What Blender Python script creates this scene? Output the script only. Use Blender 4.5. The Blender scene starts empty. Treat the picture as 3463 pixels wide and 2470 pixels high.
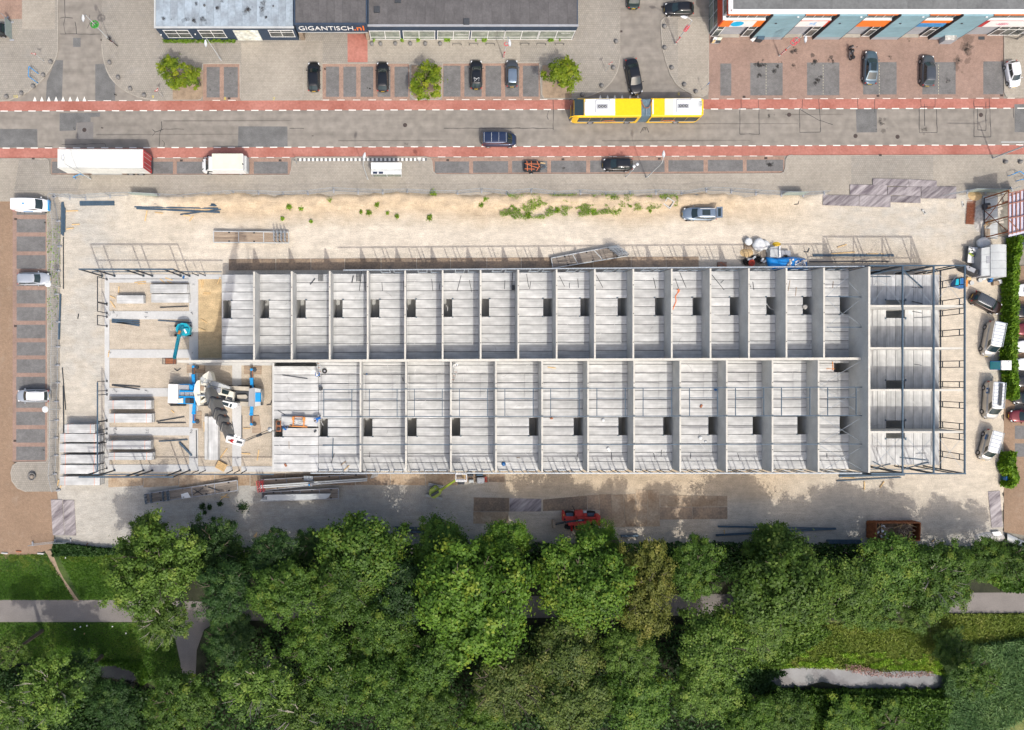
import bpy,bmesh,math,random
import numpy as np
from mathutils import Vector,Matrix,noise as mnoise
D=bpy.data
SC=bpy.context.scene
COL=SC.collection
R=math.radians
rnd=random.Random(7)
# measure
S,CX,CY,H=24.0,1465.0,1265.0,105.0
TIL={'a1':(0,0),'a2':(860,0),'a3':(1700,0),'a4':(2563,0),'b1':(0,600),'b2':(860,600),'b3':(1700,600),'b4':(2563,600),'c1':(0,1200),'c2':(860,1200),'c3':(1700,1200),'c4':(2563,1200),'d1':(0,1800),'d2':(860,1800),'d3':(1700,1800),'d4':(2563,1800),'k':(540,1220,.19704),'g':(1420,1590,.11419),'t':(1860,1690,.09662),'s':(2920,1740,.09662),'e':(2380,0,.23716),'f':(2920,0,.23847),'w':(500,0,.21959),'n':(3150,620,.20936),'q':(2480,780,.13175),'r':(2920,880,.27085),'u':(900,1220,.17241),'l':(860,1580,.17567),'v':(3270,940,.22158),'o':(0,0,1.5209),'x':(0,0,1.0),'h':(1180,480,.1054)}
def px(t,u,v):
 a=TIL[t]
 s=a[2]if len(a)>2 else(.41266 if t[0]=='d' else .39526)
 return a[0]+u*s,a[1]+v*s
def Q(t,u,v,z=0.0):
 x,y=px(t,u,v)
 k=(H-z)/H/S
 return((x-CX)*k,(CY-y)*k)
def V(t,u,v,z=0.0):
 a=Q(t,u,v,z)
 return(a[0],a[1],z)
def wallY(t,u,v,Y):
 x,y=px(t,u,v)
 k=Y/(CY-y)
 return((x-CX)*k,H-H*S*k)
 # camera, sky, sun, exposure
cam=D.objects.new('camera',D.cameras.new('camera'))
COL.objects.link(cam)
cam.location=(0,0,H)
cam.data.sensor_width=36.0
cam.data.lens=36.0*S*H/3463.0
cam.data.shift_x=(1731.5-CX)/3463.0
cam.data.shift_y=-(1235.0-CY)/3463.0
cam.data.clip_start=1.0
cam.data.clip_end=2000.0
SC.camera=cam
SUNV=Vector((1.97,-5.3,8.0)).normalized()
ELEV=math.asin(SUNV.z)
AZ=math.atan2(SUNV.x,SUNV.y)
w=D.worlds.new('World')
SC.world=w
w.use_nodes=True
nt=w.node_tree
nt.nodes.clear()
wo=nt.nodes.new('ShaderNodeOutputWorld')
bg=nt.nodes.new('ShaderNodeBackground')
sk=nt.nodes.new('ShaderNodeTexSky')
sk.sky_type='NISHITA'
sk.sun_disc=False
sk.sun_elevation=ELEV
sk.sun_rotation=AZ
sk.air_density=1.0
sk.dust_density=5.0
sk.ozone_density=0.6
bg.inputs[1].default_value=0.15
nt.links.new(sk.outputs[0],bg.inputs[0])
nt.links.new(bg.outputs[0],wo.inputs[0])
sl=D.lights.new('sun','SUN')
sl.energy=2.0
sl.angle=R(0.6)
sl.color=(1.0,.965,.905)
so=D.objects.new('sun',sl)
COL.objects.link(so)
so.location=(30,-60,90)
so.rotation_euler=SUNV.to_track_quat('Z','Y').to_euler()
SC.view_settings.view_transform='Standard'
SC.view_settings.look='None'
SC.view_settings.exposure=0.36
SC.view_settings.gamma=1.0
SC.view_settings.use_curve_mapping=False
SC.cycles.max_bounces=6
SC.cycles.diffuse_bounces=3
SC.cycles.transparent_max_bounces=6
# materials
def srgb(r,g,b):
 f=lambda c:(c/255/12.92)if c/255<=.04045 else((c/255+.055)/1.055)**2.4
 return(f(r),f(g),f(b))
def mat(name,col,rough=.75,var=.16,scale=1.5,col2=None,bump=0.0,bscale=18.,metal=0.0,spec=.4,stretch=None,grain=.10,gscale=14.,rand=0.0,coat=0.0,alpha=None,trans=0.0,rot=0.0):
 m=D.materials.new(name)
 m.use_nodes=True
 n,L=m.node_tree.nodes,m.node_tree.links
 bs=n['Principled BSDF']
 tc=n.new('ShaderNodeTexCoord')
 mp=n.new('ShaderNodeMapping')
 L.new(tc.outputs['Object'],mp.inputs[0])
 if stretch:
  mp.inputs['Scale'].default_value=stretch
 if rot:
  mp.vector_type='TEXTURE'
  mp.inputs['Scale'].default_value=tuple(1/q for q in stretch)
  mp.inputs['Rotation'].default_value=(0,0,rot)
 vec=mp.outputs[0]
 if rand or stretch:
  oi=n.new('ShaderNodeObjectInfo')
  vm=n.new('ShaderNodeVectorMath')
  vm.operation='ADD'
  sc=n.new('ShaderNodeMath')
  sc.operation='MULTIPLY'
  sc.inputs[1].default_value=37.0
  L.new(oi.outputs['Random'],sc.inputs[0])
  L.new(vec,vm.inputs[0])
  L.new(sc.outputs[0],vm.inputs[1])
  vec=vm.outputs[0]
 n1=n.new('ShaderNodeTexNoise')
 n1.inputs['Scale'].default_value=scale
 n1.inputs['Detail'].default_value=5
 n1.inputs['Roughness'].default_value=.6
 L.new(vec,n1.inputs['Vector'])
 cr=n.new('ShaderNodeValToRGB')
 c2=col2 if col2 else tuple(min(1,c*(1+var))for c in col)
 c1=col if col2 else tuple(c*(1-var)for c in col)
 cr.color_ramp.elements[0].position=.34
 cr.color_ramp.elements[1].position=.66
 cr.color_ramp.elements[0].color=(*c1,1)
 cr.color_ramp.elements[1].color=(*c2,1)
 L.new(n1.outputs['Fac'],cr.inputs[0])
 out=cr.outputs[0]
 if grain:
  n2=n.new('ShaderNodeTexNoise')
  n2.inputs['Scale'].default_value=gscale
  n2.inputs['Detail'].default_value=3
  L.new(vec if not stretch else tc.outputs['Object'],n2.inputs['Vector'])
  mr=n.new('ShaderNodeMapRange')
  mr.inputs[1].default_value=.3
  mr.inputs[2].default_value=.7
  mr.inputs[3].default_value=1-grain
  mr.inputs[4].default_value=1+grain
  L.new(n2.outputs['Fac'],mr.inputs[0])
  mx=n.new('ShaderNodeVectorMath')
  mx.operation='SCALE'
  L.new(out,mx.inputs[0])
  L.new(mr.outputs[0],mx.inputs['Scale'])
  out=mx.outputs[0]
 if rand:
  oi=n.new('ShaderNodeObjectInfo')
  mr=n.new('ShaderNodeMapRange')
  mr.inputs[3].default_value=1-rand
  mr.inputs[4].default_value=1+rand
  L.new(oi.outputs['Random'],mr.inputs[0])
  mx=n.new('ShaderNodeVectorMath')
  mx.operation='SCALE'
  L.new(out,mx.inputs[0])
  L.new(mr.outputs[0],mx.inputs['Scale'])
  out=mx.outputs[0]
 L.new(out,bs.inputs['Base Color'])
 bs.inputs['Roughness'].default_value=rough
 bs.inputs['Metallic'].default_value=metal
 bs.inputs['Specular IOR Level'].default_value=spec
 if coat:
  bs.inputs['Coat Weight'].default_value=coat
  bs.inputs['Coat Roughness'].default_value=.06
 if alpha is not None:
  bs.inputs['Alpha'].default_value=alpha
 if trans:
  bs.inputs['Transmission Weight'].default_value=trans
 if bump:
  nb=n.new('ShaderNodeTexNoise')
  nb.inputs['Scale'].default_value=bscale
  nb.inputs['Detail'].default_value=4
  L.new(tc.outputs['Object'],nb.inputs['Vector'])
  bp=n.new('ShaderNodeBump')
  bp.inputs['Strength'].default_value=bump
  bp.inputs['Distance'].default_value=.05
  L.new(nb.outputs['Fac'],bp.inputs['Height'])
  L.new(bp.outputs[0],bs.inputs['Normal'])
 return m
def brickmat(name,c1,c2,mortar,bw=.22,bh=.11,rot=0.,big=.10,bigscale=.25,msize=.012,bump=.3,stain=None):
 m=D.materials.new(name)
 m.use_nodes=True
 n,L=m.node_tree.nodes,m.node_tree.links
 bs=n['Principled BSDF']
 tc=n.new('ShaderNodeTexCoord')
 mp=n.new('ShaderNodeMapping')
 mp.inputs['Rotation'].default_value=(0,0,rot)
 L.new(tc.outputs['Object'],mp.inputs[0])
 b=n.new('ShaderNodeTexBrick')
 b.inputs['Scale'].default_value=1.0
 b.inputs['Brick Width'].default_value=bw
 b.inputs['Row Height'].default_value=bh
 b.inputs['Mortar Size'].default_value=msize
 b.inputs['Mortar Smooth'].default_value=.3
 b.inputs['Bias'].default_value=0.
 b.inputs['Color1'].default_value=(*c1,1)
 b.inputs['Color2'].default_value=(*c2,1)
 b.inputs['Mortar'].default_value=(*mortar,1)
 L.new(mp.outputs[0],b.inputs['Vector'])
 out=b.outputs['Color']
 for sc,amp,det in((bigscale,big,6),(1.9,big*.8,4),(9.,.09,2)):
  nz=n.new('ShaderNodeTexNoise')
  nz.inputs['Scale'].default_value=sc
  nz.inputs['Detail'].default_value=det
  L.new(tc.outputs['Object'],nz.inputs['Vector'])
  mr=n.new('ShaderNodeMapRange')
  mr.inputs[1].default_value=.3
  mr.inputs[2].default_value=.7
  mr.inputs[3].default_value=1-amp
  mr.inputs[4].default_value=1+amp
  L.new(nz.outputs['Fac'],mr.inputs[0])
  mx=n.new('ShaderNodeVectorMath')
  mx.operation='SCALE'
  L.new(out,mx.inputs[0])
  L.new(mr.outputs[0],mx.inputs['Scale'])
  out=mx.outputs[0]
 if stain:
  nz=n.new('ShaderNodeTexNoise')
  nz.inputs['Scale'].default_value=.55
  nz.inputs['Detail'].default_value=7
  nz.inputs['Roughness'].default_value=.7
  L.new(tc.outputs['Object'],nz.inputs['Vector'])
  cr=n.new('ShaderNodeValToRGB')
  cr.color_ramp.elements[0].position=.55
  cr.color_ramp.elements[1].position=.75
  cr.color_ramp.elements[0].color=(0,0,0,1)
  cr.color_ramp.elements[1].color=(.55,.55,.55,1)
  L.new(nz.outputs['Fac'],cr.inputs[0])
  mi=n.new('ShaderNodeMix')
  mi.data_type='RGBA'
  L.new(cr.outputs[0],mi.inputs[0])
  L.new(out,mi.inputs[6])
  mi.inputs[7].default_value=(*stain,1)
  out=mi.outputs[2]
 L.new(out,bs.inputs['Base Color'])
 bs.inputs['Roughness'].default_value=.9
 bs.inputs['Specular IOR Level'].default_value=.25
 bp=n.new('ShaderNodeBump')
 bp.inputs['Strength'].default_value=bump
 bp.inputs['Distance'].default_value=.02
 L.new(b.outputs['Fac'],bp.inputs['Height'])
 bp.invert=True
 L.new(bp.outputs[0],bs.inputs['Normal'])
 return m
M={}
M['asphalt']=mat('asphalt',(.238,.216,.186),.92,.10,1.0,bump=.25,bscale=30,grain=.16,gscale=.9,stretch=(.05,.9,1))
M['asphalt_patch']=mat('asphalt_patch',(.142,.142,.138),.9,.20,.6,grain=.16,gscale=9)
M['asphalt_dark']=mat('bitumen',(.035,.035,.037),.6,.2,2)
M['asphalt_old']=mat('asphalt_patch_old',(.19,.18,.17),.92,.12,.5,grain=.15,gscale=10)
M['cycle']=mat('red_asphalt',(.315,.115,.085),.9,.14,.25,grain=.14,gscale=3,col2=(.42,.185,.145))
M['paint']=mat('road_paint',(.78,.76,.70),.7,.10,3,grain=.12,gscale=20)
M['cream_paint']=mat('worn_cream_paint',(.43,.40,.30),.8,.3,6)
M['stain']=mat('oil_stain',(.045,.042,.04),.7,.3,3,alpha=.42)
M['damp']=mat('damp_stain',(.05,.045,.04),.8,.3,2,alpha=.22)
M['scuff']=mat('chalky_scuff',(.74,.74,.72),.9,.1,3,alpha=.7)
M['yellow_paint']=mat('yellow_paint',(.58,.47,.09),.8,.3,6)
M['paver']=brickmat('paver_grey',(.315,.29,.248),(.28,.258,.222),(.20,.182,.155),.30,.30,0,.10,.16,.018,.3,(.26,.25,.235))
M['paver_warm']=brickmat('paver_beige',(.37,.335,.28),(.33,.30,.25),(.235,.21,.175),.22,.22,0,.10,.2,.016)
M['brick_red']=brickmat('brick_red',(.315,.215,.172),(.275,.185,.148),(.225,.17,.14),.22,.11,0,.12,.3)
M['brick_bay']=brickmat('brick_grey',(.185,.182,.178),(.155,.152,.148),(.12,.118,.115),.22,.11,0,.14,.5)
M['brick_edge']=brickmat('brick_orange_edge',(.37,.245,.185),(.30,.20,.155),(.22,.165,.13),.22,.11,R(90),.12,.4)
M['brick_brown']=brickmat('brick_brown',(.315,.218,.145),(.265,.18,.12),(.195,.14,.10),.22,.11,R(45),.10,.15,stain=(.33,.265,.2))
M['kerb']=mat('kerb_stone',(.335,.31,.265),.9,.12,1,grain=.12)
M['conc']=mat('wall_concrete',(.50,.50,.475),.85,.10,.5,grain=.06,gscale=6)
M['conc_cap']=mat('wall_cap',(.56,.535,.47),.85,.08,1,grain=.08)
M['found']=mat('foundation_concrete',(.50,.50,.485),.9,.06,.4,grain=.06,gscale=5)
M['plank']=mat('hollow_core_concrete',(.385,.39,.38),.82,.2,1.3,col2=(.55,.55,.535),stretch=(.12,9,1),grain=.22,gscale=.62,rand=.10)
M['screed']=mat('joint_dark',(.055,.057,.06),.9)
M['steel']=mat('blue_grey_steel',(.065,.105,.145),.45,.15,2,metal=.2)
M['steel_lt']=mat('galvanised_steel',(.38,.42,.45),.45,.15,3,metal=.45)
M['steel_dk']=mat('dark_steel',(.035,.042,.052),.5,.2,3,metal=.3)
M['plate']=mat('rusty_road_plate',(.205,.16,.12),.62,.2,.5,col2=(.36,.26,.17),grain=.2,gscale=4,rand=.22,metal=.15)
M['plate_grey']=mat('worn_road_plate',(.12,.10,.11),.55,.2,.9,col2=(.40,.365,.36),stretch=(.35,2.2,1),grain=.12,rand=.15,metal=.1,rot=.7)
M['plate_orange']=mat('orange_rust_plate',(.33,.225,.135),.7,.2,.5,col2=(.46,.36,.25),grain=.16,gscale=4,rand=.15)
M['glass']=mat('dark_glass',(.020,.034,.036),.06,.1,1,spec=.8,grain=0)
M['glass_shop']=mat('shop_glass',(.15,.18,.15),.07,.5,1.2,col2=(.34,.37,.31),spec=.8,grain=0)
M['glass_dark']=mat('window_glass',(.035,.045,.05),.07,.5,.8,col2=(.12,.13,.12),spec=.8,grain=0)
M['glass_green']=mat('shelter_glass',(.28,.34,.28),.1,.2,2,grain=0,alpha=.55)
M['tyre']=mat('tyre_rubber',(.022,.022,.023),.8,.1,5)
M['rim']=mat('alloy_rim',(.42,.42,.43),.35,.05,5,metal=.6)
M['lamp_r']=mat('tail_lamp',(.42,.02,.018),.3,.1,5)
M['lamp_w']=mat('head_lamp',(.72,.74,.76),.15,.05,5)
M['plate_y']=mat('yellow_number_plate',(.72,.47,.03),.5,.05,5)
M['plastic']=mat('black_plastic',(.018,.018,.02),.6,.1,5)
M['white']=mat('white_paint',(.78,.78,.76),.4,.05,1.5,grain=.03,coat=.2)
M['offwhite']=mat('white_truck_roof',(.66,.665,.62),.6,.08,.8,grain=.07,gscale=4,stretch=(1,1,1))
M['cream']=mat('cream_roof',(.70,.70,.52),.6,.06,.7,grain=.04)
M['red']=mat('red_paint',(.46,.022,.03),.35,.1,2,coat=.3)
M['yellow']=mat('bus_yellow',(.86,.52,.005),.32,.05,2,coat=.4,grain=.02)
M['orange']=mat('orange_panel',(.80,.19,.03),.5,.06,2)
M['redpanel']=mat('red_panel',(.55,.06,.025),.5,.06,2)
M['clad']=mat('blue_grey_cladding',(.205,.34,.39),.5,.10,.6,grain=.05,rand=.05)
M['navy']=mat('navy_render',(.032,.052,.085),.75,.15,1)
M['roof_blue']=mat('weathered_roof_felt',(.36,.43,.49),.8,.2,.5,col2=(.235,.27,.30),grain=.10,gscale=3,rand=.06)
M['roof_dark']=mat('dark_roof_felt',(.105,.10,.10),.85,.14,.7,grain=.12,gscale=4,rand=.07)
M['roof_grey']=mat('grey_roof_felt',(.155,.16,.158),.85,.14,.5,grain=.12,gscale=3,rand=.05)
M['grey']=mat('grey_paint',(.32,.33,.35),.6,.08,1)
M['grey_lt']=mat('light_grey_metal',(.47,.49,.485),.55,.10,.8,grain=.05)
M['grey_dk']=mat('charcoal_paint',(.05,.055,.062),.6,.1,2)
M['wood']=mat('weathered_board',(.33,.255,.185),.85,.2,2,stretch=(.4,4,1),grain=.12,rand=.2)
M['wood_new']=mat('fresh_timber',(.62,.43,.21),.8,.15,2,stretch=(.4,4,1),grain=.1,rand=.15)
M['wood_grey']=mat('grey_board',(.24,.205,.17),.85,.2,2,stretch=(.4,4,1),grain=.12,rand=.2)
M['rust']=mat('rust',(.19,.06,.022),.8,.3,2,col2=(.31,.115,.04),grain=.2,gscale=6)
M['blue']=mat('crane_blue',(.008,.27,.62),.4,.08,2,coat=.2)
M['blue_dk']=mat('deep_blue',(.02,.12,.32),.5,.15,2)
M['ivory']=mat('ivory_paint',(.69,.665,.565),.5,.10,1.2,grain=.08,gscale=5)
M['boom']=mat('boom_steel',(.19,.183,.165),.45,.15,.6,grain=.06,stretch=(4,4,.4))
M['teal']=mat('turquoise_paint',(.008,.36,.46),.4,.08,2,coat=.2)
M['lime']=mat('lime_green_paint',(.27,.35,.045),.5,.15,2,coat=.1)
M['tele']=mat('telehandler_red',(.56,.055,.04),.5,.15,2,grain=.08)
M['orange_m']=mat('orange_machine',(.68,.26,.06),.55,.1,2)
M['tarp']=mat('blue_tarpaulin',(.008,.25,.68),.45,.12,1.2,grain=.05)
M['bag']=mat('white_woven_bag',(.62,.64,.64),.8,.12,2)
M['pebble']=mat('rubble',(.42,.40,.37),.9,.3,3,rand=.3)
M['skin']=mat('skin',(.45,.27,.19),.6,.05,5)
M['hair']=mat('dark_hair',(.03,.022,.016),.7)
M['work_blue']=mat('blue_workwear',(.02,.16,.52),.8,.1,4)
M['work_grey']=mat('grey_workwear',(.24,.25,.27),.85,.1,4)
M['work_dark']=mat('dark_trousers',(.035,.045,.075),.85,.1,4)
M['hivis']=mat('yellow_vest',(.70,.58,.05),.7,.1,4)
M['bark']=mat('bark',(.12,.095,.07),.9,.25,3,grain=.15)
M['twig']=mat('pale_twig',(.33,.30,.24),.9,.2,3)
M['water']=mat('pond_water',(.15,.16,.165),.05,.2,.4,spec=.9,grain=0)  # pale base colour stands in for the sky reflected in the pond
M['water_dark']=mat('shaded_pond_water',(.012,.015,.014),.08,.2,.4,spec=.35,grain=0)  # dark copy of pond_water: tree shade and reflection put into the colour
M['path']=mat('path_asphalt',(.20,.182,.168),.92,.1,.4,grain=.12,gscale=8)
M['dirt']=mat('bare_earth',(.30,.225,.155),.95,.2,1.2,grain=.15)
M['lawn']=mat('lawn',(.030,.062,.012),.95,.3,.35,col2=(.075,.112,.026),bump=.5,bscale=9,grain=.3,gscale=5)
M['meadow']=mat('meadow',(.075,.115,.025),.95,.3,.3,col2=(.20,.20,.07),bump=.6,bscale=6,grain=.3,gscale=4)
M['underwood']=mat('woodland_floor',(.030,.034,.018),.95,.4,.5,grain=.3)
M['field']=mat('outer_ground',(.22,.205,.17),.95,.2,.05,grain=.2,gscale=2)
M['bollard']=mat('bollard_concrete',(.185,.18,.172),.85,.15,4,grain=.1)
M['drain']=mat('drain_iron',(.06,.045,.04),.7,.2,8)
def paintmat(name,c,flake=.35):
 m=mat(name,c,.32,.04,2,grain=.02,metal=flake,coat=.7,spec=.5)
 return m
M['p_black']=paintmat('black_car_paint',(.010,.011,.013),.2)
M['p_dkblue']=paintmat('dark_blue_car_paint',(.018,.032,.075))
M['p_slate']=paintmat('slate_car_paint',(.075,.12,.16))
M['p_grey']=paintmat('grey_car_paint',(.072,.082,.095))
M['p_white']=paintmat('white_car_paint',(.78,.79,.80),0)
M['p_silver']=paintmat('silver_car_paint',(.50,.53,.56),.5)
M['p_beige']=paintmat('champagne_van_paint',(.47,.45,.41),.4)
M['p_brown']=paintmat('dark_brown_car_paint',(.035,.019,.016))
M['p_wine']=paintmat('wine_red_car_paint',(.16,.018,.025))
M['p_gblue']=paintmat('grey_blue_car_paint',(.20,.26,.33),.5)
M['p_green']=paintmat('dark_green_car_paint',(.02,.035,.028))
def leafmat(name,dark,lite,old,hue=.0):
 m=D.materials.new(name)
 m.use_nodes=True
 n,L=m.node_tree.nodes,m.node_tree.links
 bs=n['Principled BSDF']
 at=n.new('ShaderNodeAttribute')
 at.attribute_name='tint'
 cr=n.new('ShaderNodeValToRGB')
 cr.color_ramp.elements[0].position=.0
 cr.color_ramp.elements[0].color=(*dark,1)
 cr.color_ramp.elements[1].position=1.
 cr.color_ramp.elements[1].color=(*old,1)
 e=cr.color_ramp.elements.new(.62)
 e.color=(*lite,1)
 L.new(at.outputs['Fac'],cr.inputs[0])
 oi=n.new('ShaderNodeObjectInfo')
 mr=n.new('ShaderNodeMapRange')
 mr.inputs[3].default_value=.82
 mr.inputs[4].default_value=1.18
 L.new(oi.outputs['Random'],mr.inputs[0])
 mx=n.new('ShaderNodeVectorMath')
 mx.operation='SCALE'
 L.new(cr.outputs[0],mx.inputs[0])
 L.new(mr.outputs[0],mx.inputs['Scale'])
 L.new(mx.outputs[0],bs.inputs['Base Color'])
 bs.inputs['Roughness'].default_value=.55
 bs.inputs['Specular IOR Level'].default_value=.3
 tr=n.new('ShaderNodeBsdfTranslucent')
 L.new(mx.outputs[0],tr.inputs[0])
 ms=n.new('ShaderNodeMixShader')
 ms.inputs[0].default_value=.32
 L.new(bs.outputs[0],ms.inputs[1])
 L.new(tr.outputs[0],ms.inputs[2])
 L.new(ms.outputs[0],n['Material Output'].inputs[0])
 return m
LEAF={'bright':leafmat('leaf_bright',(0.038,0.091,0.009),(0.118,0.228,0.023),(0.237,0.296,0.030)),'mid':leafmat('leaf_mid',(0.034,0.080,0.011),(0.091,0.178,0.022),(0.182,0.239,0.028)),'dark':leafmat('leaf_dark',(0.017,0.049,0.012),(0.045,0.105,0.022),(0.094,0.161,0.026)),'olive':leafmat('leaf_olive',(0.040,0.085,0.012),(0.118,0.208,0.028),(0.223,0.293,0.051)),'yellow':leafmat('leaf_yellow',(0.066,0.085,0.012),(0.165,0.184,0.032),(0.272,0.255,0.054)),'brown':leafmat('leaf_brownish',(0.040,0.075,0.014),(0.125,0.179,0.033),(0.248,0.257,0.067)),'street':leafmat('leaf_street',(0.069,0.123,0.007),(0.209,0.289,0.017),(0.340,0.352,0.028)),'reed':leafmat('leaf_reed',(0.076,0.166,0.054),(0.180,0.310,0.102),(0.274,0.387,0.120)),'hedge':leafmat('leaf_hedge',(0.054,0.131,0.007),(0.179,0.334,0.016),(0.340,0.440,0.032)),'weed':leafmat('leaf_weed',(0.120,0.229,0.019),(0.256,0.422,0.038),(0.461,0.493,0.079)),'grass':leafmat('leaf_grass',(0.038,0.102,0.010),(0.091,0.201,0.017),(0.186,0.246,0.038)),'dry':leafmat('leaf_dry_grass',(0.136,0.213,0.028),(0.264,0.330,0.059),(0.494,0.465,0.142)),'purple':leafmat('leaf_purple',(0.186,0.123,0.098),(0.403,0.246,0.218),(0.559,0.352,0.306))}
# mesh building
class MB:
 def __init__(s):
  s.v,s.f,s.m=[],[],[]
 def add(s,vs,fs,mi=0):
  b=len(s.v)
  s.v+=[tuple(p)for p in vs]
  s.f+=[tuple(b+i for i in q)for q in fs]
  s.m+=[mi]*len(fs)
  return s
 def box(s,x0,x1,y0,y1,z0,z1,mi=0):
  return s.add([(x0,y0,z0),(x1,y0,z0),(x1,y1,z0),(x0,y1,z0),(x0,y0,z1),(x1,y0,z1),(x1,y1,z1),(x0,y1,z1)],[(0,3,2,1),(4,5,6,7),(0,1,5,4),(1,2,6,5),(2,3,7,6),(3,0,4,7)],mi)
 def cbox(s,c,sz,rz=0.0,mi=0,ch=0.0):
  x,y,z=sz[0]/2,sz[1]/2,sz[2]/2
  ca,sa=math.cos(rz),math.sin(rz)
  t=lambda p:(c[0]+p[0]*ca-p[1]*sa,c[1]+p[0]*sa+p[1]*ca,c[2]+p[2])
  if ch<=0:
   vs=[t((a*x,b*y,d*z))for d in(-1,1)for a,b in((-1,-1),(1,-1),(1,1),(-1,1))]
   return s.add(vs,[(0,3,2,1),(4,5,6,7),(0,1,5,4),(1,2,6,5),(2,3,7,6),(3,0,4,7)],mi)
  out=[]
  for zz,k in((-z,0),(z-ch,0),(z,ch)):
   xx,yy=x-k,y-k
   c2=min(ch*1.5,xx*.4,yy*.4)
   out.append([t((a,b,zz))for a,b in((-xx+c2,-yy),(xx-c2,-yy),(xx,-yy+c2),(xx,yy-c2),(xx-c2,yy),(-xx+c2,yy),(-xx,yy-c2),(-xx,-yy+c2))])
  vs=sum(out,[])
  fs=[tuple(range(7,-1,-1)),tuple(range(16,24))]
  for r in(0,8):
   fs+=[(r+i,r+(i+1)%8,r+8+(i+1)%8,r+8+i)for i in range(8)]
  return s.add(vs,fs,mi)
 def bar(s,p,q,wd,hg=None,mi=0):
  p,q=Vector(p),Vector(q)
  d=(q-p)
  if d.length<1e-6:
   return s
  d.normalize()
  up=Vector((0,0,1))if abs(d.z)<.95 else Vector((0,1,0))
  a=d.cross(up).normalized()
  b=a.cross(d).normalized()
  hg=hg or wd
  vs=[]
  for e in(p,q):
   for i,j in((-1,-1),(1,-1),(1,1),(-1,1)):
    vs.append(tuple(e+a*(i*wd/2)+b*(j*hg/2)))
  return s.add(vs,[(0,1,2,3),(7,6,5,4),(0,4,5,1),(1,5,6,2),(2,6,7,3),(3,7,4,0)],mi)
 def tube(s,p,q,r0,r1=None,n=8,mi=0,cap=True):
  p,q=Vector(p),Vector(q)
  d=(q-p).normalized()
  up=Vector((0,0,1))if abs(d.z)<.95 else Vector((0,1,0))
  a=d.cross(up).normalized()
  b=a.cross(d).normalized()
  r1=r0 if r1 is None else r1
  vs=[tuple(e+(a*math.cos(2*math.pi*i/n)+b*math.sin(2*math.pi*i/n))*r)for e,r in((p,r0),(q,r1))for i in range(n)]
  fs=[(i,n+i,n+(i+1)%n,(i+1)%n)for i in range(n)]
  if cap:
   fs+=[tuple(range(n)),tuple(range(2*n-1,n-1,-1))]
  return s.add(vs,fs,mi)
 def path(s,pts,r,n=5,mi=0):
  for a,b in zip(pts[:-1],pts[1:]):
   s.tube(a,b,r,r,n,mi)
  return s
 def prism(s,poly,z0,z1,mi=0,mside=None):
  poly=[tuple(p[:2])for p in poly]
  ar=sum(a[0]*b[1]-b[0]*a[1]for a,b in zip(poly,poly[1:]+poly[:1]))
  if ar<0:
   poly=poly[::-1]
  n=len(poly)
  b=len(s.v)
  s.v+=[(x,y,z0)for x,y in poly]+[(x,y,z1)for x,y in poly]
  s.f.append(tuple(b+n+i for i in range(n)))
  s.m.append(mi)
  s.f.append(tuple(b+i for i in range(n-1,-1,-1)))
  s.m.append(mi)
  for i in range(n):
   j=(i+1)%n
   s.f.append((b+i,b+j,b+n+j,b+n+i))
   s.m.append(mi if mside is None else mside)
  return s
 def sheet(s,poly,z,mi=0):
  poly=[tuple(p[:2])for p in poly]
  ar=sum(a[0]*b[1]-b[0]*a[1]for a,b in zip(poly,poly[1:]+poly[:1]))
  if ar<0:
   poly=poly[::-1]
  return s.add([(x,y,z)for x,y in poly],[tuple(range(len(poly)))],mi)
 def ball(s,c,r,nu=10,nv=6,zs=1.0,lo=-1.0,mi=0):
  vs,fs=[],[]
  for j in range(nv+1):
   ph=math.asin(lo)+(math.pi/2-math.asin(lo))*j/nv
   for i in range(nu):
    a=2*math.pi*i/nu
    vs.append((c[0]+r*math.cos(ph)*math.cos(a),c[1]+r*math.cos(ph)*math.sin(a),c[2]+r*zs*math.sin(ph)))
  for j in range(nv):
   for i in range(nu):
    fs.append((j*nu+i,j*nu+(i+1)%nu,(j+1)*nu+(i+1)%nu,(j+1)*nu+i))
  return s.add(vs,fs,mi)
 def grid(s,rows,mi=0,closed=False):
  n=len(rows[0])
  vs=sum([list(r)for r in rows],[])
  fs=[]
  for j in range(len(rows)-1):
   for i in range(n if closed else n-1):
    i2=(i+1)%n
    fs.append((j*n+i,j*n+i2,(j+1)*n+i2,(j+1)*n+i))
  return s.add(vs,fs,mi)
 def mesh(s,name,mats,smooth=False):
  me=D.meshes.new(name)
  me.from_pydata(s.v,[],s.f)
  for m in(mats if isinstance(mats,(list,tuple))else[mats]):
   me.materials.append(M[m]if isinstance(m,str)else m)
  if any(s.m):
   me.polygons.foreach_set('material_index',s.m)
  if smooth:
   me.polygons.foreach_set('use_smooth',[True]*len(s.f))
  me.update()
  return me
 def build(s,name,mats,parent=None,smooth=False,world=False):
  return obj(name,s.mesh(name,mats,smooth),parent,world)
def obj(name,me,parent=None,world=False,loc=None,rz=0.0):
 o=D.objects.new(name,me)
 COL.objects.link(o)
 if parent:
  o.parent=parent
  if world:
   p,x=parent,Vector((0,0,0))
   while p:
    x-=Vector(p.location)
    p=p.parent
   o.location=x
 if loc is not None:
  o.location=loc
  o.rotation_euler=(0,0,rz)
 return o
def tag(o,label=None,cat=None,group=None,kind=None):
 if label:o['label']=label
 if cat:o['category']=cat
 if group:o['group']=group
 if kind:o['kind']=kind
 return o
def thing(name,label,cat,loc=(0,0,0),rz=0.0,group=None):
 o=D.objects.new(name,None)
 COL.objects.link(o)
 o.empty_display_size=.3
 o.location=loc if len(loc)==3 else(loc[0],loc[1],0)
 o.rotation_euler=(0,0,rz)
 return tag(o,label,cat,group)
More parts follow.
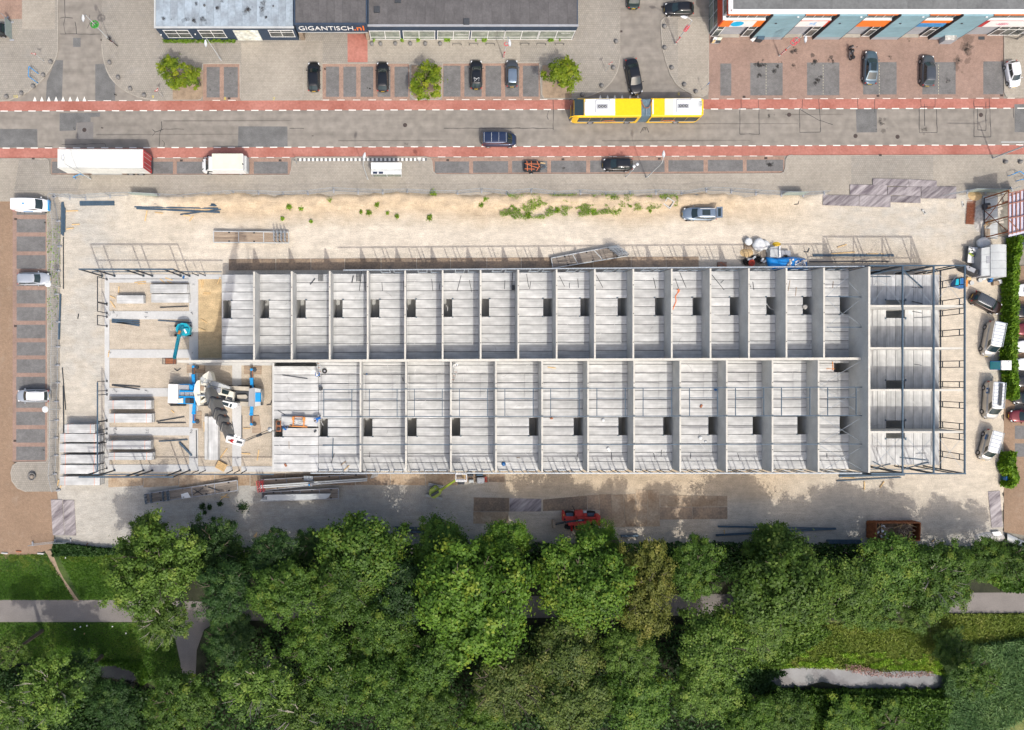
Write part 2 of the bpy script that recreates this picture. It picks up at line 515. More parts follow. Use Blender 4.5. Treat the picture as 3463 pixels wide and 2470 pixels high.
KIDS={}
def dup(root,loc=None,rz=None,label=None,group=None):
 def cp(o,par):
  c=o.copy()
  COL.objects.link(c)
  if par:c.parent=par
  for ch in o.children:cp(ch,c)
  return c
 c=cp(root,None)
 if loc is not None:c.location=loc if len(loc)==3 else(loc[0],loc[1],0)
 if rz is not None:c.rotation_euler=(0,0,rz)
 if label:c['label']=label
 if group:c['group']=group
 return c
def text(s,size,m,parent,loc,rot=(0,0,0),name='lettering',ext=.004,sx=1.0,world=False,align='CENTER',bold=0.0):
 cu=D.curves.new('txt','FONT')
 cu.body=s
 cu.size=size
 cu.extrude=ext
 cu.offset=bold
 cu.align_x=align
 cu.align_y='CENTER'
 cu.resolution_u=3
 t=D.objects.new('txt',cu)
 COL.objects.link(t)
 bpy.context.view_layer.update()
 me=D.meshes.new_from_object(t.evaluated_get(bpy.context.evaluated_depsgraph_get()))
 D.objects.remove(t)
 me.materials.clear()
 me.materials.append(M[m])
 o=D.objects.new(name,me)
 COL.objects.link(o)
 o.rotation_euler=rot
 o.scale=(sx,1,1)
 L=Vector(loc)
 if parent:
  o.parent=parent
  if world:L=L-Vector(parent.location)
 o.location=L
 return o
 # GROUND
def struct(name,mb,mats,parent=None,smooth=False):
 o=mb.build(name,mats,parent,smooth)
 if not parent:o['kind']='structure'
 return o
def rect(t,u0,u1,v0,v1,z=0.0):
 a,b=Q(t,u0,v0,z),Q(t,u1,v1,z)
 return[(a[0],b[1]),(b[0],b[1]),(b[0],a[1]),(a[0],a[1])]
def poly(t,pts,z=0.0):
 return[Q(t,u,v,z)for u,v in pts]
struct('ground',MB().sheet([(-420,-420),(420,-420),(420,420),(-420,420)],-.12),'field')
road=struct('road',MB().sheet(poly('x',[(-900,-900),(4400,-900),(4400,600),(-900,600)]),0.0),'asphalt')
def yl(y0,y1,x):
 return y0+(y1-y0)*x/3463.0
def strip(ya,yb,x0,x1,z,n=1):
 return[Q('x',x0,yl(*ya,x0),z),Q('x',x1,yl(*ya,x1),z),Q('x',x1,yl(*yb,x1),z),Q('x',x0,yl(*yb,x0),z)]
m=MB()
m.sheet(strip((343.5,334),(376,366.5),-900,4400,.004),.004)
m.build('cycle_lane','cycle',road)
m=MB()
m.sheet(strip((502,490.5),(536,524),-900,4400,.004),.004)
m.build('cycle_lane','cycle',road)
DL=MB().sheet([(-.51,-.065),(.51,-.065),(.51,.065),(-.51,.065)],0).mesh('lane_dash','paint')
DS=MB().sheet([(-.53,-.04),(.53,-.04),(.53,.04),(-.53,.04)],0).mesh('edge_dash','paint')
for(ya,x0,pit,x1,me)in(((376.3,366.5),14,47.1,3463,DL),((501.5,490.5),21,47.6,3463,DL),((342,332.5),310,52.7,3463,DS),((535.5,525.5),545,52.7,2640,DS)):
 x=x0
 while x<x1:
  if not(me is DS and 640<x<690 and ya[0]<400)and not(me is DS and ya[0]>500 and 980<x<1465):
   obj('lane_dash',me,road,loc=(*Q('x',x,yl(*ya,x)),.009),rz=R(rnd.uniform(-.4,.4)))
  x+=pit
TR=MB().sheet([(-.25,-.33),(.25,-.33),(0,.36)],0).mesh('yield_triangle','paint')
for u in(298,358,418,480,540,600,662,722):
 obj('yield_triangle',TR,road,loc=(*Q('a1',u,848),.009))
for u in(835,898,960,1022,1090,1157):
 obj('yield_triangle',TR,road,loc=(*Q('a3',u,834),.009))
pm=lambda t,pts,mt='asphalt_patch',z=.006:MB().sheet(poly(t,pts,z),z).build('asphalt_patch',mt,road)
pm('a1',[(-60,1105),(318,1105),(322,1260),(-60,1262)])
pm('a1',[(510,968),(858,965),(855,1000),(775,1003),(775,1045),(658,1050),(650,1118),(510,1122)])
pm('a1',[(660,1047),(800,1045),(798,1194),(659,1192)],'asphalt_old')
pm('a1',[(2040,1082),(2459,1084),(2461,1258),(2036,1258)])
pm('a1',[(470,515),(540,517),(530,862),(392,862),(400,700),(440,600)])
pm('a1',[(815,550),(900,548),(940,640),(985,690),(985,862),(815,862)])
pm('a1',[(625,325),(690,325),(690,403),(625,403)])
pm('a4',[(838,935),(1017,932),(1020,1133),(845,1135)])
pm('a4',[(2195,893),(2360,890),(2360,1132),(2198,1132)])
pm('a2',[(2110,1098),(2205,1096),(2205,1106),(2110,1108)],'asphalt_old')
ck=[('a1',[(553,0),(556,150),(545,210),(555,280),(565,292)]),('a1',[(515,160),(550,150),(625,157)]),('a1',[(515,293),(860,293)]),('a1',[(640,185),(652,230),(655,290)]),('a1',[(768,130),(772,190),(748,245)]),('a1',[(768,205),(840,195)]),('a1',[(1383,1040),(1385,1095),(1368,1130),(1362,1258)]),('a1',[(1305,1110),(1330,1130),(1368,1120),(1400,1108),(1510,1106),(1575,1108)]),('a1',[(1303,1165),(1330,1130)]),('a1',[(1388,1198),(1405,1225),(1403,1258)]),('a1',[(385,1248),(385,1256),(450,1258)]),('a1',[(530,1235),(900,1233),(908,1262)]),('a2',[(300,1099),(425,1101)]),('a2',[(1620,1099),(1940,1101),(2277,1096)]),('a3',[(0,1097),(432,1100)]),('a3',[(433,860),(433,1112)]),('a3',[(395,950),(380,995),(390,1025)]),('a3',[(2028,928),(2030,1148),(2195,1150),(2193,930),(2028,928)]),('a3',[(2040,855),(2040,925)]),('a3',[(2187,850),(2190,925)]),('a4',[(380,850),(380,925),(355,932),(360,1136),(535,1132),(527,925),(520,850)]),('a4',[(853,845),(856,925)]),('a4',[(998,845),(1000,965)]),('a4',[(1392,845),(1395,915),(1380,932),(1382,1137),(1533,1135),(1528,935)]),('a4',[(1517,840),(1517,915),(1395,917)]),('a4',[(1425,890),(1427,1080)]),('a4',[(1847,843),(1850,1172),(1992,1174),(1985,915),(1848,915)]),('a4',[(1980,840),(1982,915)]),('a4',[(1880,925),(1882,1115),(1950,1118),(1952,870)]),('a4',[(2185,920),(2190,1010)]),('a4',[(355,935),(520,1030),(640,1068)]),('a3',[(1180,1140),(1200,1095),(1235,1095),(1250,1135)])]
for t,pts in ck:
 m=MB()
 P2=[]
 for(a,b)in zip(pts[:-1],pts[1:]):
  k=max(1,int(math.hypot(b[0]-a[0],b[1]-a[1])/40))
  P2+=[(a[0]+(b[0]-a[0])*i/k+rnd.uniform(-2.5,2.5),a[1]+(b[1]-a[1])*i/k+rnd.uniform(-2.5,2.5))for i in range(k)]
 P2.append(pts[-1])
 L=[Vector((*Q(t,*p),0))for p in P2]
 for i in range(len(L)-1):
  d=(L[i+1]-L[i])
  if d.length<.01:continue
  s=Vector((-d.y,d.x,0)).normalized()*rnd.uniform(.025,.045)
  m.add([(q.x,q.y,.012)for q in(L[i]-s,L[i+1]-s,L[i+1]+s,L[i]+s)],[(0,1,2,3)])
 m.build('crack_seal','asphalt_dark',road)
MH=MB().tube((0,0,0),(0,0,.014),.30,n=14).mesh('manhole_cover','drain')
for t,u,v in(('a1',722,1113),('a4',267,983),('a4',1195,1172),('a4',835,1165),('a4',1908,985),('a2',1290,1072)):
 obj('manhole_cover',MH,road,loc=(*Q(t,u,v),0))
GR=MB().box(-.2,.2,-.14,.14,0,.012)
for i in range(5):GR.box(-.17+i*.075,-.13+i*.075,-.11,.11,.012,.02)
GR=GR.mesh('drain_grate','drain')
for t,u,v in(('a1',1548,858),('a1',1960,843),('a2',510,843),('a2',1470,852),('a3',462,845),('a3',2065,830),('a4',1027,822),('a4',2085,818),('a1',288,1362),('a1',1552,1375),('a2',221,1374),('a2',1655,1372),('a3',515,1365),('a3',1340,1360),('a3',2252,1355),('a4',67,1355),('a4',1045,1332),('b1',135,358),('b1',133,1273),('c1',128,737),('a1',487,178),('a1',873,343),('a3',1012,270),('a3',1367,60)):
 obj('drain_grate',GR,road,loc=(*Q(t,u,v),.10 if(t,u)in(('a1',288),('a4',1045))else .014))
 # pavements, raised one kerb above the road
KH=.11
def kerb(pts,par,z=KH+.012,wd=.13):
 m=MB()
 for a,b in zip(pts[:-1],pts[1:]):
  m.bar((*a,z-.09),(*b,z-.09),wd,.18)
 m.build('kerb','kerb',par)
def X(pts):return[Q('x',*p)for p in pts]
PV=[]
left=X([(-900,-900),(197,-900),(197,170),(193,188),(186,206),(174,230),(158,253),(140,274),(119,292),(92,313),(59,330),(30,340),(-10,344.5),(-900,346)])
p=struct('pavement',MB().prism(left,-.05,KH),'paver')
kerb(left[1:-1],p)
mid=X([(345,-900),(345,150),(348,185),(353,210),(362,240),(373,262),(388,280),(408,298),(435,315),(470,330),(500,336),(540,340),(672,340),(680,335),(685,322),(686,216),(812,216),(813,330),(818,340),(990,339),(1018,337),(1026,325),(1028,216),(1385,215),(1388,325),(1398,336),(1480,338),(1494,330),(1496,215),(1824,213),(1830,318),(1838,332),(1850,335),(1960,334),(1995,325),(2036,308),(2056,290),(2071,273),(2085,248),(2092,225),(2097,190),(2097,-900)])
p=struct('pavement',MB().prism(mid,-.05,KH),'paver')
kerb(mid[1:-1],p)
right=X([(2234,-900),(2234,-60),(2234,58),(2247,61),(2348,60),(2395,60),(2395,275),(2394,310),(2388,322),(2376,328),(2360,326),(2340,320),(2305,300),(2285,283),(2268,255),(2252,210),(2240,165),(2234,80),(2234,75),(2230,-900)])
right=X([(2234,75),(2247,61),(2395,60),(2395,275),(2394,310),(2388,322),(2376,328),(2360,326),(2340,320),(2305,300),(2285,283),(2268,255),(2252,210),(2240,165),(2236,110)])
p=struct('pavement',MB().prism(right,-.05,KH),'paver')
kerb(right+right[:1],p)
far=X([(3395,120),(4400,118),(4400,331),(3410,331),(3400,325),(3395,310)])
p=struct('pavement',MB().prism(far,-.05,KH),'paver_warm')
kerb([far[0]]+far[:2:-1],p)
low=X([(-900,537),(150,536),(163,541),(167,555),(168,588),(175,593.5),(980,594),(986,575),(990,545),(1000,533),(1440,532),(1455,536),(1461,548),(1464,580),(1475,592),(2400,590),(2640,588),(2650,583),(2655,570),(2657,540),(2664,528),(2680,526),(4400,521),(4400,682),(-900,682)])
p=struct('pavement',MB().prism(low,-.05,KH),'paver_warm')
kerb(low[1:-3],p)
for nm,t,pts,mt in(('paving_field','a1',[(190,-300),(470,-300),(470,250),(190,250)],'paver_warm'),('paving_field','a1',[(2065,365),(2760,350),(2760,860),(2065,860)],'paver_warm'),('paving_field','a2',[(970,345),(2275,345),(2275,530),(970,530)],'paver_warm'),('paving_field','a1',[(-200,-300),(188,-300),(188,165),(-200,165)],'brick_edge'),('paving_field','a3',[(650,-300),(1000,-300),(1000,285),(650,285)],'paver'),('paving_field','a3',[(1500,160),(1755,160),(1755,815),(1700,820),(1620,800),(1500,690)],'paver_warm'),('paving_field','a1',[(165,1360),(410,1370),(425,1500),(700,1520),(660,1640),(120,1640)],'paver'),('paving_field','a4',[(800,1335),(1500,1335),(1500,1580),(800,1580)],'paver')):
 z=KH+.004
 o=MB().sheet(poly(t,pts,z),z).build(nm,mt)
 o['kind']='structure'
o=MB().sheet(poly('a2',[(797,290),(968,290),(970,533),(799,533)],KH+.006),KH+.006).build('red_walkway','cycle')
o['kind']='structure'
pt=MB().sheet([(-.155,-.2),(.155,-.2),(.155,.2),(-.155,.2)],0)
pw,pk=pt.mesh('platform_tile','paint'),pt.mesh('platform_tile','asphalt_patch')
i=0
for u in np.arange(375,1470,18.2):
 obj('platform_tile',pw if i%2 else pk,p,loc=(*Q('a2',u,1368-(u-375)*.002,KH),KH+.008))
 i+=1
 # parking bays at road level
fr=[]
for t,u0,u1,v0,v1 in(('a1',1737,2055,546,864),('a2',425,1330,543,862),('a2',1606,2445,540,860)):
 fr.append(MB().sheet(rect(t,u0,u1,v0,v1),.005).build('parking_strip','brick_edge',road))
bay=lambda t,u0,u1,v0,v1,z=.010:MB().sheet(rect(t,u0,u1,v0,v1),z).build('parking_bay','brick_bay',road)
for u0,u1 in((1768,1880),(1915,2035)):bay('a1',u0,u1,575,835)
for u0,u1 in((445,578),(613,725),(762,872),(910,1018),(1055,1165),(1200,1318)):bay('a2',u0,u1,572,830)
for u0,u1 in((1618,1765),(1797,1945),(1978,2112),(2147,2265),(2298,2433)):bay('a2',u0,u1,565,828)
for a,b in(((440,1362),(2490,1500)),((3640,1350),(6710,1490))):
 MB().sheet([Q('a1',a[0],a[1]),Q('a1',b[0],a[1]-(b[0]-a[0])*.0035),Q('a1',b[0],b[1]-3),Q('a1',a[0],b[1])],.005).build('parking_strip','brick_edge',road)
for t,u0,u1,v0,v1 in(('a1',445,1250,1385,1485),('a1',1285,1480,1385,1488),('a1',1513,2135,1385,1488),('a1',2172,2462,1385,1488),('a2',1545,1838,1383,1482),('a2',1872,2172,1380,1480),('a2',2207,2172+380,1379,1480)if 0 else('a3',82-2,382,1378,1478),('a3',413,715,1377,1478),('a3',748,1050,1375,1476),('a3',1080,1385,1374,1474),('a3',1418,1718,1372,1470),('a3',1755,2055,1370,1468),('a3',2087,2400,1368,1466)):
 bay(t,u0,u1,v0,v1)
o=MB().sheet(X([(2396,100),(3394,96),(3394,334),(2396,337)]),.006).build('forecourt','brick_red')
o['kind']='structure'
for u0,u1,v0,v1 in((-322,-228,545,820),(0-0+35,212,540,818),(420,697,537,817),(900,1187,533,810),(1407,1692,533,808),(1928,2100,527,808)):
 if u0==35:u0=-65
 bay('a4',u0,u1,v0,v1,.012)
YD=MB().sheet([(-.035,-.11),(.035,-.11),(.035,.11),(-.035,.11)],0).mesh('bay_dash','cream_paint')
for u in(70,558,1038,1545):
 for k in range(11):
  obj('bay_dash',YD,road,loc=(*Q('a4',u,562+k*24),.017))
def stain(t,u,v,r_,k,mt,seed,z=.02,par=None,ecc=1.0):
 rg=random.Random(seed)
 m=MB()
 for q in range(k*2):
  a,d=rg.uniform(0,6.28),abs(rg.gauss(0,.7))*r_
  c=Q(t,u+d*math.cos(a)*ecc,v+d*math.sin(a),z if z>1 else 0)
  rr=rg.uniform(.15,1.0)**2.2*r_*.5*.39526/S+.02
  n_=11
  P_=[(c[0]+rr*ecc*math.cos(b)*(1+.45*rg.uniform(-1,1)),c[1]+rr*math.sin(b)*(1+.45*rg.uniform(-1,1)))for b in np.linspace(0,6.283,n_,False)]
  m.sheet(P_,z+.0004*q)
 return m.build('stain',mt,par or road)
for i,(t,u,v,r_,k,mt)in enumerate((('a4',490,535,40,9,'stain'),('a4',155,570,40,9,'stain'),('a4',312,440,34,8,'stain'),('a4',640,523,30,9,'stain'),('a4',505,688,30,9,'stain'),('a4',15,560,36,9,'stain'),('a3',2180,560,40,9,'stain'),('a3',2190,640,26,6,'stain'),('a4',1780,400,110,5,'damp'),('a4',1720,520,80,5,'damp'),('a4',1620,690,30,7,'damp'),('a4',1060,1060,40,7,'damp'),('a4',1420,1110,30,6,'damp'),('a4',95,985,22,5,'damp'),('a4',1130,485,24,5,'damp'),('a2',472,510,22,4,'stain'),('a2',605,592,22,5,'damp'),('a2',990,760,14,4,'stain'),('a2',1300,1235,16,4,'damp'),('a1',985,810,18,5,'stain'),('a1',1795,768,8,3,'stain'),('a1',1968,632,12,4,'stain'),('a4',105,1410,34,7,'stain'),('a3',2260,1400,20,5,'damp'),('a3',520,1440,16,5,'damp'),('a1',640,1105,16,5,'damp'),('a1',870,1095,14,4,'damp'),('a2',500,1165,12,4,'damp'),('a3',1215,1105,26,5,'damp'),('a4',1290,350,24,5,'damp'),('a4',300,560,30,7,'damp'),('b1',385,385,12,4,'stain'),('c1',375,817,10,4,'stain'))):
 stain(t,u,v,r_,k,mt,i,.02 if t[0]=='a' else .016)
for i in range(6):
 x,y=rnd.uniform(40,3000),rnd.choice([398,412,428,452,466,482])+rnd.uniform(-5,5)
 L_=rnd.uniform(160,600)
 a,b=Q('x',x,yl(y,y-10,x)),Q('x',x+L_,yl(y,y-10,x+L_))
 MB().add([(a[0],a[1]-.09,.0052),(b[0],b[1]-.05,.0052),(b[0],b[1]+.05,.0052),(a[0],a[1]+.09,.0052)],[(0,1,2,3)]).build('tyre_mark','damp',road)
lot=MB().sheet(X([(-900,679),(43,679),(43,1890),(-900,1890)]),.001).add([],[]).build('brick_street','brick_brown')
lot['kind']='structure'
o=MB().sheet(X([(43,1562),(190,1640),(196,1700),(178,1855),(120,1875),(43,1880)]),.003).build('brick_street','brick_brown')
o['kind']='structure'
ls=struct('parking_lot',MB().sheet(X([(43,679),(163,679),(163,1562),(43,1562)]),.004),'brick_red')
MB().sheet(X([(155,675),(163,675),(162,1560),(154,1560)]),.008).build('brick_border','brick_edge',ls)
for t,a,b in(('b1',296,322),('b1',358,472),('b1',507,635),('b1',667,783),('b1',817,930),('b1',965,1080),('b1',1112,1228),('b1',1262,1378),('b1',1412,1525),('b1',1558,1674),('c1',190,305),('c1',340,455),('c1',489,603),('c1',637,753),('c1',787,902)):
 sh=4 if t=='c1' else 0
 MB().sheet(rect(t,143-sh,390-sh,a,b),.010).build('parking_bay','brick_bay',ls)
fw=[Q('c1',u,v)for u,v in((405,-1310),(520,-1330),(508,100),(495,1170),(225,1172),(150,1140),(105,1080),(95,1010),(110,950),(150,922),(400,918),(412,880))]
p=struct('footway',MB().prism(fw,-.05,.07),'paver')
kerb(fw[4:]+fw[:1],p,.075,.13)
o=MB().sheet(X([(3395,900),(4400,890),(4400,1950),(3395,1800)]),.002).build('parking_lot','brick_brown')
o['kind']='structure'
for a,b in((1030,1060),(1098,1126),(1145,1190),(1245,1290),(1360,1400),(1440,1485),(1500,1545)):
 MB().sheet(X([(3432,a),(3560,a),(3560,b),(3432,b)]),.008).build('parking_bay','brick_bay',o)
 # building site: one relief sheet, soils mixed in a colour attribute
NX,NY=412,156
X0,Y0,ST=186.0,632.0,8.0
SAND,PALE,GRAV,GREY,TAN,CREAM=[np.array(c)for c in((.505,.40,.275),(.54,.478,.385),(.44,.415,.365),(.365,.352,.318),(.465,.40,.315),(.595,.53,.435))]
def sm(a,b,x):
 t=min(1,max(0,(x-a)/(b-a)))
 return t*t*(3-2*t)
vs,cs=[],[]
for j in range(NY):
 for i in range(NX):
  x,y=X0+i*ST,Y0+j*ST
  n1=mnoise.fractal(Vector((x*.004,y*.004,3)),1,2,4)
  n2=mnoise.fractal(Vector((x*.02,y*.03,9)),1,2,4)
  n3=mnoise.noise(Vector((x*.006,y*.035,5)))
  xx,yy=x+n1*90,y+n1*22+n2*10
  c=PALE.copy()
  c=c+(GRAV-c)*sm(560,330,xx)*(.55+.45*sm(-.3,.4,n2+n1))
  c=c+(SAND-c)*sm(470,700,xx)*sm(2900,2350,xx)*sm(780,700,yy)
  c=c+(CREAM-c)*sm(500,720,xx)*sm(2900,2400,xx)*sm(755,790,yy)*sm(900,868,yy)
  c=c+(GRAV-c)*sm(2650,3000,xx)*sm(900,780,yy)*(.35+.5*sm(-.2,.4,n2))
  c=c+(TAN-c)*sm(2650,2800,xx)*sm(3250,3050,xx)*sm(825,880,yy)*sm(960,930,yy)
  c=c+(GREY-c)*sm(1590,1660,yy)*sm(1900,1500,xx)*(.75+.25*sm(-.3,.3,n2))
  c=c+(GRAV-c)*sm(1600,1660,yy)*sm(700,400,xx)*.8
  c=c+(SAND*1.06-c)*sm(1570,1605,yy)*sm(1720,1660,yy)*sm(1650,1760,xx)*sm(2800,2600,xx)*.8
  c=c+(TAN-c)*sm(1700,1740,yy)*sm(1650,1750,xx)*sm(2500,2300,xx)*.7
  c=c+(GREY-c)*sm(1720,1800,yy)*sm(2350,2550,xx)*.75
  c=c+(TAN*.98-c)*sm(345,365,x)*sm(930,918,x)*sm(925,940,y)*sm(1600,1590,y)*.85
  if 668<x<752 and 940<y<1215:c=np.array((.56,.42,.24))*(.95+.15*n2)
  c=c*(1+.10*n2+.07*n3)
  z=.02*n2
  if y<760 and 440<x<2480:
   rdg=sm(648,672,y+n1*10)*sm(718,690,y+n1*14)
   z+=rdg*(.34+.34*n2+.16*mnoise.noise(Vector((x*.06,y*.09,1))))
  z+=.17*sm(705,672,y)
  z-=.35*sm(664,650,y+n2*9+n1*8)
  z-=.3*sm(3385,3412,x+n2*26+n1*10)
  if x<214:z-=.10*sm(206,192,x+n2*6)
  q=Q('x',x,y)
  vs.append((q[0],q[1],z))
  cs.append((*np.clip(c,.02,.9),1))
fs=[(j*NX+i,(j+1)*NX+i,(j+1)*NX+i+1,j*NX+i+1)for j in range(NY-1)for i in range(NX-1)]
me=D.meshes.new('site_ground')
me.from_pydata(vs,[],fs)
at=me.attributes.new('soil','FLOAT_COLOR','POINT')
at.data.foreach_set('color',np.array(cs,'f').ravel())
me.polygons.foreach_set('use_smooth',[True]*len(fs))
mt=D.materials.new('site_soil')
mt.use_nodes=True
n,L=mt.node_tree.nodes,mt.node_tree.links
bs=n['Principled BSDF']
bs.inputs['Roughness'].default_value=.97
bs.inputs['Specular IOR Level'].default_value=.15
a=n.new('ShaderNodeAttribute')
a.attribute_name='soil'
tc=n.new('ShaderNodeTexCoord')
out=a.outputs['Color']
for sc_,lo,hi,st,det in((1.1,.90,1.10,(1,1,1),6),(7.,.84,1.14,(1,1,1),4),(1.2,.92,1.08,(.3,1.6,1),6),(2.2,.95,1.05,(.12,2.2,1),4),(22.,.84,1.13,(1,1,1),2)):
 mp=n.new('ShaderNodeMapping')
 mp.inputs['Scale'].default_value=st
 L.new(tc.outputs['Object'],mp.inputs[0])
 nz=n.new('ShaderNodeTexNoise')
 nz.inputs['Scale'].default_value=sc_
 nz.inputs['Detail'].default_value=det
 nz.inputs['Distortion'].default_value=1.6 if st[0]<1 else 0.
 L.new(mp.outputs[0],nz.inputs['Vector'])
 mr=n.new('ShaderNodeMapRange')
 mr.inputs[1].default_value,mr.inputs[2].default_value,mr.inputs[3].default_value,mr.inputs[4].default_value=.3,.7,lo,hi
 L.new(nz.outputs['Fac'],mr.inputs[0])
 mx=n.new('ShaderNodeVectorMath')
 mx.operation='SCALE'
 L.new(out,mx.inputs[0])
 L.new(mr.outputs[0],mx.inputs['Scale'])
 out=mx.outputs[0]
L.new(out,bs.inputs['Base Color'])
nb=n.new('ShaderNodeTexNoise')
nb.inputs['Scale'].default_value=5.
nb.inputs['Detail'].default_value=6
L.new(tc.outputs['Object'],nb.inputs['Vector'])
bp=n.new('ShaderNodeBump')
bp.inputs['Strength'].default_value=.55
bp.inputs['Distance'].default_value=.10
L.new(nb.outputs['Fac'],bp.inputs['Height'])
L.new(bp.outputs[0],bs.inputs['Normal'])
me.materials.append(mt)
o=obj('site_ground',me)
o['kind']='structure'
fo=MB()
for t,u0,u1,v0,v1 in(('b1',897,938,832,2534),('b1',1620,1696,868,2510),('c1',1988,2066,92,955)):
 fo.prism(rect(t,u0,u1,v0,v1),-.1,.085)
for t,u0,u1,v0,v1 in(('b1',938,1896,832,872),('b1',938,1620,868,902),('b1',938,1620,1146,1216),('b1',938,1620,1474,1546),('c1',938,1620,286,358),('c1',938,1620,620,691),('c1',938,1620,940,1002),('c1',1696,1988,955,1002),('c1',2066,2345,955,1002),('c1',1696,2345,60,92)):
 fo.prism(rect(t,u0,u1,v0,v1),-.1,.075)
o=struct('foundation_strips',fo,'found')
sb=MB()
for t,u,v in(('b1',985,1160),('b1',1005,1185),('b1',1262,1160),('b1',1265,1190),('b1',1640,1165),('b1',1650,1180),('b1',1665,920),('c1',985,300),('c1',1003,312),('c1',1262,312),('c1',985,632),('c1',1000,645),('c1',985,665),('c1',1003,675),('c1',1265,642),('c1',1265,668),('c1',1640,645),('c1',1640,662),('c1',1665,885),('c1',2040,890),('b1',1650,1500),('b1',945,1500),('b1',940,1180)):
 for k in range(3):
  a=V(t,u+rnd.uniform(-8,8),v+rnd.uniform(-8,8),.05)
  sb.tube(a,(a[0]+rnd.uniform(-.25,.25),a[1]+rnd.uniform(-.2,.2),.5),.018,n=4)
o2=sb.build('starter_bar','steel_dk',o)
o2['kind']='stuff'
# park to the south
struct('woodland_floor',MB().sheet(X([(-900,1835),(4400,1835),(4400,3300),(-900,3300)]),-.03),'underwood')
struct('lawn',MB().sheet(X([(-900,1872),(420,1872),(560,2000),(560,2060),(-900,2060)]),-.015),'lawn')
struct('lawn',MB().sheet(X([(-900,2095),(580,2095),(640,2330),(560,2345),(480,2300),(450,2245),(-900,2250)]),-.015),'lawn')
struct('meadow',MB().sheet(X([(2560,2100),(4400,2100),(4400,3300),(3160,3300),(3180,2280),(2560,2270)]),-.015),'meadow')
struct('park_path',MB().sheet(X([(-900,2030),(420,2030),(700,2035),(1500,2020),(2600,2008),(4400,2000),(4400,2068),(2600,2078),(1500,2095),(740,2100),(690,2130),(665,2200),(660,2330),(618,2330),(610,2240),(590,2150),(560,2105),(420,2104),(-900,2104)]),-.005),'path')
dp=[(388,150,24),(425,215,22),(460,300,19),(505,385,18),(560,460,18),(625,565,24)]
struct('trodden_path',MB().sheet([Q('d1',u-w_,v)for u,v,w_ in dp]+[Q('d1',u+w_,v)for u,v,w_ in dp[::-1]],-.003),'dirt')
struct('pond',MB().sheet(X([(2470,2272),(2520,2264),(2600,2258),(2720,2250),(2860,2252),(3000,2262),(3120,2262),(3190,2280),(3210,2320),(3130,2335),(3000,2330),(2880,2328),(2780,2306),(2700,2326),(2600,2324),(2500,2306)]),-.005),'water')
struct('pond',MB().sheet(X([(300,2242),(400,2246),(470,2285),(445,2312),(390,2296),(330,2290)]),-.008),'water_dark')
# CONCRETE SHELL
ZS,ZT,ZB=3.2,6.2,7.8
kS,kT,kB=(H-ZS)/H,(H-ZT)/H,(H-ZB)/H
def wx(x,z):return(x-CX)/S*(H-z)/H
def wy(y,z):return(CY-y)/S*(H-z)/H
north=thing('terraced_unit_shell','northern row of seventeen roofless concrete units with a stair hole in each floor','building shell',(0,wy(1060,ZS),0))
south=thing('terraced_unit_shell','southern row of roofless concrete units crossed by steel roof purlins','building shell',(0,wy(1400,ZS),0))
east=thing('office_block_shell','taller concrete and blue steel frame block at the right end of the shell','building shell',(wx(3050,ZS),wy(1250,ZS),0))
def plank(par,x0,x1,y0,y1,z=ZS,name='floor_plank'):
 """one hollow-core floor plank with chamfered long edges; the long side is local x"""
 lx,ly=x1-x0,y1-y0
 a=(lx<ly)
 l,wd=(ly,lx)if a else(lx,ly)
 m=MB()
 h,e=.25,.03
 prof=[(-wd/2,-h),(wd/2,-h),(wd/2,-.05),(wd/2-e,0),(-wd/2+e,0),(-wd/2,-.05)]
 m.v=[(x,p,q)for x in(-l/2,l/2)for p,q in prof]
 m.f=[(5,4,3,2,1,0),(6,7,8,9,10,11)]+[(i,(i+1)%6,6+(i+1)%6,6+i)for i in range(6)]
 m.m=[0]*8
 o=m.build(name,'plank',par)
 o.location=Vector(((x0+x1)/2,(y0+y1)/2,z))-Vector(par.location)
 o.rotation_euler=(R(rnd.uniform(-.08,.08)),0,R(90)if a else 0)
 return o
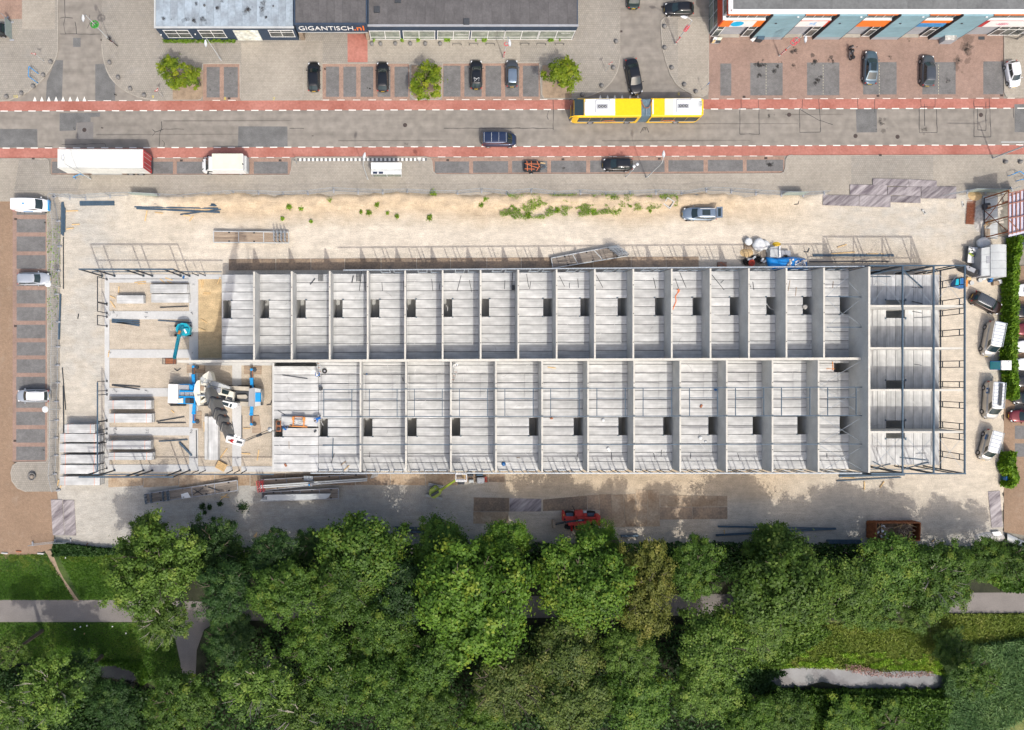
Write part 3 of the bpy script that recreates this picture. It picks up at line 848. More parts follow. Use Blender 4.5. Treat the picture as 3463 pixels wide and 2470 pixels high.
 # north row
NW=[(857+861)/2,986.5,1115,1243.4,1370,1497,1625.6,1752.8,1882.6,2012,2142,2272,2403,2533,2660,2787]
NWx=[wx(x,ZT)for x in NW]
tallx=wx(2940,ZB)
WT=.20
xl=wx(751,ZS)
edges=[xl-WT/2]+NWx+[tallx]
def ny0(x):return 600+(822-25*(x-1310)/1450)*.39526
def midY(x):return wy(1219.8-5.5*(x-1310)/1400,ZT)
G=.055
for i in range(17):
 a,b=edges[i]+WT/2,edges[i+1]-WT/2
 xc=CX+(a+b)/2*S/kS
 for k in range(10):
  y1=wy(ny0(xc)+k*29.64,ZS)
  y0=wy(ny0(xc)+(k+1)*29.64,ZS)
  if k==9:y0=midY(xc)+.17
  x0,x1=a,b
  if k in(3,4):
   hw=1.12
   if i<8:x0=a+.12+hw
   else:x1=b-.12-hw
  plank(north,x0+.005,x1-.005,y0+G/2,y1-G/2)
 yt,yb=wy(ny0(xc)+3*29.64,ZS),wy(ny0(xc)+5*29.64,ZS)
 hx=(a+.06,a+1.30)if i<8 else(b-1.30,b-.06)
 m=MB()
 hxe=hx[1]if i<8 else hx[0]
 m.box(hxe-.05,hxe+.05,yb-.12,yt+.12,ZS-.22,ZS-.02)
 m.box(hxe-.12,hxe+.12,yt+.02,yt+.12,ZS+.002,ZS+.05)
 m.box(hxe-.12,hxe+.12,yb-.12,yb-.02,ZS+.002,ZS+.05)
 m.build('stair_trimmer','steel',north,world=True)
 m=MB().box(a+.01,b-.01,midY(xc)+.2,wy(ny0(xc),ZS)-.05,.02,.12)
 m.build('ground_floor_slab','conc',north,world=True)
 m=MB().box(a,b,midY(xc)+.2,wy(ny0(xc),ZS)-.02,ZS-.24,ZS-.075)
 m=MB()
 ya,yd=midY(xc)+.2,wy(ny0(xc),ZS)-.04
 m.box(a,b,yt+.02,yd,ZS-.20,ZS-.07)
 m.box(a,b,ya,yb-.02,ZS-.20,ZS-.07)
 if i<8:m.box(hx[1]+.05,b,yb-.02,yt+.02,ZS-.20,ZS-.07)
 else:m.box(a,hx[0]-.05,yb-.02,yt+.02,ZS-.20,ZS-.07)
 m.build('joint_fill','screed',north,world=True)
for i,x in enumerate(NWx):
 xc=NW[i]
 y1=wy(915.5-10*(xc-1310)/1450,ZT)
 y0=midY(xc)+.165
 m=MB().box(x-WT/2,x+WT/2,y0,y1,0,ZT-.03)
 m.box(x-WT/2-.012,x+WT/2+.012,y0+.01,y1-.01,ZT-.03,ZT,1)
 o=m.build('party_wall',['conc','conc_cap'],north,world=True)
 m=MB()
 for q in(.18,.5,.82):
  m.box(x-.05,x+.05,y0+(y1-y0)*q-.06,y0+(y1-y0)*q+.06,ZT,ZT+.02)
 m.build('lifting_anchor','steel_dk',o,world=True)
MB().box(xl-WT/2,xl+WT/2-.02,midY(760)+.2,wy(ny0(760),ZS),0,ZS-.26).build('party_wall','conc',north,world=True)
m=MB()
P=[(wx(1161,ZT),wy(916.5,ZT)),(wx(2925,ZT),wy(903.5,ZT))]
yr=lambda X_:P[0][1]+(P[1][1]-P[0][1])*(X_-P[0][0])/(P[1][0]-P[0][0])+.10
m.bar((P[0][0],yr(P[0][0]),ZT-.08),(P[1][0],yr(P[1][0]),ZT-.08),.14,.16)
m.build('facade_rail','steel_lt',north,world=True)
for i in range(3,16):
 a=NWx[i]
 b=NWx[i+1]if i<15 else tallx
 w_=b-a
 for f in(.34,.58,.69,.93):
  X_=a+w_*f
  if f<.9 or i>8:
   MB().box(X_-.05,X_+.05,yr(X_)-.05,yr(X_)+.05,0,ZT-.17).build('facade_post','steel_lt' if i<14 else 'steel',north,world=True)
 for f0,f1 in((.34,.58),(.69,.93)):
  MB().box(a+w_*f0+.05,a+w_*f1-.05,yr(a)-.04,yr(a)+.04,ZS+.25,ZS+.34).build('window_rail','steel_lt',north,world=True)
m=MB()
xa,xb=wx(600,ZT),tallx-.13
ya,yb=midY(600),midY(2920)
m.bar((xa,ya,(ZT-.03)/2),(xb,yb,(ZT-.03)/2),.30,ZT-.03)
m.bar((xa,ya,ZT-.015),(xb,yb,ZT-.015),.325,.03,1)
m.build('middle_wall',['conc','conc_cap'],north,world=True)
# south row
SW=[1219,1373,1525,1677.5,1833.6,1989,2144.7,2300.8,2458,2612.8,2768.5]
SWx=[wx(x,ZT)for x in SW]
xs0=wx(927,ZS)
xs1=wx(1077.5,ZS)
sedges=[xs0-.13,xs1]+SWx+[tallx]
def sy0(x):return 1200+(93-18*(x-1310)/1340)*.39526
southY=wy(1597,ZT)
for i in range(13):
 a=sedges[i]+(WT/2 if i!=1 else .02)
 b=sedges[i+1]-(WT/2 if i!=0 else .02)
 xc=CX+(a+b)/2*S/kS
 ylast=wy(sy0(xc)+12*29.85,ZS)
 if i>0:
  plank(south,a+.005,b-.005,wy(sy0(xc),ZS)+.03,midY(xc)-.17,name='edge_plank')
 for k in range(12):
  y1,y0=wy(sy0(xc)+k*29.85,ZS),wy(sy0(xc)+(k+1)*29.85,ZS)
  x0,x1=a,b
  if k in(6,7):
   hw=1.14
   if i<5:x0=a+(.10 if i else .05)+hw
   else:x1=b-.12-hw
  if i==0 and k==6:continue
  if i==12 and k==0:x1=b-2.05
  plank(south,x0+.005,x1-.005,y0+G/2,y1-G/2)
 yt,yb=wy(sy0(xc)+6*29.85,ZS),wy(sy0(xc)+8*29.85,ZS)
 if i<5:hx=a+(.10 if i else .05)+1.18
 else:hx=b-1.30
 m=MB().box(hx-.05,hx+.05,yb-.12,yt+.12,ZS-.22,ZS-.02)
 m.box(hx-.12,hx+.14,yb-.12,yb-.02,ZS+.002,ZS+.05)
 m.build('stair_trimmer','steel',south,world=True)
 MB().box(a+.01,b-.01,ylast+.05,midY(xc)-.2,.02,.12).build('ground_floor_slab','conc',south,world=True)
 m=MB()
 yv=midY(xc)-.2 if 0<i<12 else wy(sy0(xc)+29.85*(i==12),ZS)
 m.box(a,b,yt+.02+(1.25 if i==0 else 0)*0,yv,ZS-.20,ZS-.07)
 m.box(a,b,ylast+.04,yb-.02,ZS-.20,ZS-.07)
 if i==0:m.box(hx+.05,b,yb-.02,wy(sy0(xc)+7*29.85,ZS),ZS-.20,ZS-.07)
 elif i<5:m.box(hx+.05,b,yb-.02,yt+.02,ZS-.20,ZS-.07)
 else:m.box(a,hx-.05,yb-.02,yt+.02,ZS-.20,ZS-.07)
 m.build('joint_fill','screed',south,world=True)
for i,x in enumerate(SWx):
 y1,y0=midY(SW[i])-.165,southY
 m=MB().box(x-WT/2,x+WT/2,y0,y1,0,ZT-.03)
 m.box(x-WT/2-.012,x+WT/2+.012,y0+.01,y1-.01,ZT-.03,ZT,1)
 o=m.build('party_wall',['conc','conc_cap'],south,world=True)
 m=MB()
 for q in(.2,.5,.8):
  m.box(x-.05,x+.05,y0+(y1-y0)*q-.06,y0+(y1-y0)*q+.06,ZT,ZT+.02)
 m.build('lifting_anchor','steel_dk',o,world=True)
ysl=wy(sy0(1000)+12*29.85,ZS)
MB().box(xs0-.25,xs0-.01,ysl,midY(930)-.2,0,ZS-.01).build('party_wall','conc',south,world=True)
MB().box(xs1-.12,xs1+.12,ysl,midY(1000)-.2,0,ZS-.26).build('party_wall','conc',south,world=True)
pur=[(295,280),(530,522),(770,765)]
xp0=wx(1092,ZT)
def py(k,X_):
 x=CX+X_*S/kT
 v=pur[k][0]+(pur[k][1]-pur[k][0])*(x-1310)/1400
 return wy(1200+v*.39526,ZT)
for k in range(3):
 x0=xp0 if k<2 else wx(1092,ZT)
 MB().bar((x0,py(k,x0),ZT+.09),(wx(2919,ZT),py(k,wx(2919,ZT)),ZT+.09),.10,.16).build('roof_purlin','steel',south,world=True)
tr=[('c2',595,835),('c2',985,1222),('c2',1370,1608),('c2',1755,1995),('c3',18,260),('c3',410,653),('c3',805,1048),('c3',1200,1443),('c3',1597,1837),('c3',1990,2232),('c4',200,443),('c4',595,838)]
for t,u0,u1 in tr:
 for u in(u0,u1):
  X_=wx(px(t,u,0)[0],ZT)
  MB().bar((X_,py(0,X_)-.06,ZT+.06),(X_,py(1,X_)+.06,ZT+.06),.085,.12).build('roof_trimmer','steel',south,world=True)
 Xa,Xb=wx(px(t,u0,0)[0],ZT),wx(px(t,u1,0)[0],ZT)
 yy=py(0,Xa)+(py(1,Xa)-py(0,Xa))*.355
 MB().bar((Xa+.05,yy,ZT+.06),(Xb-.05,yy,ZT+.06),.085,.12).build('roof_trimmer','steel',south,world=True)
yq=wy(1600.5,ZT)-.02
xa,xb=wx(1050,ZT),tallx
MB().box(xa,xb,yq-.07,yq+.07,ZT-.16,ZT).build('facade_rail','steel_lt',south,world=True)
bx=[xa]+SWx+[tallx]
for i in range(len(bx)-1):
 a,b=bx[i],bx[i+1]
 for f in(.10,.30,.41,.61,.72,.92):
  X_=a+(b-a)*f
  MB().box(X_-.05,X_+.05,yq-.05,yq+.05,0,ZT-.17).build('facade_post','steel_lt' if i<5 else 'steel',south,world=True)
 for f0,f1 in((.10,.30),(.41,.61),(.72,.92)):
  MB().box(a+(b-a)*f0+.05,a+(b-a)*f1-.05,yq-.04,yq+.04,ZS+.15,ZS+.24).build('window_rail','steel_lt',south,world=True)
for(t,u0,v0,u1,v1,za,zb,par)in(('b4',585,1020,890,1025,ZT,ZT,north),('b4',590,1283,895,1283,ZT,ZT,north)):
 MB().bar(V(t,u0,v0,za),V(t,u1,v1,zb),.10,.10).build('roof_purlin','steel',par,world=True)
for t,a,b,par in(('b4',(585,1035),(735,1180),north),('b4',(590,1015),(775,845),north),('b4',(595,1275),(870,1050),north),('b4',(592,1290),(740,1395),north),('b4',(780,900),(885,1015),north),('b4',(770,1185),(895,1275),north),('c4',(530,510),(900,285),south),('c4',(535,285),(900,515),south),('c4',(535,755),(900,530),south),('c4',(535,530),(905,760),south),('c4',(535,260),(895,45),south),('c4',(535,780),(900,990),south),('c4',(545,1000),(905,780),south)):
 MB().tube(V(t,*a,ZT-.05),V(t,*b,ZT-.05),.028,n=5).build('brace_rod','steel_lt',par,world=True)
 # east block
yN,yS=wy(899,ZB),wy(1602,ZB)
xR=wx(3262,ZB)
m=MB().box(tallx-.13,tallx+.12,yS+.08,yN-.10,0,ZB-.03)
m.box(tallx-.142,tallx+.132,yS+.09,yN-.11,ZB-.03,ZB,1)
m.build('gable_wall',['conc','conc_cap'],east,world=True)
xj=[px('r',u,0)[0]for u in(92,172,285,400,515,625,735,845)]
eY=[wy(900,ZB),wy(1035.3,ZB),wy(1178,ZB),wy(1320,ZB),wy(1461.8,ZB),wy(1601,ZB)]
for i in range(1,5):
 m=MB().box(tallx+.135,xR-.12,eY[i]-.11,eY[i]+.11,0,ZB-.03)
 m.box(tallx+.14,xR-.125,eY[i]-.122,eY[i]+.122,ZB-.03,ZB,1)
 m.build('cross_wall',['conc','conc_cap'],east,world=True)
holes=[(1,'S'),(1,'N'),(3,'N'),(4,'N'),(4,'S')]
for i in range(5):
 y1=eY[i]-(.12 if i else .55)
 y0=eY[i+1]+(.12 if i<4 else .55)
 for k in range(8):
  x0=wx(xj[k],ZS)if k else tallx+.14
  x1=wx(xj[k+1],ZS)if k<7 else wx(3177,ZS)
  ya,yb=y0,y1
  if k in(2,3):
   if(i+1,'N')in holes:ya=y0+1.12
   if(i,'S')in holes:yb=y1-1.12
  plank(east,x0+.012,x1-.012,ya,yb)
 xa_,xb_=wx(xj[2],ZS),wx(xj[4],ZS)
 m=MB()
 hn,hs=(i+1,'N')in holes,(i,'S')in holes
 m.box(tallx+.14,xa_,y0,y1,ZS-.2,ZS-.07)
 m.box(xb_,wx(3176,ZS),y0,y1,ZS-.2,ZS-.07)
 m.box(xa_,xb_,y0+(1.12 if hn else 0),y1-(1.12 if hs else 0),ZS-.2,ZS-.07)
 m.build('joint_fill','screed',east,world=True)
 for hh,yy,sg in((hn,y0+1.15,1),(hs,y1-1.15,-1)):
  if hh:
   m=MB().box(xa_-.15,xb_+.15,yy-.05,yy+.05,ZS-.2,ZS-.02)
   m.box(xa_-.2,xa_-.02,yy-.1,yy+.1,ZS+.002,ZS+.06)
   m.box(xb_+.02,xb_+.2,yy-.16,yy+.16,ZS+.002,ZS+.06)
   m.build('stair_trimmer','steel',east,world=True)
 MB().box(tallx+.14,xR-.15,y0,y1,.02,.12).build('ground_floor_slab','conc',east,world=True)
for x in(3050.5,3155.5,3260.5):
 X_=wx(x,ZB)
 MB().box(X_-.08,X_+.08,yS+.08,yN-.08,ZB+.002,ZB+.2).build('roof_beam','steel',east,world=True)
for y in(yN,yS):
 MB().box(tallx+(-.1 if y==yN else .14),xR+.08,y-.08,y+.08,ZB+.002,ZB+.2).build('roof_beam','steel',east,world=True)
for x in(2950,3048,3062,3152,3166,3226,3256):
 for y in(yN,yS):
  X_=wx(x,ZB)
  MB().box(X_-.07,X_+.07,y-.07,y+.07,0,ZB).build('facade_post','steel_dk',east,world=True)
for y,y2 in((yN,yN),(yS,yS)):
 MB().box(tallx+.16,xR-.3,y-.05,y+.05,ZS+.1,ZS+.22).build('facade_rail','steel',east,world=True)
for z in(ZS-.1,):
 MB().box(xR-.07,xR+.07,yS,yN,z,z+.16).build('facade_rail','steel_dk',east,world=True)
pairs=[('b4',855,915),('b4',1030,1085),('b4',1118,1165),('b4',1297,1350),('b4',1570,1625),('c4',232,282),('c4',410,460),('c4',592,645),('c4',678,732),('c4',855,905)]
for t,a,b in pairs:
 Ya,Yb=wy(px(t,0,a)[1],ZB),wy(px(t,0,b)[1],ZB)
 g=thing('x','','')if 0 else None
 fr=MB()
 for Y_ in(Ya,Yb):
  fr.box(xR-.05,xR+.05,Y_-.05,Y_+.05,.1,ZB)
 for z in(ZS+.35,ZS+3.6,.9,2.5):
  fr.box(xR-.045,xR+.045,Yb+.052,Ya-.052,z,z+.1)
 fr.build('window_frame','steel_dk',east,world=True)
for Y_ in(yN,yS):
 MB().box(xR-.07,xR+.07,Y_-.07,Y_+.07,0,ZB).build('corner_post','steel',east,world=True)
for a,b in(((90,190),(285,305)),((285,305),(470,555)),((400,150),(110,540)),((490,135),(850,545)),((805,140),(520,480)),((885,110),(1250,545)),((1200,150),(890,540))):
 MB().tube(V('r',*a,ZB),V('r',*b,ZB),.022,n=5).build('brace_rod','steel_lt',east,world=True)
for a,b in(((985,690),(1235,985)),((1240,690),(985,960)),((1255,690),(1500,960)),((1505,690),(1255,985)),((1530,690),(1760,985)),((1765,690),(1530,960))):
 MB().tube(V('c4',*a,ZB),V('c4',*b,ZB),.022,n=5).build('brace_rod','steel_lt',east,world=True)
for par,x0,x1,y0,y1,n_ in((north,xl,tallx-1,midY(1700)+.3,wy(930,ZS),70),(south,xs0,tallx-1,southY+.6,midY(1700)-.3,80),(east,tallx+.3,wx(3170,ZS),eY[5]+.7,eY[0]-.7,26)):
 m,m2=MB(),MB()
 for q in range(n_):
  c=Vector((rnd.uniform(x0,x1),rnd.uniform(y0,y1),ZS+.006+.0003*(q%9)))
  a=rnd.uniform(0,3.14)
  d=Vector((math.cos(a),math.sin(a),0))
  for k in range(rnd.randint(2,5)):
   e=c+d*.28
   s_=Vector((-d.y,d.x,0))*rnd.uniform(.015,.05)
   (m if q%3 else m2).add([tuple(c-s_),tuple(e-s_),tuple(e+s_),tuple(c+s_)],[(0,1,2,3)])
   c=e
   d.rotate(Matrix.Rotation(rnd.uniform(-.5,.5),3,'Z'))
 for mm,nn,mt in((m,'floor_scuffs','scuff'),(m2,'floor_marks','damp')):
  o=mm.build(nn,mt,par,world=True)
  o['kind']='stuff'
lp=MB
LOOSE=[('r',500,135,740,350,.14,'steel'),('r',90,185,320,130,.14,'steel'),('r',90,208,340,208,.10,'steel'),('r',605,515,735,545,.09,'steel_dk'),('r',605,340,725,348,.06,'steel_dk'),('r',610,640,730,662,.06,'steel_dk'),('r',635,720,840,710,.05,'steel_dk'),('r',635,1300,725,1315,.05,'steel_dk'),('c4',1215,880,1460,905,.10,'steel'),('c4',1255,975,1465,920,.12,'steel'),('c4',985,970,1135,935,.10,'steel'),('c4',985,915,1125,990,.10,'steel'),('c4',1350,845,1435,842,.05,'steel_dk'),('b2',478,918,520,866,.12,'steel_dk'),('b2',835,905,847,842,.12,'steel_dk'),('b2',920,785,898,972,.07,'steel_dk'),('b2',945,830,948,970,.10,'steel_dk'),('b2',1092,900,1097,972,.05,'steel_dk'),('b2',1278,885,1280,972,.06,'steel_dk'),('b2',1517,870,1527,968,.05,'steel_dk'),('b2',1588,910,1582,965,.06,'steel_dk'),('b2',1735,975,1770,840,.04,'steel_dk'),('b2',1840,880,1860,980,.04,'steel_dk'),('b2',2210,815,2203,935,.08,'steel_dk'),('b2',2145,880,2140,958,.04,'steel_dk'),('b3',205,830,222,940,.05,'steel_dk'),('b3',240,893,230,955,.04,'steel_dk'),('b3',485,845,530,935,.05,'steel_dk'),('b3',570,905,571,948,.04,'steel_dk'),('b3',642,868,648,945,.05,'steel_dk'),('b3',800,835,858,945,.05,'steel_dk'),('b3',1290,862,1310,950,.05,'steel_dk'),('b3',1475,865,1505,950,.05,'steel_dk'),('b3',1515,815,1570,945,.05,'steel_dk'),('b3',1790,835,1895,965,.05,'steel_dk'),('b3',1890,880,1865,905,.05,'steel_dk'),('b3',2105,890,2120,940,.05,'steel_dk'),('b3',2140,895,2150,965,.05,'steel_dk'),('c2',240,175,455,205,.10,'steel_dk'),('c2',675,715,668,890,.11,'steel'),('c2',585,778,870,776,.07,'steel'),('c2',660,925,685,845,.07,'steel_dk'),('c2',770,990,812,948,.12,'wood_new'),('c2',740,945,785,912,.12,'wood'),('c2',990,830,985,880,.05,'steel_dk'),('c2',296,740,298,805,.04,'wood'),('c2',1270,195,1274,228,.10,'steel_dk'),('c2',205,480,265,515,.04,'steel_dk'),('c3',385,107,455,116,.12,'wood_new'),('c3',120,880,150,883,.08,'wood'),('c3',1290,840,1305,900,.04,'steel_dk'),('c3',1360,815,1355,865,.04,'steel_dk'),('c3',1610,840,1605,890,.04,'steel_dk'),('c3',2010,845,2030,905,.05,'steel_dk'),('c3',930,835,935,905,.04,'steel_dk'),('c3',640,850,635,905,.04,'steel_dk'),('b4',275,880,260,975,.04,'wood'),('b4',330,940,322,1015,.05,'wood'),('b4',645,890,640,945,.05,'wood'),('c4',590,845,592,890,.05,'steel_dk'),('c4',640,60,643,135,.08,'orange_m'),('c4',585,121,660,121,.05,'orange_m')]
UN=['first','second','third','fourth','fifth','sixth','seventh','eighth','ninth','tenth','eleventh','twelfth','thirteenth','fourteenth','fifteenth','sixteenth','seventeenth']
def unit_name(c):
 if c.x>tallx:return 'the tall end block, '+('topmost','second','middle','fourth','lowest')[min(4,sum(c.y<e for e in eY[1:5]))]+' room'
 if c.y>midY(1700):return f'the {UN[max(0, sum(c.x > e for e in edges) - 1)]} unit of the top row'
 return f'the {UN[max(0, sum(c.x > e for e in sedges) - 1)]} unit of the bottom row'
nm={'steel':('steel_beam','blue steel beam lying loose on the floor of the shell','beam'),'steel_dk':('steel_bar','thin dark steel bar lying on the floor of the shell','bar'),'wood':('timber_batten','brown timber batten lying on the floor of the shell','batten'),'wood_new':('timber_batten','pale timber batten lying on the floor of the shell','batten'),'orange_m':('safety_rail','orange safety rail piece beside the corner stair opening','rail')}
for t,u0,v0,u1,v1,wd,mt in LOOSE:
 wd=max(wd,.06)
 a,b=V(t,u0,v0,ZS+wd/2+.005),V(t,u1,v1,ZS+wd/2+.005)
 c=(Vector(a)+Vector(b))/2
 m=MB()
 if mt=='steel':
  d=(Vector(b)-Vector(a)).normalized()
  s=Vector((-d.y,d.x,0))*wd*.42
  m.bar(a,b,.03,wd)
  m.bar(Vector(a)+Vector((0,0,wd/2)),Vector(b)+Vector((0,0,wd/2)),wd,.02)
  m.bar(Vector(a)-Vector((0,0,wd/2-.015)),Vector(b)-Vector((0,0,wd/2-.015)),wd,.02)
 else:
  m.bar(a,b,wd,wd)
 o=m.build(nm[mt][0],mt)
 for v in o.data.vertices:v.co-=c
 o.location=c
 tag(o,nm[mt][1].replace('the shell',unit_name(c)),nm[mt][2],{'steel':'loose beams on the floors','steel_dk':'loose bars on the floors','orange_m':'orange safety rail pieces'}.get(mt,'loose battens on the floors'+(' (pale)' if mt=='wood_new' else '')))
 # open steel portal frames at the left end
def frame(label,vt,vm,vb,t,y_up):
 zt=6.75
 f=thing('portal_frame',label,'steel frame',(*Q(t,1000,vb,0),0))
 pr=[(680,920),(795,1010),(1060,1250),(1140,1328),(1400,1575),(1480,1652)]
 ytop=Q(t,1000,vt,zt)[1]
 for ut,ub in pr:
  a=Q(t,ut,vt,zt)
  MB().bar((a[0],ytop,0),(a[0],ytop,zt-.1),.16).build('post','steel_dk',f,world=True)
  MB().box(a[0]-.15,a[0]+.15,ytop-.15,ytop+.15,0,.12).build('base_plate','steel',f,world=True)
 x0,x1=Q(t,680,vt,zt)[0],Q(t,1480,vt,zt)[0]
 MB().bar((x0-.08,ytop,zt),(x1+.08,ytop,zt),.18,.2).build('top_rail','steel',f,world=True)
 xe=Q(t,1898 if t=='b1' else 2345,vm,3.0)[0]
 yo=ytop+(.16 if y_up else-.16)
 MB().bar((x0,yo,3.1),(xe,yo,3.1),.12,.16).build('mid_rail','steel',f,world=True)
 for u in((1700,1760)if t=='b1' else(1700,1760,1990,2050,2110)):
  X_=Q(t,u,vb,0)[0]
  MB().bar((X_,yo-(.15 if y_up else-.15),0),(X_,yo-(.15 if y_up else-.15),3.0),.10).build('short_post','steel_dk',f,world=True)
 return f
frame('tall open steel portal frame standing on the top edge of the left foundation',787,828,860,'b1',True)
frame('tall open steel portal frame standing on the bottom edge of the left foundation',1046,1003,970,'c1',False)
f=thing('wall_frame','low steel wall frame standing along the left edge of the foundation','steel frame',(*Q('b1',918,1300),0))
ZL=3.05
xw=Q('b1',834,1000,ZL)[0]
for t,v in(('b1',850),('b1',1065),('b1',1072),('b1',1147),('b1',1180),('b1',1262),('c1',228),('c1',312),('c1',345),('c1',572),('c1',578),('c1',648),('c1',690),('c1',765),('c1',995)):
 Y_=Q(t,834,v,ZL)[1]
 MB().bar((xw,Y_,0),(xw,Y_,ZL),.10).build('post','steel_dk',f,world=True)
 MB().box(xw-.1,xw+.1,Y_-.16,Y_+.16,0,.11).build('base_plate','steel_dk',f,world=True)
for(t,a),(t2,b),wd in((('b1',850),('b1',1065),.09),(('b1',1072),('b1',1147),.09),(('b1',1180),('b1',1262),.09),(('c1',235),('c1',1005),.16)):
 MB().bar((xw,Q(t,834,a,ZL)[1],ZL),(xw,Q(t2,834,b,ZL)[1],ZL),wd,.12).build('top_rail','steel_dk' if wd<.1 else 'steel',f,world=True)
 # SHOPS NORTH OF THE ROAD
def shop(name,label,x0,x1,Y,zr,depth,roofm,wallm,nsheets,world_roof=True):
 b=thing(name,label,'building',((x0+x1)/2,Y,0))
 MB().box(x0,x1,Y,Y+.25,0,zr-.12).build('front_wall',wallm,b,world=True)
 MB().box(x0,x0+.25,Y+.25,Y+depth,0,zr-.12).build('side_wall',wallm,b,world=True)
 MB().box(x1-.25,x1,Y+.25,Y+depth,0,zr-.12).build('side_wall',wallm,b,world=True)
 wS=(x1-x0-.3)/nsheets
 for i in range(nsheets):
  o=MB().box(-wS/2+.006,wS/2-.006,0,depth-.2,0,.05+.008*(i%2)).build('roof_sheet',roofm,b)
  o.location=Vector((x0+.15+wS*(i+.5),Y+.16,zr-.12))-Vector(b.location)
 return b
YA=wy(137.5,0)
b1=shop('shop_building','low navy shop with a weathered pale blue felt roof at the top left',wx(522.5,3.95),wx(994,3.95),YA,3.95,16,'roof_blue','navy',19)
m=MB()
x0,x1=wx(522.5,3.95),wx(994,3.95)
m.box(x0-.06,x1,YA-.07,YA+.16,3.80,3.97)
m.box(x0-.06,x0+.14,YA+.16,YA+16,3.80,3.97)
m.build('roof_edge','grey_lt',b1,world=True)
M['poster']=mat('window_poster',(.62,.60,.48),.6,.5,.9,col2=(.72,.78,.76),grain=.25,gscale=2.2)
def window(par,X0,X1,z0,z1,Y,nx=2,trans=None,frame='white',glass='glass_dark',fw=.07):
 m=MB()
 m.box(X0-fw,X1+fw,Y-.06,Y-.003,z0-fw,z0)
 m.box(X0-fw,X1+fw,Y-.06,Y-.003,z1,z1+fw)
 for i in range(nx+1):
  x=X0+(X1-X0)*i/nx
  m.box(x-fw/2,x+fw/2,Y-.055,Y-.004,z0,z1)
 if trans:m.box(X0,X1,Y-.052,Y-.005,trans-fw/2,trans+fw/2)
 f=m.build('window',frame,par,world=True)
 for i in range(nx):
  a,b=X0+(X1-X0)*i/nx+fw/2+.004,X0+(X1-X0)*(i+1)/nx-fw/2-.004
  MB().box(a,b,Y-.03,Y-.012,z0+.004,z1-.004).build('pane',glass,f,world=True)
 return f
for(u0,vt),(u1,vb),gl,tr in(((235,468),(690,576),'glass_shop',.55),((770,468),(1218,576),'glass_shop',.6),((1855,468),(2268,565),'glass_shop',.7)):
 Xa,zt=wallY('w',u0,vt,YA)
 Xb,zb=wallY('w',u1,vb,YA)
 window(b1,Xa,Xb,zb,zt,YA,2,zb+(zt-zb)*tr)
Xa,zt=wallY('w',1305,468,YA)
Xb,zb=wallY('w',1768,620,YA)
MB().box(Xa,Xb,YA-.05,YA-.003,max(zb,.05),zt).build('poster_panel','poster',b1,world=True)
for u,v in((730,520),(203,530)):
 X_,z=wallY('w',u,v,YA)
 MB().ball((X_,YA-.08,z),.1,8,5).build('alarm_light','white',b1,world=True)
for u,v,s_ in((870,85,.35),(1520,160,.22),(1930,95,.25),(360,300,.12)):
 MB().tube(V('w',u,v,3.9),V('w',u,v,4.15)[:2]+(4.15,),s_*.5,n=10).build('roof_vent','grey_dk',b1,world=True)
for q in range(11):
 o=stain('w',rnd.uniform(150,2150),rnd.uniform(20,330),rnd.uniform(40,110)*.55,6,'damp',300+q,3.975,b1)
 for v_ in o.data.vertices:v_.co-=b1.location
ZM=5.2
xm0,xm1=wx(996,ZM),wx(1240,ZM)
b2=thing('shop_building','taller dark shop bay with a big white and red name board','building',((xm0+xm1)/2,YA,0))
YM=YA-.02
MB().box(xm0,xm0+.55,YM,YM+3.5,0,2.9).build('entrance_pier','wood',b2,world=True)
MB().box(xm1-.45,xm1,YM,YM+3.5,0,2.9).build('entrance_pier','wood',b2,world=True)
MB().box(xm0+.02,xm1-.02,YM+3.5,YM+16,0,ZM-.1).build('back_wall','grey_dk',b2,world=True)
MB().box(xm0,xm1,YM-.15,YM+3.5,2.95,ZM-.1).build('fascia','navy',b2,world=True)
MB().box(xm0+.1,xm1-.1,YM-.17,YM-.02,2.80,2.95).build('fascia_trim','grey_lt',b2,world=True)
for i in range(9):
 ww=(xm1-xm0-.2)/9
 o=MB().box(-ww/2+.006,ww/2-.006,0,15.9,0,.05+.01*(i%2)).build('roof_sheet','roof_dark',b2)
 o.location=Vector((xm0+.1+ww*(i+.5),YM+.05,ZM-.1))-Vector(b2.location)
m=MB()
m.box(xm0-.05,xm1+.05,YM-.2,YM+.05,ZM-.1,ZM+.06)
m.box(xm0-.05,xm0+.1,YM+.05,YM+16,ZM-.1,ZM+.06)
m.box(xm1-.1,xm1+.05,YM+.05,YM+16,ZM-.1,ZM+.06)
m.build('roof_edge','navy',b2,world=True)
Xa,za=wallY('a2',388,262,YM-.16)
Xb,zb_=wallY('a2',932,228,YM-.16)
Xs=Xa+(Xb-Xa)*.84
zc=(za+zb_)/2
t1=text('GIGANTISCH',1.62,'white',b2,(Xa-.08,YM-.165,zc),(R(90),0,0),'sign_lettering',.02,.86,True,'LEFT')
bpy.context.view_layer.update()
t1.scale.x*=(Xs-Xa)/max(.1,t1.dimensions.x*1.0)
t2=text('.nl',1.75,'orange',b2,(Xs+.02,YM-.165,zc+.04),(R(90),0,0),'sign_lettering',.02,1,True,'LEFT',.02)
bpy.context.view_layer.update()
t2.scale.x*=(Xb-Xs)/max(.1,t2.dimensions.x)
YR=wy(134,0)
ZR=4.2
xr0,xr1=wx(1243,ZR),wx(1955,ZR)
b3=shop('shop_building','long dark roofed shop with a row of tall white framed show windows',xr0,xr1,YR,ZR,16,'roof_dark','navy',22)
MB().box(xr0,xr1+.05,YR-.12,YR+.15,ZR-.12,ZR+.03).build('roof_edge','grey',b3,world=True)
MB().box(xr0,xr1,YR-.10,YR-.002,3.0,ZR-.13).build('fascia','navy',b3,world=True)
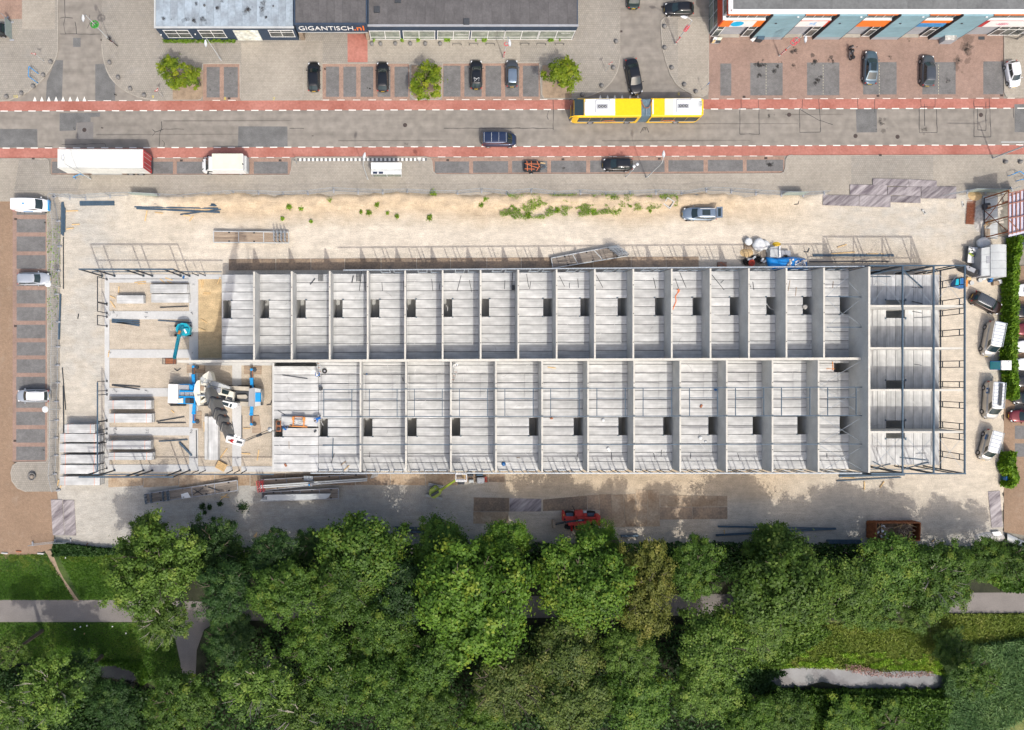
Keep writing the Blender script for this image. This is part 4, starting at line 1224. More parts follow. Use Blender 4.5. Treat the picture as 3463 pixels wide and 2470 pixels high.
for u0,u1 in((985,1258),(1272,1552),(1568,1843),(1860,2140),(2155,2290),(2150+0,2290))[:4]:
 Xa,zt=wallY('a2',u0,266,YR)
 Xb,zb=wallY('a2',u1-8,335,YR)
 window(b3,Xa,Xb,max(zb,.12),min(zt,2.95),YR,2,max(zb,.12)+.65,'white','glass_shop',.09)
for u0,u1 in((25,300),(322,598)):
 Xa,zt=wallY('a3',u0,266,YR)
 Xb,zb=wallY('a3',u1-8,335,YR)
 window(b3,Xa,Xb,max(zb,.12),min(zt,2.95),YR,2,max(zb,.12)+.65,'white','glass_shop',.09)
X_,z=wallY('a3',545,272,YR)
text('service',.34,'white',b3,(X_,YR-.066,z-.35),(R(90),0,0),'window_lettering',.003,1.3,True)
X_,z=wallY('a2',1775,292,YR)
text('modiezen',.34,'white',b3,(X_,YR-.066,z),(R(90),0,0),'window_lettering',.003,1.3,True)
for u,v in((1815,190),(1050,85),(1230,2)):
 a=V('a2',u,v,ZR)
 MB().box(a[0]-.4,a[0]+.4,a[1]-.4,a[1]+.4,ZR-.07,ZR+.18).build('roof_hatch','grey_dk',b3,world=True)
 # COLOURED UNITS, TOP RIGHT
ZE=7.1
YE=47.42
be=thing('business_units','row of units with orange bands between blue grey panelled piers','building',(60,YE,0))
xe0,xe1=38.9,92.0
MB().box(xe0,xe1,YE+.45,YE+14,0,ZE-.1).build('core_wall','grey',be,world=True)
ns=16
for i in range(ns):
 ww=(xe1-xe0-.6)/ns
 for j in range(2):
  o=MB().box(-ww/2+.008,ww/2-.008,0,(1.3,11.6)[j],0,.05+.012*((i+j)%2)).build('roof_sheet','roof_grey',be)
  o.location=Vector((xe0+.5+ww*(i+.5),YE+(.5,1.82)[j],ZE-.14))-Vector(be.location)
m=MB()
m.box(xe0-.1,xe1,YE-.1,YE+.16,ZE-.12,ZE+.05)
m.box(xe0+.3,xe1,YE+.22,YE+.46,ZE-.12,ZE+.10)
m.box(xe0-.1,xe0+.16,YE+.16,YE+14,ZE-.12,ZE+.05)
m.box(xe0+.22,xe0+.46,YE+.46,YE+14,ZE-.12,ZE+.10)
m.build('roof_edge','white',be,world=True)
MB().box(xe0+.16,xe1,YE+.16,YE+.22,ZE-.3,ZE-.05).build('gutter','grey',be,world=True)
bays=[(38.95,44.6,0),(49.1,53.4,1),(57.3,61.5,2),(65.5,69.7,3),(73.9,83.5,4)]
piers=[(44.75,48.95),(53.5,57.15),(61.6,65.35),(69.8,73.75),(83.6,91.5)]
for a,b in piers:
 for k in range(8):
  z0=.75+k*.775
  MB().box(a,b,YE-.32,YE+.44,z0+.012,z0+.765).build('wall_panel','clad',be,world=True)
 MB().box(a,b,YE-.31,YE+.44,0,.74).build('plinth','grey',be,world=True)
 MB().box(a-.06,a+.002-.004,YE-.34,YE+.2,0,ZE-.1).build('corner_trim','grey_dk',be,world=True)
 MB().box(b+.002,b+.06,YE-.34,YE+.2,0,ZE-.1).build('corner_trim','grey_dk',be,world=True)
 for fx,z in((.3,4.9),(.8,6.7)):
  MB().box(a+(b-a)*fx-.12,a+(b-a)*fx+.12,YE-.44,YE-.325,z,z+.12).build('wall_light','grey_dk' if fx<.5 else 'white',be,world=True)
for a,b,k in bays:
 MB().box(a+.07,b-.07,YE-.02,YE+.3,6.45,ZE-.14).build('colour_band','orange',be,world=True)
 window(be,a+.5,b-.35,5.45,6.35,YE+.2,4 if k in(0,4)else 3,None,'grey_lt','glass_dark',.10)
 MB().box(a+.07,b-.07,YE-.05,YE+.3,5.10,5.25).build('sill','white',be,world=True)
 if k==0:
  MB().box(a+.02,b-.07,YE-.06,YE+.3,3.35,5.06).build('sign_band','orange',be,world=True)
  s=MB().box(a+1.35,b-1.15,YE-.10,YE-.065,3.4,5.0).build('sign_board','white',be,world=True)
  m=MB()
  m.v=[(a+2.15+.85*math.cos(t_),YE-.104,4.25+.72*math.sin(t_))for t_ in np.linspace(0,2*math.pi,20,False)]
  m.f=[tuple(range(20))]
  m.m=[0]
  M['cyan']=mat('cyan_print',(.01,.40,.68),.6)
  m.build('sign_logo','cyan',s,world=True)
  text('Banden',.62,'grey_dk',s,(a+3.65,YE-.104,4.35),(R(90),0,0),'sign_lettering',.002,.9,True)
 elif k==1:
  MB().box(a+.05,b-.05,YE-.06,YE+.3,3.35,5.06).build('sign_band','redpanel',be,world=True)
  s=MB().box(a+.12,b-.35,YE-.10,YE-.065,3.45,4.95).build('sign_board','white',be,world=True)
  m=MB().box(a+1.75,a+2.15,YE-.106,YE-.102,4.1,4.6).box(a+2.25,a+2.6,YE-.106,YE-.102,4.0,4.7).box(a+1.4,a+3.0,YE-.106,YE-.102,3.85,3.93)
  M['paleblue']=mat('pale_blue_print',(.30,.48,.70),.6)
  m.build('sign_logo','paleblue',s,world=True)
 elif k==2:
  s=MB().box(a+.05,b-.05,YE-.06,YE+.3,3.35,5.06).build('sign_band','orange',be,world=True)
  text("DUNCAN'S",.95,'redpanel',s,((a+b)/2,YE-.066,4.2),(R(90),0,0),'sign_lettering',.004,.75,True)
 elif k==3:
  MB().box(a+.05,b-.05,YE-.06,YE+.3,4.4,5.06).build('sign_band','orange',be,world=True)
  M['signblue']=mat('sign_blue',(.05,.24,.50),.5)
  s=MB().box(a+.08,b-.3,YE-.10,YE+.3,3.4,4.2).build('sign_board','signblue',be,world=True)
  text('garage',.6,'paleblue',s,(a+2.,YE-.104,3.8),(R(90),0,0),'sign_lettering',.003,1.2,True)
 else:
  MB().box(a+.05,b-.05,YE-.06,YE+.3,3.3,5.06).build('sign_band','red',be,world=True)
  s=MB().box(a+.9,b-1.4,YE-.10,YE-.065,3.4,5.0).build('sign_board','white',be,world=True)
  m=MB()
  for q in range(7):m.box(a+2.2+q*.3,a+2.4+q*.3,YE-.106,YE-.102,4.2-.35*math.sin(q*.5+.2),4.2+.35*math.sin(q*.5+.2))
  M['pink']=mat('pink_print',(.62,.16,.24),.6)
  m.build('sign_logo','pink',s,world=True)
 if k!=4:
  dx0,dx1=(a+1.2,b-1.6)if k==0 else(a+.15,a+2.7)
  if k!=2:
   d=MB()
   for q in range(6):d.box(dx0,dx1,YE+.33-.015*(q%2),YE+.42,.3+q*.49,.78+q*.49)
   d.build('roller_door','grey',be,world=True)
  else:
   d=MB()
   for q in range(3):d.box(dx0,dx1,YE+.33-.015*(q%2),YE+.42,1.8+q*.49,2.28+q*.49)
   d.build('roller_door','grey',be,world=True)
  MB().box(dx0-.05,dx1+.05,YE-.05,YE+.40,0,.22).build('door_step','kerb',be,world=True)
  window(be,dx1+.35,b-.2,.15,3.2,YE+.15,1,2.1,'white','glass_dark',.09)
  if k==0:window(be,a+.15,dx0-.15,.15,3.2,YE+.15,1,2.1,'white','glass_dark',.09)
 else:
  window(be,a+4.2,b-1.2,.15,3.2,YE+.3,3,1.8,'white','glass_dark',.10)
for k in range(7):
 y0=YE+.5+k*1.9
 m=MB().box(xe0-.06,xe0+.3,y0,y0+.09,0,3.3).box(xe0-.05,xe0+.3,y0+.09,y0+1.9,1.6,1.7)
 f_=m.build('window','grey_lt',be,world=True)
 MB().box(xe0-.03,xe0+.3,y0+.1,y0+1.89,.1,1.59).build('pane','glass_green' if 0 else 'glass_shop',f_,world=True)
 MB().box(xe0-.03,xe0+.3,y0+.1,y0+1.89,1.71,3.25).build('pane','glass_dark',f_,world=True)
 f2=MB().box(xe0-.05,xe0+.3,y0,y0+.09,5.25,6.4).build('window','grey_lt',be,world=True)
 MB().box(xe0-.03,xe0+.3,y0+.1,y0+1.89,5.3,6.38).build('pane','glass_dark',f2,world=True)
MB().box(xe0-.10,xe0+.3,YE-.02,YE+14,3.32,5.06).build('colour_band','redpanel',be,world=True)
MB().box(xe0-.08,xe0+.3,YE,YE+14,6.45,ZE-.14).build('colour_band','redpanel',be,world=True)
MB().box(xe0-.09,xe0+.3,YE,YE+14,5.08,5.24).build('sill','white',be,world=True)
# STEEL SHED AT THE RIGHT EDGE
sh=thing('open_steel_shed','rusty steel shed with pale roof sheets and bare purlins at the right edge','building',(*Q('n',1250,500,0),0))
zr=4.8
M['roofpale']=mat('pale_roof_sheet',(.52,.52,.62),.6,.08,.8,grain=.05)
M['oxide']=mat('red_oxide_steel',(.30,.14,.105),.6,.2,2)
for i in range(6):
 a0,a1=1245+i*64,1245+(i+1)*64
 f_=lambda u:168-(u-1245)*.28
 g_=lambda u:868-(u-1245)*.24
 MB().prism([Q('n',a0+1,f_(a0),zr),Q('n',a1-1,f_(a1),zr),Q('n',a1-1,g_(a1),zr),Q('n',a0+1,g_(a0),zr)],zr-.05,zr).build('roof_sheet','roofpale',sh,world=True)
 MB().bar(V('n',a0,f_(a0)+2,zr+.1),V('n',a0,g_(a0)-30,zr+.1),.12,.12).build('rafter','oxide',sh,world=True)
for v0,v1 in((168,75),(340,255),(572,500),(822,730)):
 MB().bar(V('n',1238,v0,zr+.22),V('n',1640,v1,zr+.22),.14,.14).build('purlin','oxide',sh,world=True)
xw_=Q('n',826,500,0)[0]
for v in(250,430,650,885):
 y_=Q('n',826,v,0)[1]
 MB().box(xw_-.07,xw_+.07,y_-.07,y_+.07,0,zr).build('post','rust',sh,world=True)
 MB().box(xw_+.2,xw_+.27,y_-.3,y_-.24,0,zr).build('post','wood',sh,world=True)
ys_=[Q('n',826,v,0)[1]for v in(250,430,650,885)]
for a,b in((ys_[2],ys_[0]),(ys_[1],ys_[3])):
 MB().tube((xw_-.05,a,.2),(xw_-.05,b,zr-.1),.05,n=6).build('brace_rod','rust',sh,world=True)
MB().bar((xw_,ys_[0],zr-.06),(xw_,ys_[3],zr-.06),.12,.14).build('top_rail','rust',sh,world=True)
MB().bar((xw_-.1,ys_[0],.25),(xw_-.1,ys_[3],.25),.14,.5).build('base_rail','grey_dk',sh,world=True)
for a,b in(((1270,200),(1420,150)),((1250,590),(1410,760))):
 MB().tube(V('n',*a,zr+.1),V('n',*b,zr+.1),.05,n=6).build('brace_rod','rust',sh,world=True)
for u,v in((1600,180),(1600,700)):
 a=Q('n',u,v,zr)
 MB().bar((*a,0),(*a,zr+.15),.14).build('post','oxide',sh,world=True)
 # VEHICLES
def lerp(a,b,t):return a+(b-a)*t
PROF={'hatch':(.02,.13,.56,.735,.62,.58),'sedan':(.15,.30,.57,.74,.63,.58),'estate':(.02,.09,.57,.72,.62,.58),'coupe':(.09,.32,.56,.74,.64,.58),'suv':(.02,.08,.60,.75,.64,.60),'van':(.0,.02,.70,.86,.60,.52),'mini':(.03,.14,.58,.76,.62,.56)}
WHEEL={}
def wheel(parent,x,y,r,w=.20):
 k=(round(r,2),w)
 if k not in WHEEL:
  t=MB().tube((0,-w/2,0),(0,w/2,0),r,r,18)
  t.tube((0,-w/2-.01,0),(0,w/2+.01,0),r*.86,r*.86,18)
  h=MB().tube((0,-w/2-.02,0),(0,w/2+.02,0),r*.62,r*.62,12)
  for i in range(5):
   a=2*math.pi*i/5
   for s in(-1,1):
    h.bar((0,s*(w/2+.022),0),(r*.6*math.cos(a),s*(w/2+.022),r*.6*math.sin(a)),.05,.02)
  WHEEL[k]=(t.mesh('wheel','tyre'),h.mesh('rim','rim'))
 o=obj('wheel',WHEEL[k][0],parent,loc=(x,y,r))
 obj('rim',WHEEL[k][1],o)
 return o
def car(name,label,cat,t,u,v,ang,L=4.1,W=1.75,Hh=1.48,paint='p_black',kind='hatch',group=None,roof=None,z=0.0,rails=False,sunroof=False,rack=0,open_gate=False,glassback=False,ribs=0):
 c=Q(t,u,v,.75)
 root=thing(name,label,cat,(c[0],c[1],z),R(ang),group)
 fr,rr,rf,fw,bz,hz=PROF[kind]
 belt,hood=bz*Hh,hz*Hh
 van=kind=='van'
 X_=lambda f:(f-.5)*L
 us=np.concatenate([[-1,-.992,-.975,-.94,-.88],np.linspace(-.8,.8,19),[.88,.93,.965,.985,.996,1.0]])
 rows=[]
 for q in us:
  p=5.5 if q<0 else(3.6 if not van else 4.2)
  hw=W/2*max(.0,1-abs(q)**p)**(1/p)if abs(q)<1 else .02
  hw=max(hw,W*.30 if abs(q)>.99 else 0)
  f=(q+1)/2
  if f>fw-.02:tz=lerp(belt-.01,hood*.80 if not van else hood*.74,((f-fw+.02)/(1.02-fw))**2.2)
  elif f<fr+.01 and kind in('sedan','coupe'):tz=belt-.03-.07*(1-f/(fr+.01))
  else:tz=belt
  if f<.03:tz=min(tz,belt-.10*(1-f/.03)if kind in('sedan','coupe')else belt)
  e=abs(q)
  if e>.93:tz-=(e-.93)*(1.6 if q>0 else .7)*.5
  half=[(hw*.90,.19),(hw*.985,.34),(hw,.55),(hw*.99,tz*.80),(hw*.955,tz*.93),(hw*.86,tz-.012),(hw*.5,tz+.012),(0,tz+.022)]
  rows.append([(X_(f),-a,b)for a,b in half]+[(X_(f),a,b)for a,b in half[-2::-1]])
 m=MB().grid(rows)
 n=len(rows[0])
 m.f.append(tuple(range(n))[::-1]);m.m.append(0)
 m.f.append(tuple(range((len(rows)-1)*n,len(rows)*n)));m.m.append(0)
 m.build('body',paint,root,True)
 hb,ht=W/2*.90,W/2*(.70 if not van else .84)
 z0,z1=belt-.03,Hh
 B=[(X_(fr),-hb*.94),(X_(fw),-hb*.88),(X_(fw),hb*.88),(X_(fr),hb*.94)]
 T=[(X_(rr),-ht*.95),(X_(rf),-ht*.93),(X_(rf),ht*.93),(X_(rr),ht*.95)]
 ns=7
 def edge(P_,zz,bow):
  o=[]
  for i in range(ns):o.append((lerp(P_[1][0],P_[2][0],i/(ns-1))+bow*math.sin(math.pi*i/(ns-1)),lerp(P_[1][1],P_[2][1],i/(ns-1)),zz))
  for i in range(ns):o.append((lerp(P_[2][0],P_[3][0],i/(ns-1)),lerp(P_[2][1],P_[3][1],i/(ns-1))+.05*math.sin(math.pi*i/(ns-1)),zz))
  for i in range(ns):o.append((lerp(P_[3][0],P_[0][0],i/(ns-1))-bow*.5*math.sin(math.pi*i/(ns-1)),lerp(P_[3][1],P_[0][1],i/(ns-1)),zz))
  for i in range(ns):o.append((lerp(P_[0][0],P_[1][0],i/(ns-1)),lerp(P_[0][1],P_[1][1],i/(ns-1))-.05*math.sin(math.pi*i/(ns-1)),zz))
  return o
 bow=.14 if not van else .10
 eb,et=edge(B,z0,bow),edge(T,z1-.05,bow*.7)
 m=MB().grid([eb,et],closed=True)
 m.build('cabin_frame',paint,root,False)
 cx,cy=sum(p[0]for p in et)/len(et),0
 inn=[(cx+(p[0]-cx)*.93,p[1]*.91,z1-.012)for p in et]
 in2=[(cx+(p[0]-cx)*.55,p[1]*.5,z1+.012)for p in et]
 m=MB().grid([et,inn,in2],closed=True)
 m.f.append(tuple(range(2*len(et),3*len(et))));m.m.append(0)
 ro=m.build('roof',roof or paint,root,True)
 def pane(nm,i0,lo=.10,hi=.90,s0=.06,s1=.94,off=.012):
  rowsP=[]
  for tt in(lo,(lo+hi)/2,hi):
   r_=[]
   for i in range(ns):
    k=s0+(s1-s0)*i/(ns-1)
    f_=k*(ns-1)
    a=min(int(f_),ns-2)
    fr_=f_-a
    pb=Vector(eb[i0*ns+a]).lerp(Vector(eb[i0*ns+a+1]),fr_)
    pt_=Vector(et[i0*ns+a]).lerp(Vector(et[i0*ns+a+1]),fr_)
    q_=pb.lerp(pt_,tt)
    r_.append(q_)
   rowsP.append(r_)
  nrm=(rowsP[0][-1]-rowsP[0][0]).cross(rowsP[2][0]-rowsP[0][0]).normalized()
  ctr=Vector((cx,0,z0))
  if nrm.dot(rowsP[1][ns//2]-ctr)<0:nrm=-nrm
  m=MB().grid([[tuple(p+nrm*off)for p in r_]for r_ in rowsP])
  m.build(nm,'glass',root,True)
 pane('windscreen',0,.06,.93,.05,.95)
 if not van or glassback:pane('rear_window',2,.15,.90,.08,.92)
 if van:
  pane('side_window',1,.25,.88,.05,.27)
  pane('side_window',3,.25,.88,.73,.95)
 else:
  for i0 in(1,3):
   a=((.07,.50),(.53,.93))if i0==1 else((.07,.47),(.50,.93))
   for s0,s1 in a:pane('side_window',i0,.20,.90,s0,s1)
 r=.32 if Hh<1.6 else .35
 for fx in(.185,.815):
  for s in(-1,1):wheel(root,X_(fx),s*(W/2-.10),r)
 for s in(-1,1):
  MB().cbox((X_(.945),s*W*.36,hood*.76 if not van else hood*.72),(.24,.26,.10),s*-.35,0,.03).build('headlight','lamp_w',root)
  MB().cbox((X_(.012),s*W*.40,belt*.88),(.10,.18,.16 if not van else .4),s*.3,0,.03).build('tail_light','lamp_r',root)
  MB().cbox((X_(fw)-.18,s*(W/2+.07),belt+.04),(.10,.20,.13),0,0,.03).build('door_mirror',paint,root)
  m=MB()
  for fx in(fw-.04,lerp(fr,fw,.48),fr+.12):
   if not van or fx>.5:m.bar((X_(fx),s*W*.4985,.34),(X_(fx)-.02,s*W*.4935,belt*.82),.012,.012)
  m.build('door_gap','plastic',root)
  if rails:MB().path([(X_(rr)+.1,s*ht*.86,Hh+.03),(X_(rf)-.2,s*ht*.84,Hh+.03)],.022).build('roof_rail','grey_dk' if paint=='p_silver' else 'rim',root)
 MB().cbox((X_(0)-.012,0,belt*.62),(.02,.5,.11)).build('number_plate','plate_y',root)
 MB().cbox((X_(1)+.01,0,.42),(.02,.5,.11)).build('number_plate','plate_y',root)
 MB().cbox((X_(.985),0,.36),(.10,W*.62,.20),0,0,.03).build('grille','plastic',root)
 m=MB().box(X_(.17),X_(.83),-W*.46,W*.46,.17,.24)
 m.build('sill','plastic',root)
 if sunroof:MB().cbox((X_(lerp(rr,rf,.55)),0,Hh+.014),(L*.24,ht*1.2,.02)).build('sunroof','glass',root)
 if ribs:
  for i in range(ribs):
   f=lerp(rr+.03,rf-.02,i/(ribs-1))
   MB().box(X_(f)-.02,X_(f)+.02,-ht*.85,ht*.85,Hh+.004,Hh+.026).build('roof_rib','grey_lt' if paint!='p_brown' else 'grey_dk',root)
 if rack:
  m=MB()
  for i in range(rack):
   f=lerp(rr+.02,rf-.02,i/(rack-1))
   m.bar((X_(f),-ht*.97,Hh+.14),(X_(f),ht*.97,Hh+.14),.045)
  for s in(-1,1):
   m.bar((X_(rr),s*ht*.97,Hh+.15),(X_(rf),s*ht*.97,Hh+.15),.05)
   for f in(rr+.03,rf-.05):m.bar((X_(f),s*ht*.92,Hh-.03),(X_(f),s*ht*.95,Hh+.15),.04)
  m.build('roof_rack','steel_lt',root)
 if open_gate:
  g=MB()
  g.bar((X_(rr)-.05,0,Hh+.03),(X_(rr)-.85,0,Hh+.22),W*.82,.07)
  g_=g.build('tailgate',paint,root)
  MB().bar((X_(rr)-.25,0,Hh+.115),(X_(rr)-.62,0,Hh+.20),W*.6,.03).build('pane','glass',g_)
 return root
car('parked_car','black hatchback parked in the leftmost bay beside the wide paved entrance','car','a2',508,655,90,4.05,1.74,1.5,'p_black','hatch','cars parked in the bays north of the road')
car('parked_car','black hatchback with a pale paper on its dashboard, left of the middle street tree','car','a2',1098,655,90,4.1,1.76,1.5,'p_black','hatch','cars parked in the bays north of the road')
o=car('parked_car','black car with a white drawing on its rear deck, right of the middle street tree','car','a2',1899,637,90,4.0,1.74,1.5,'p_black','hatch','cars parked in the bays north of the road')
MB().path([(-1.25,-.3,1.49),(-.75,-.34,1.52),(-.95,0,1.52),(-.75,.34,1.52),(-1.25,.3,1.49),(-1.0,-.05,1.52)],.022,4).build('roof_marking','white',o)
car('parked_car','dark blue grey estate car beside the red banded lamp post','car','a2',2205,627,90,3.75,1.70,1.52,'p_grey','estate','cars parked in the bays north of the road',roof='p_gblue')
car('parked_car','black car cut by the left edge of the photo beside a dark mesh screen','car','a1',-60,255,180,4.0,1.72,1.5,'p_black','hatch')
car('moving_car','dark green car cut by the top edge in the side street','car','a3',1122,-55,90,4.1,1.76,1.45,'p_green','sedan')
car('parked_car','black hatchback parked crosswise beside the top side street','car','a3',1510,74,180,4.0,1.74,1.48,'p_black','hatch')
car('moving_car','long black saloon waiting in the side street behind the yellow bus','car','a3',1125,655,-79,4.95,1.85,1.46,'p_black','sedan')
car('parked_car','slate blue coupe with a sunroof beside the motorcycle','car','a4',969,575,88,4.65,1.84,1.42,'p_slate','coupe','cars on the red brick forecourt',sunroof=True)
car('parked_car','dark grey hatchback on the red brick forecourt below the street cabinet','car','a4',1458,602,89,4.3,1.80,1.5,'p_grey','hatch','cars on the red brick forecourt')
car('parked_car','white hatchback parked askew at the right edge of the forecourt','car','a4',2188,632,-80,3.6,1.64,1.48,'p_white','mini','cars on the red brick forecourt')
car('moving_van','dark blue van with roof bars driving along the road below the bus lane','van','a2',2095,1198,0,4.85,1.86,1.92,'p_dkblue','van',rack=0,ribs=4,glassback=True)
car('parked_car','rounded black car parked beside the trailer in the roadside bays','car','a3',985,1407,180,4.1,1.76,1.5,'p_black','hatch')
o=car('parked_van','white van with a blue nose parked topmost in the left car park','van','b1',270,240,0,4.85,1.88,1.92,'p_white','van','vehicles in the left car park')
MB().cbox((2.36,0,.62),(.22,1.5,.5),0,0,.06).build('blue_nose','blue',o)
MB().cbox((-.3,-.955,1.0),(1.3,.012,.28)).build('side_marking','blue',o)
MB().tube((-.55,0,1.93),(-.55,0,1.945),.13,n=14).build('roof_emblem','blue',o)
car('parked_car','silver estate car nosing out under the upper round lamp in the left car park','car','b1',287,868,0,4.45,1.78,1.48,'p_silver','estate','vehicles in the left car park')
car('parked_car','silver car with roof rails and white roof lowest in the left car park','car','c1',285,352,180,4.5,1.82,1.7,'p_silver','suv','vehicles in the left car park',roof='p_white',rails=True)
car('parked_car','grey blue estate car with its tailgate raised on the sand track','car','b3',1685,313,180,4.65,1.84,1.62,'p_gblue','suv',None,rails=True,sunroof=True,open_gate=True)
car('parked_car','dark brown four wheel drive with a ribbed roof parked slantwise on the site','car','b4',1955,1075,-27,4.35,1.86,1.72,'p_brown','suv',None,roof='p_grey',ribs=9)
car('parked_van','champagne van with a ribbed white roof, topmost of three by the hedge','van','b4',1998,1385,-101,4.9,1.90,1.92,'p_beige','van','vans parked by the hedge',roof='p_white',rack=8)
o=car('parked_van','champagne van with a dark strip in its ladder rack, middle of three by the hedge','van','c4',2000,390,-94,5.3,1.95,2.0,'p_beige','van','vans parked by the hedge',roof='p_white',rack=8)
MB().box(-2.4,.7,-.08,.32,2.17,2.21).build('rack_board','grey_dk',o)
MB().cbox((-1.3,-.985,1.1),(.8,.012,.35)).build('side_marking','blue_dk',o)
MB().cbox((-1.3,-.99,1.1),(.3,.014,.25)).build('side_marking','white',o)
o=car('parked_van','small champagne van with a roof grid, lowest of three by the hedge','van','c4',1975,775,-105,4.3,1.82,1.85,'p_beige','van','vans parked by the hedge',roof='p_white',rack=6)
MB().cbox((-1.0,-.92,1.05),(.7,.012,.3)).build('side_marking','blue_dk',o)
for lab,t,u,v,a,p,k in(('white car behind the hedge level with the brown four wheel drive','b4',2330,965,180,'p_white','hatch'),('black car with a silver roof rail behind the hedge','b4',2330,1150,180,'p_black','suv'),('wine red car behind the hedge beside the topmost van','b4',2335,1300,180,'p_wine','hatch'),('white car directly below the wine red car behind the hedge','b4',2340,1447,180,'p_white','hatch'),('white car level with the blue and white toilet cabin','b4',2335,1600,180,'p_white','sedan'),('black car behind the hedge beside the middle van','c4',2335,225,180,'p_black','hatch'),('black car parked where the long hedge ends','c4',2315,372,180,'p_black','sedan'),('dark wine red car below the end of the hedge','c4',2290,525,180,'p_wine','estate'),('dark car at the right edge under the pale shed roof','b4',2330,545,180,'p_grey','hatch')):
 car('parked_car',lab,'car',t,u,v,a,4.2,1.76,1.5,p,k,'cars parked beyond the hedge',rails=(k=='suv'))
 # articulated bus
def V3(t,u,v,z):return Vector(V(t,u,v,z))
bc=Q('a3',1137,958,0)
bus=thing('articulated_bus','yellow articulated bus with white roof units driving along the cycle lane','bus',(*Q('x',2160,362.5,3.05),0),R(180.3))
LB,WB,HB=17.7,2.55,3.05
def busbody(x0,x1,round_front,round_back):
 rows=[]
 for i in range(17):
  f=i/16
  x=lerp(x0,x1,f)
  hw=WB/2
  if round_front and x>x1-.55:hw-=.22*((x-x1+.55)/.55)**2.2
  if round_back and x<x0+.35:hw-=.16*((x0+.35-x)/.35)**2
  top=HB
  half=[(hw,.32),(hw,1.0),(hw,2.6),(hw-.04,top-.10),(hw-.16,top),(0,top+.01)]
  rows.append([(x,-a,b)for a,b in half]+[(x,a,b)for a,b in half[-2::-1]])
 m=MB().grid(rows)
 n=len(rows[0])
 m.f.append(tuple(range(n))[::-1]);m.m.append(0)
 m.f.append(tuple(range(16*n,17*n)));m.m.append(0)
 return m.build('body','yellow',bus)
xa,xb,xc_,xd=-LB/2,-1.75,-.35,LB/2
busbody(xa,xb,False,True)
busbody(xc_,xd,True,False)
m=MB()
rows=[]
for i in range(15):
 x=lerp(xb,xc_,i/14)
 hw,tp=(WB/2-.05,HB-.06)if i%2 else(WB/2-.14,HB-.16)
 rows.append([(x,-hw,.45),(x,-hw,tp-.1),(x,-hw+.1,tp),(x,hw-.1,tp),(x,hw,tp-.1),(x,hw,.45)])
m.grid(rows)
M['bellows']=mat('grey_bellows',(.17,.24,.28),.7,.15,2)
m.build('bellows','bellows',bus)
for x0,x1 in((xa+.3,xb-.15),(xc_+.35,xd-.75)):
 n_=int((x1-x0)/1.35)
 for s in(-1,1):
  for i in range(n_):
   a,b=lerp(x0,x1,i/n_),lerp(x0,x1,(i+1)/n_)
   MB().box(a+.02,b-.02,*sorted((s*(WB/2+.002),s*(WB/2+.014))),1.05,2.62).build('side_window','glass',bus)
  MB().box(x0+.2,x1-.2,*sorted((s*(WB/2+.001),s*(WB/2+.008))),.80,1.04).build('grey_band','grey',bus)
m=MB().grid([[(xd+.012,y,z)for y in(-1.0,-.5,0,.5,1.0)]for z in(1.0,2.0,2.75)])
m.build('windscreen','glass',bus)
MB().box(xd-1.35,xd-.02,-1.12,1.12,HB-.02,HB+.022).build('roof_front_panel','glass',bus)
for x0,x1 in((xc_+3.6,xd-1.5),(xa+.3,xa+4.1)):
 MB().box(x0,x1,-1.12,1.12,HB+.005,HB+.05).build('roof_cover','white',bus)
MB().box(xa+4.1,xa+5.3,-1.12,1.12,HB+.004,HB+.045).build('roof_cover','cream',bus)
for x in(xd-3.9,xa+2.75):
 u_=MB().cbox((x,0,HB+.16),(2.0,1.9,.26),0,0,.10).build('climate_unit','white',bus)
 MB().cbox((x+.1,0,HB+.30),(1.5,.62,.05),0,0,.01).build('unit_lid','grey',u_)
 for k in(-1,0,1):
  MB().tube((x+.1+k*.40,0,HB+.325),(x+.1+k*.40,0,HB+.345),.17,n=12).build('fan','plastic',u_)
  MB().tube((x+.1+k*.40,0,HB+.346),(x+.1+k*.40,0,HB+.36),.06,n=8).build('fan_hub','white',u_)
for x in(xd-5.1,xa+1.55):
 MB().cbox((x,0,HB+.13),(.42,2.2,.16),0,0,.03).build('roof_duct','white',bus)
MB().cbox((xd-2.0,-.8,HB+.12),(.9,.5,.14),0,0,.03).build('roof_box','white',bus)
MB().cbox((xd-1.6,.1,HB+.10),(.35,1.6,.10),0,0,.03).build('roof_box','white',bus)
MB().cbox((xa+.85,.45,HB+.12),(1.1,.7,.16),0,0,.03).build('roof_box','white',bus)
for y in(-.25,-.6):
 MB().tube((xa+.35,y,HB+.05),(xa+.35,y,HB+.12),.13,n=12).build('exhaust_cap','grey',bus)
MB().cbox((xa+.45,-.4,HB+.07),(.5,.8,.05),0,0,.02).build('roof_box','grey_lt',bus)
m=MB()
pp=[(xb-.05,-1.0,HB+.05),(xb+.12,-.4,HB+.10),(xb+.4,.1,HB+.13),(xb+.7,.2,HB+.14),(xb+1.0,.1,HB+.13),(xb+1.28,-.4,HB+.10),(xb+1.45,-.95,HB+.05)]
M['copper']=mat('copper_hose',(.34,.13,.06),.5,.2,4)
m.path(pp,.06,6).build('roof_hose','copper',bus)
MB().bar((xb+.7,1.1,HB),(xb+.7,.2,HB+.05),.06).build('roof_hose','steel_lt',bus)
MB().cbox((xb-.18,0,HB+.05),(.16,2.0,.08)).build('joint_frame','white',bus)
for x in(xd-2.75,xc_+1.35,xa+3.0):
 for s in(-1,1):wheel(bus,x,s*(WB/2-.14),.48,.28)
M['bus_orange']=mat('orange_print',(.80,.22,.03),.5)
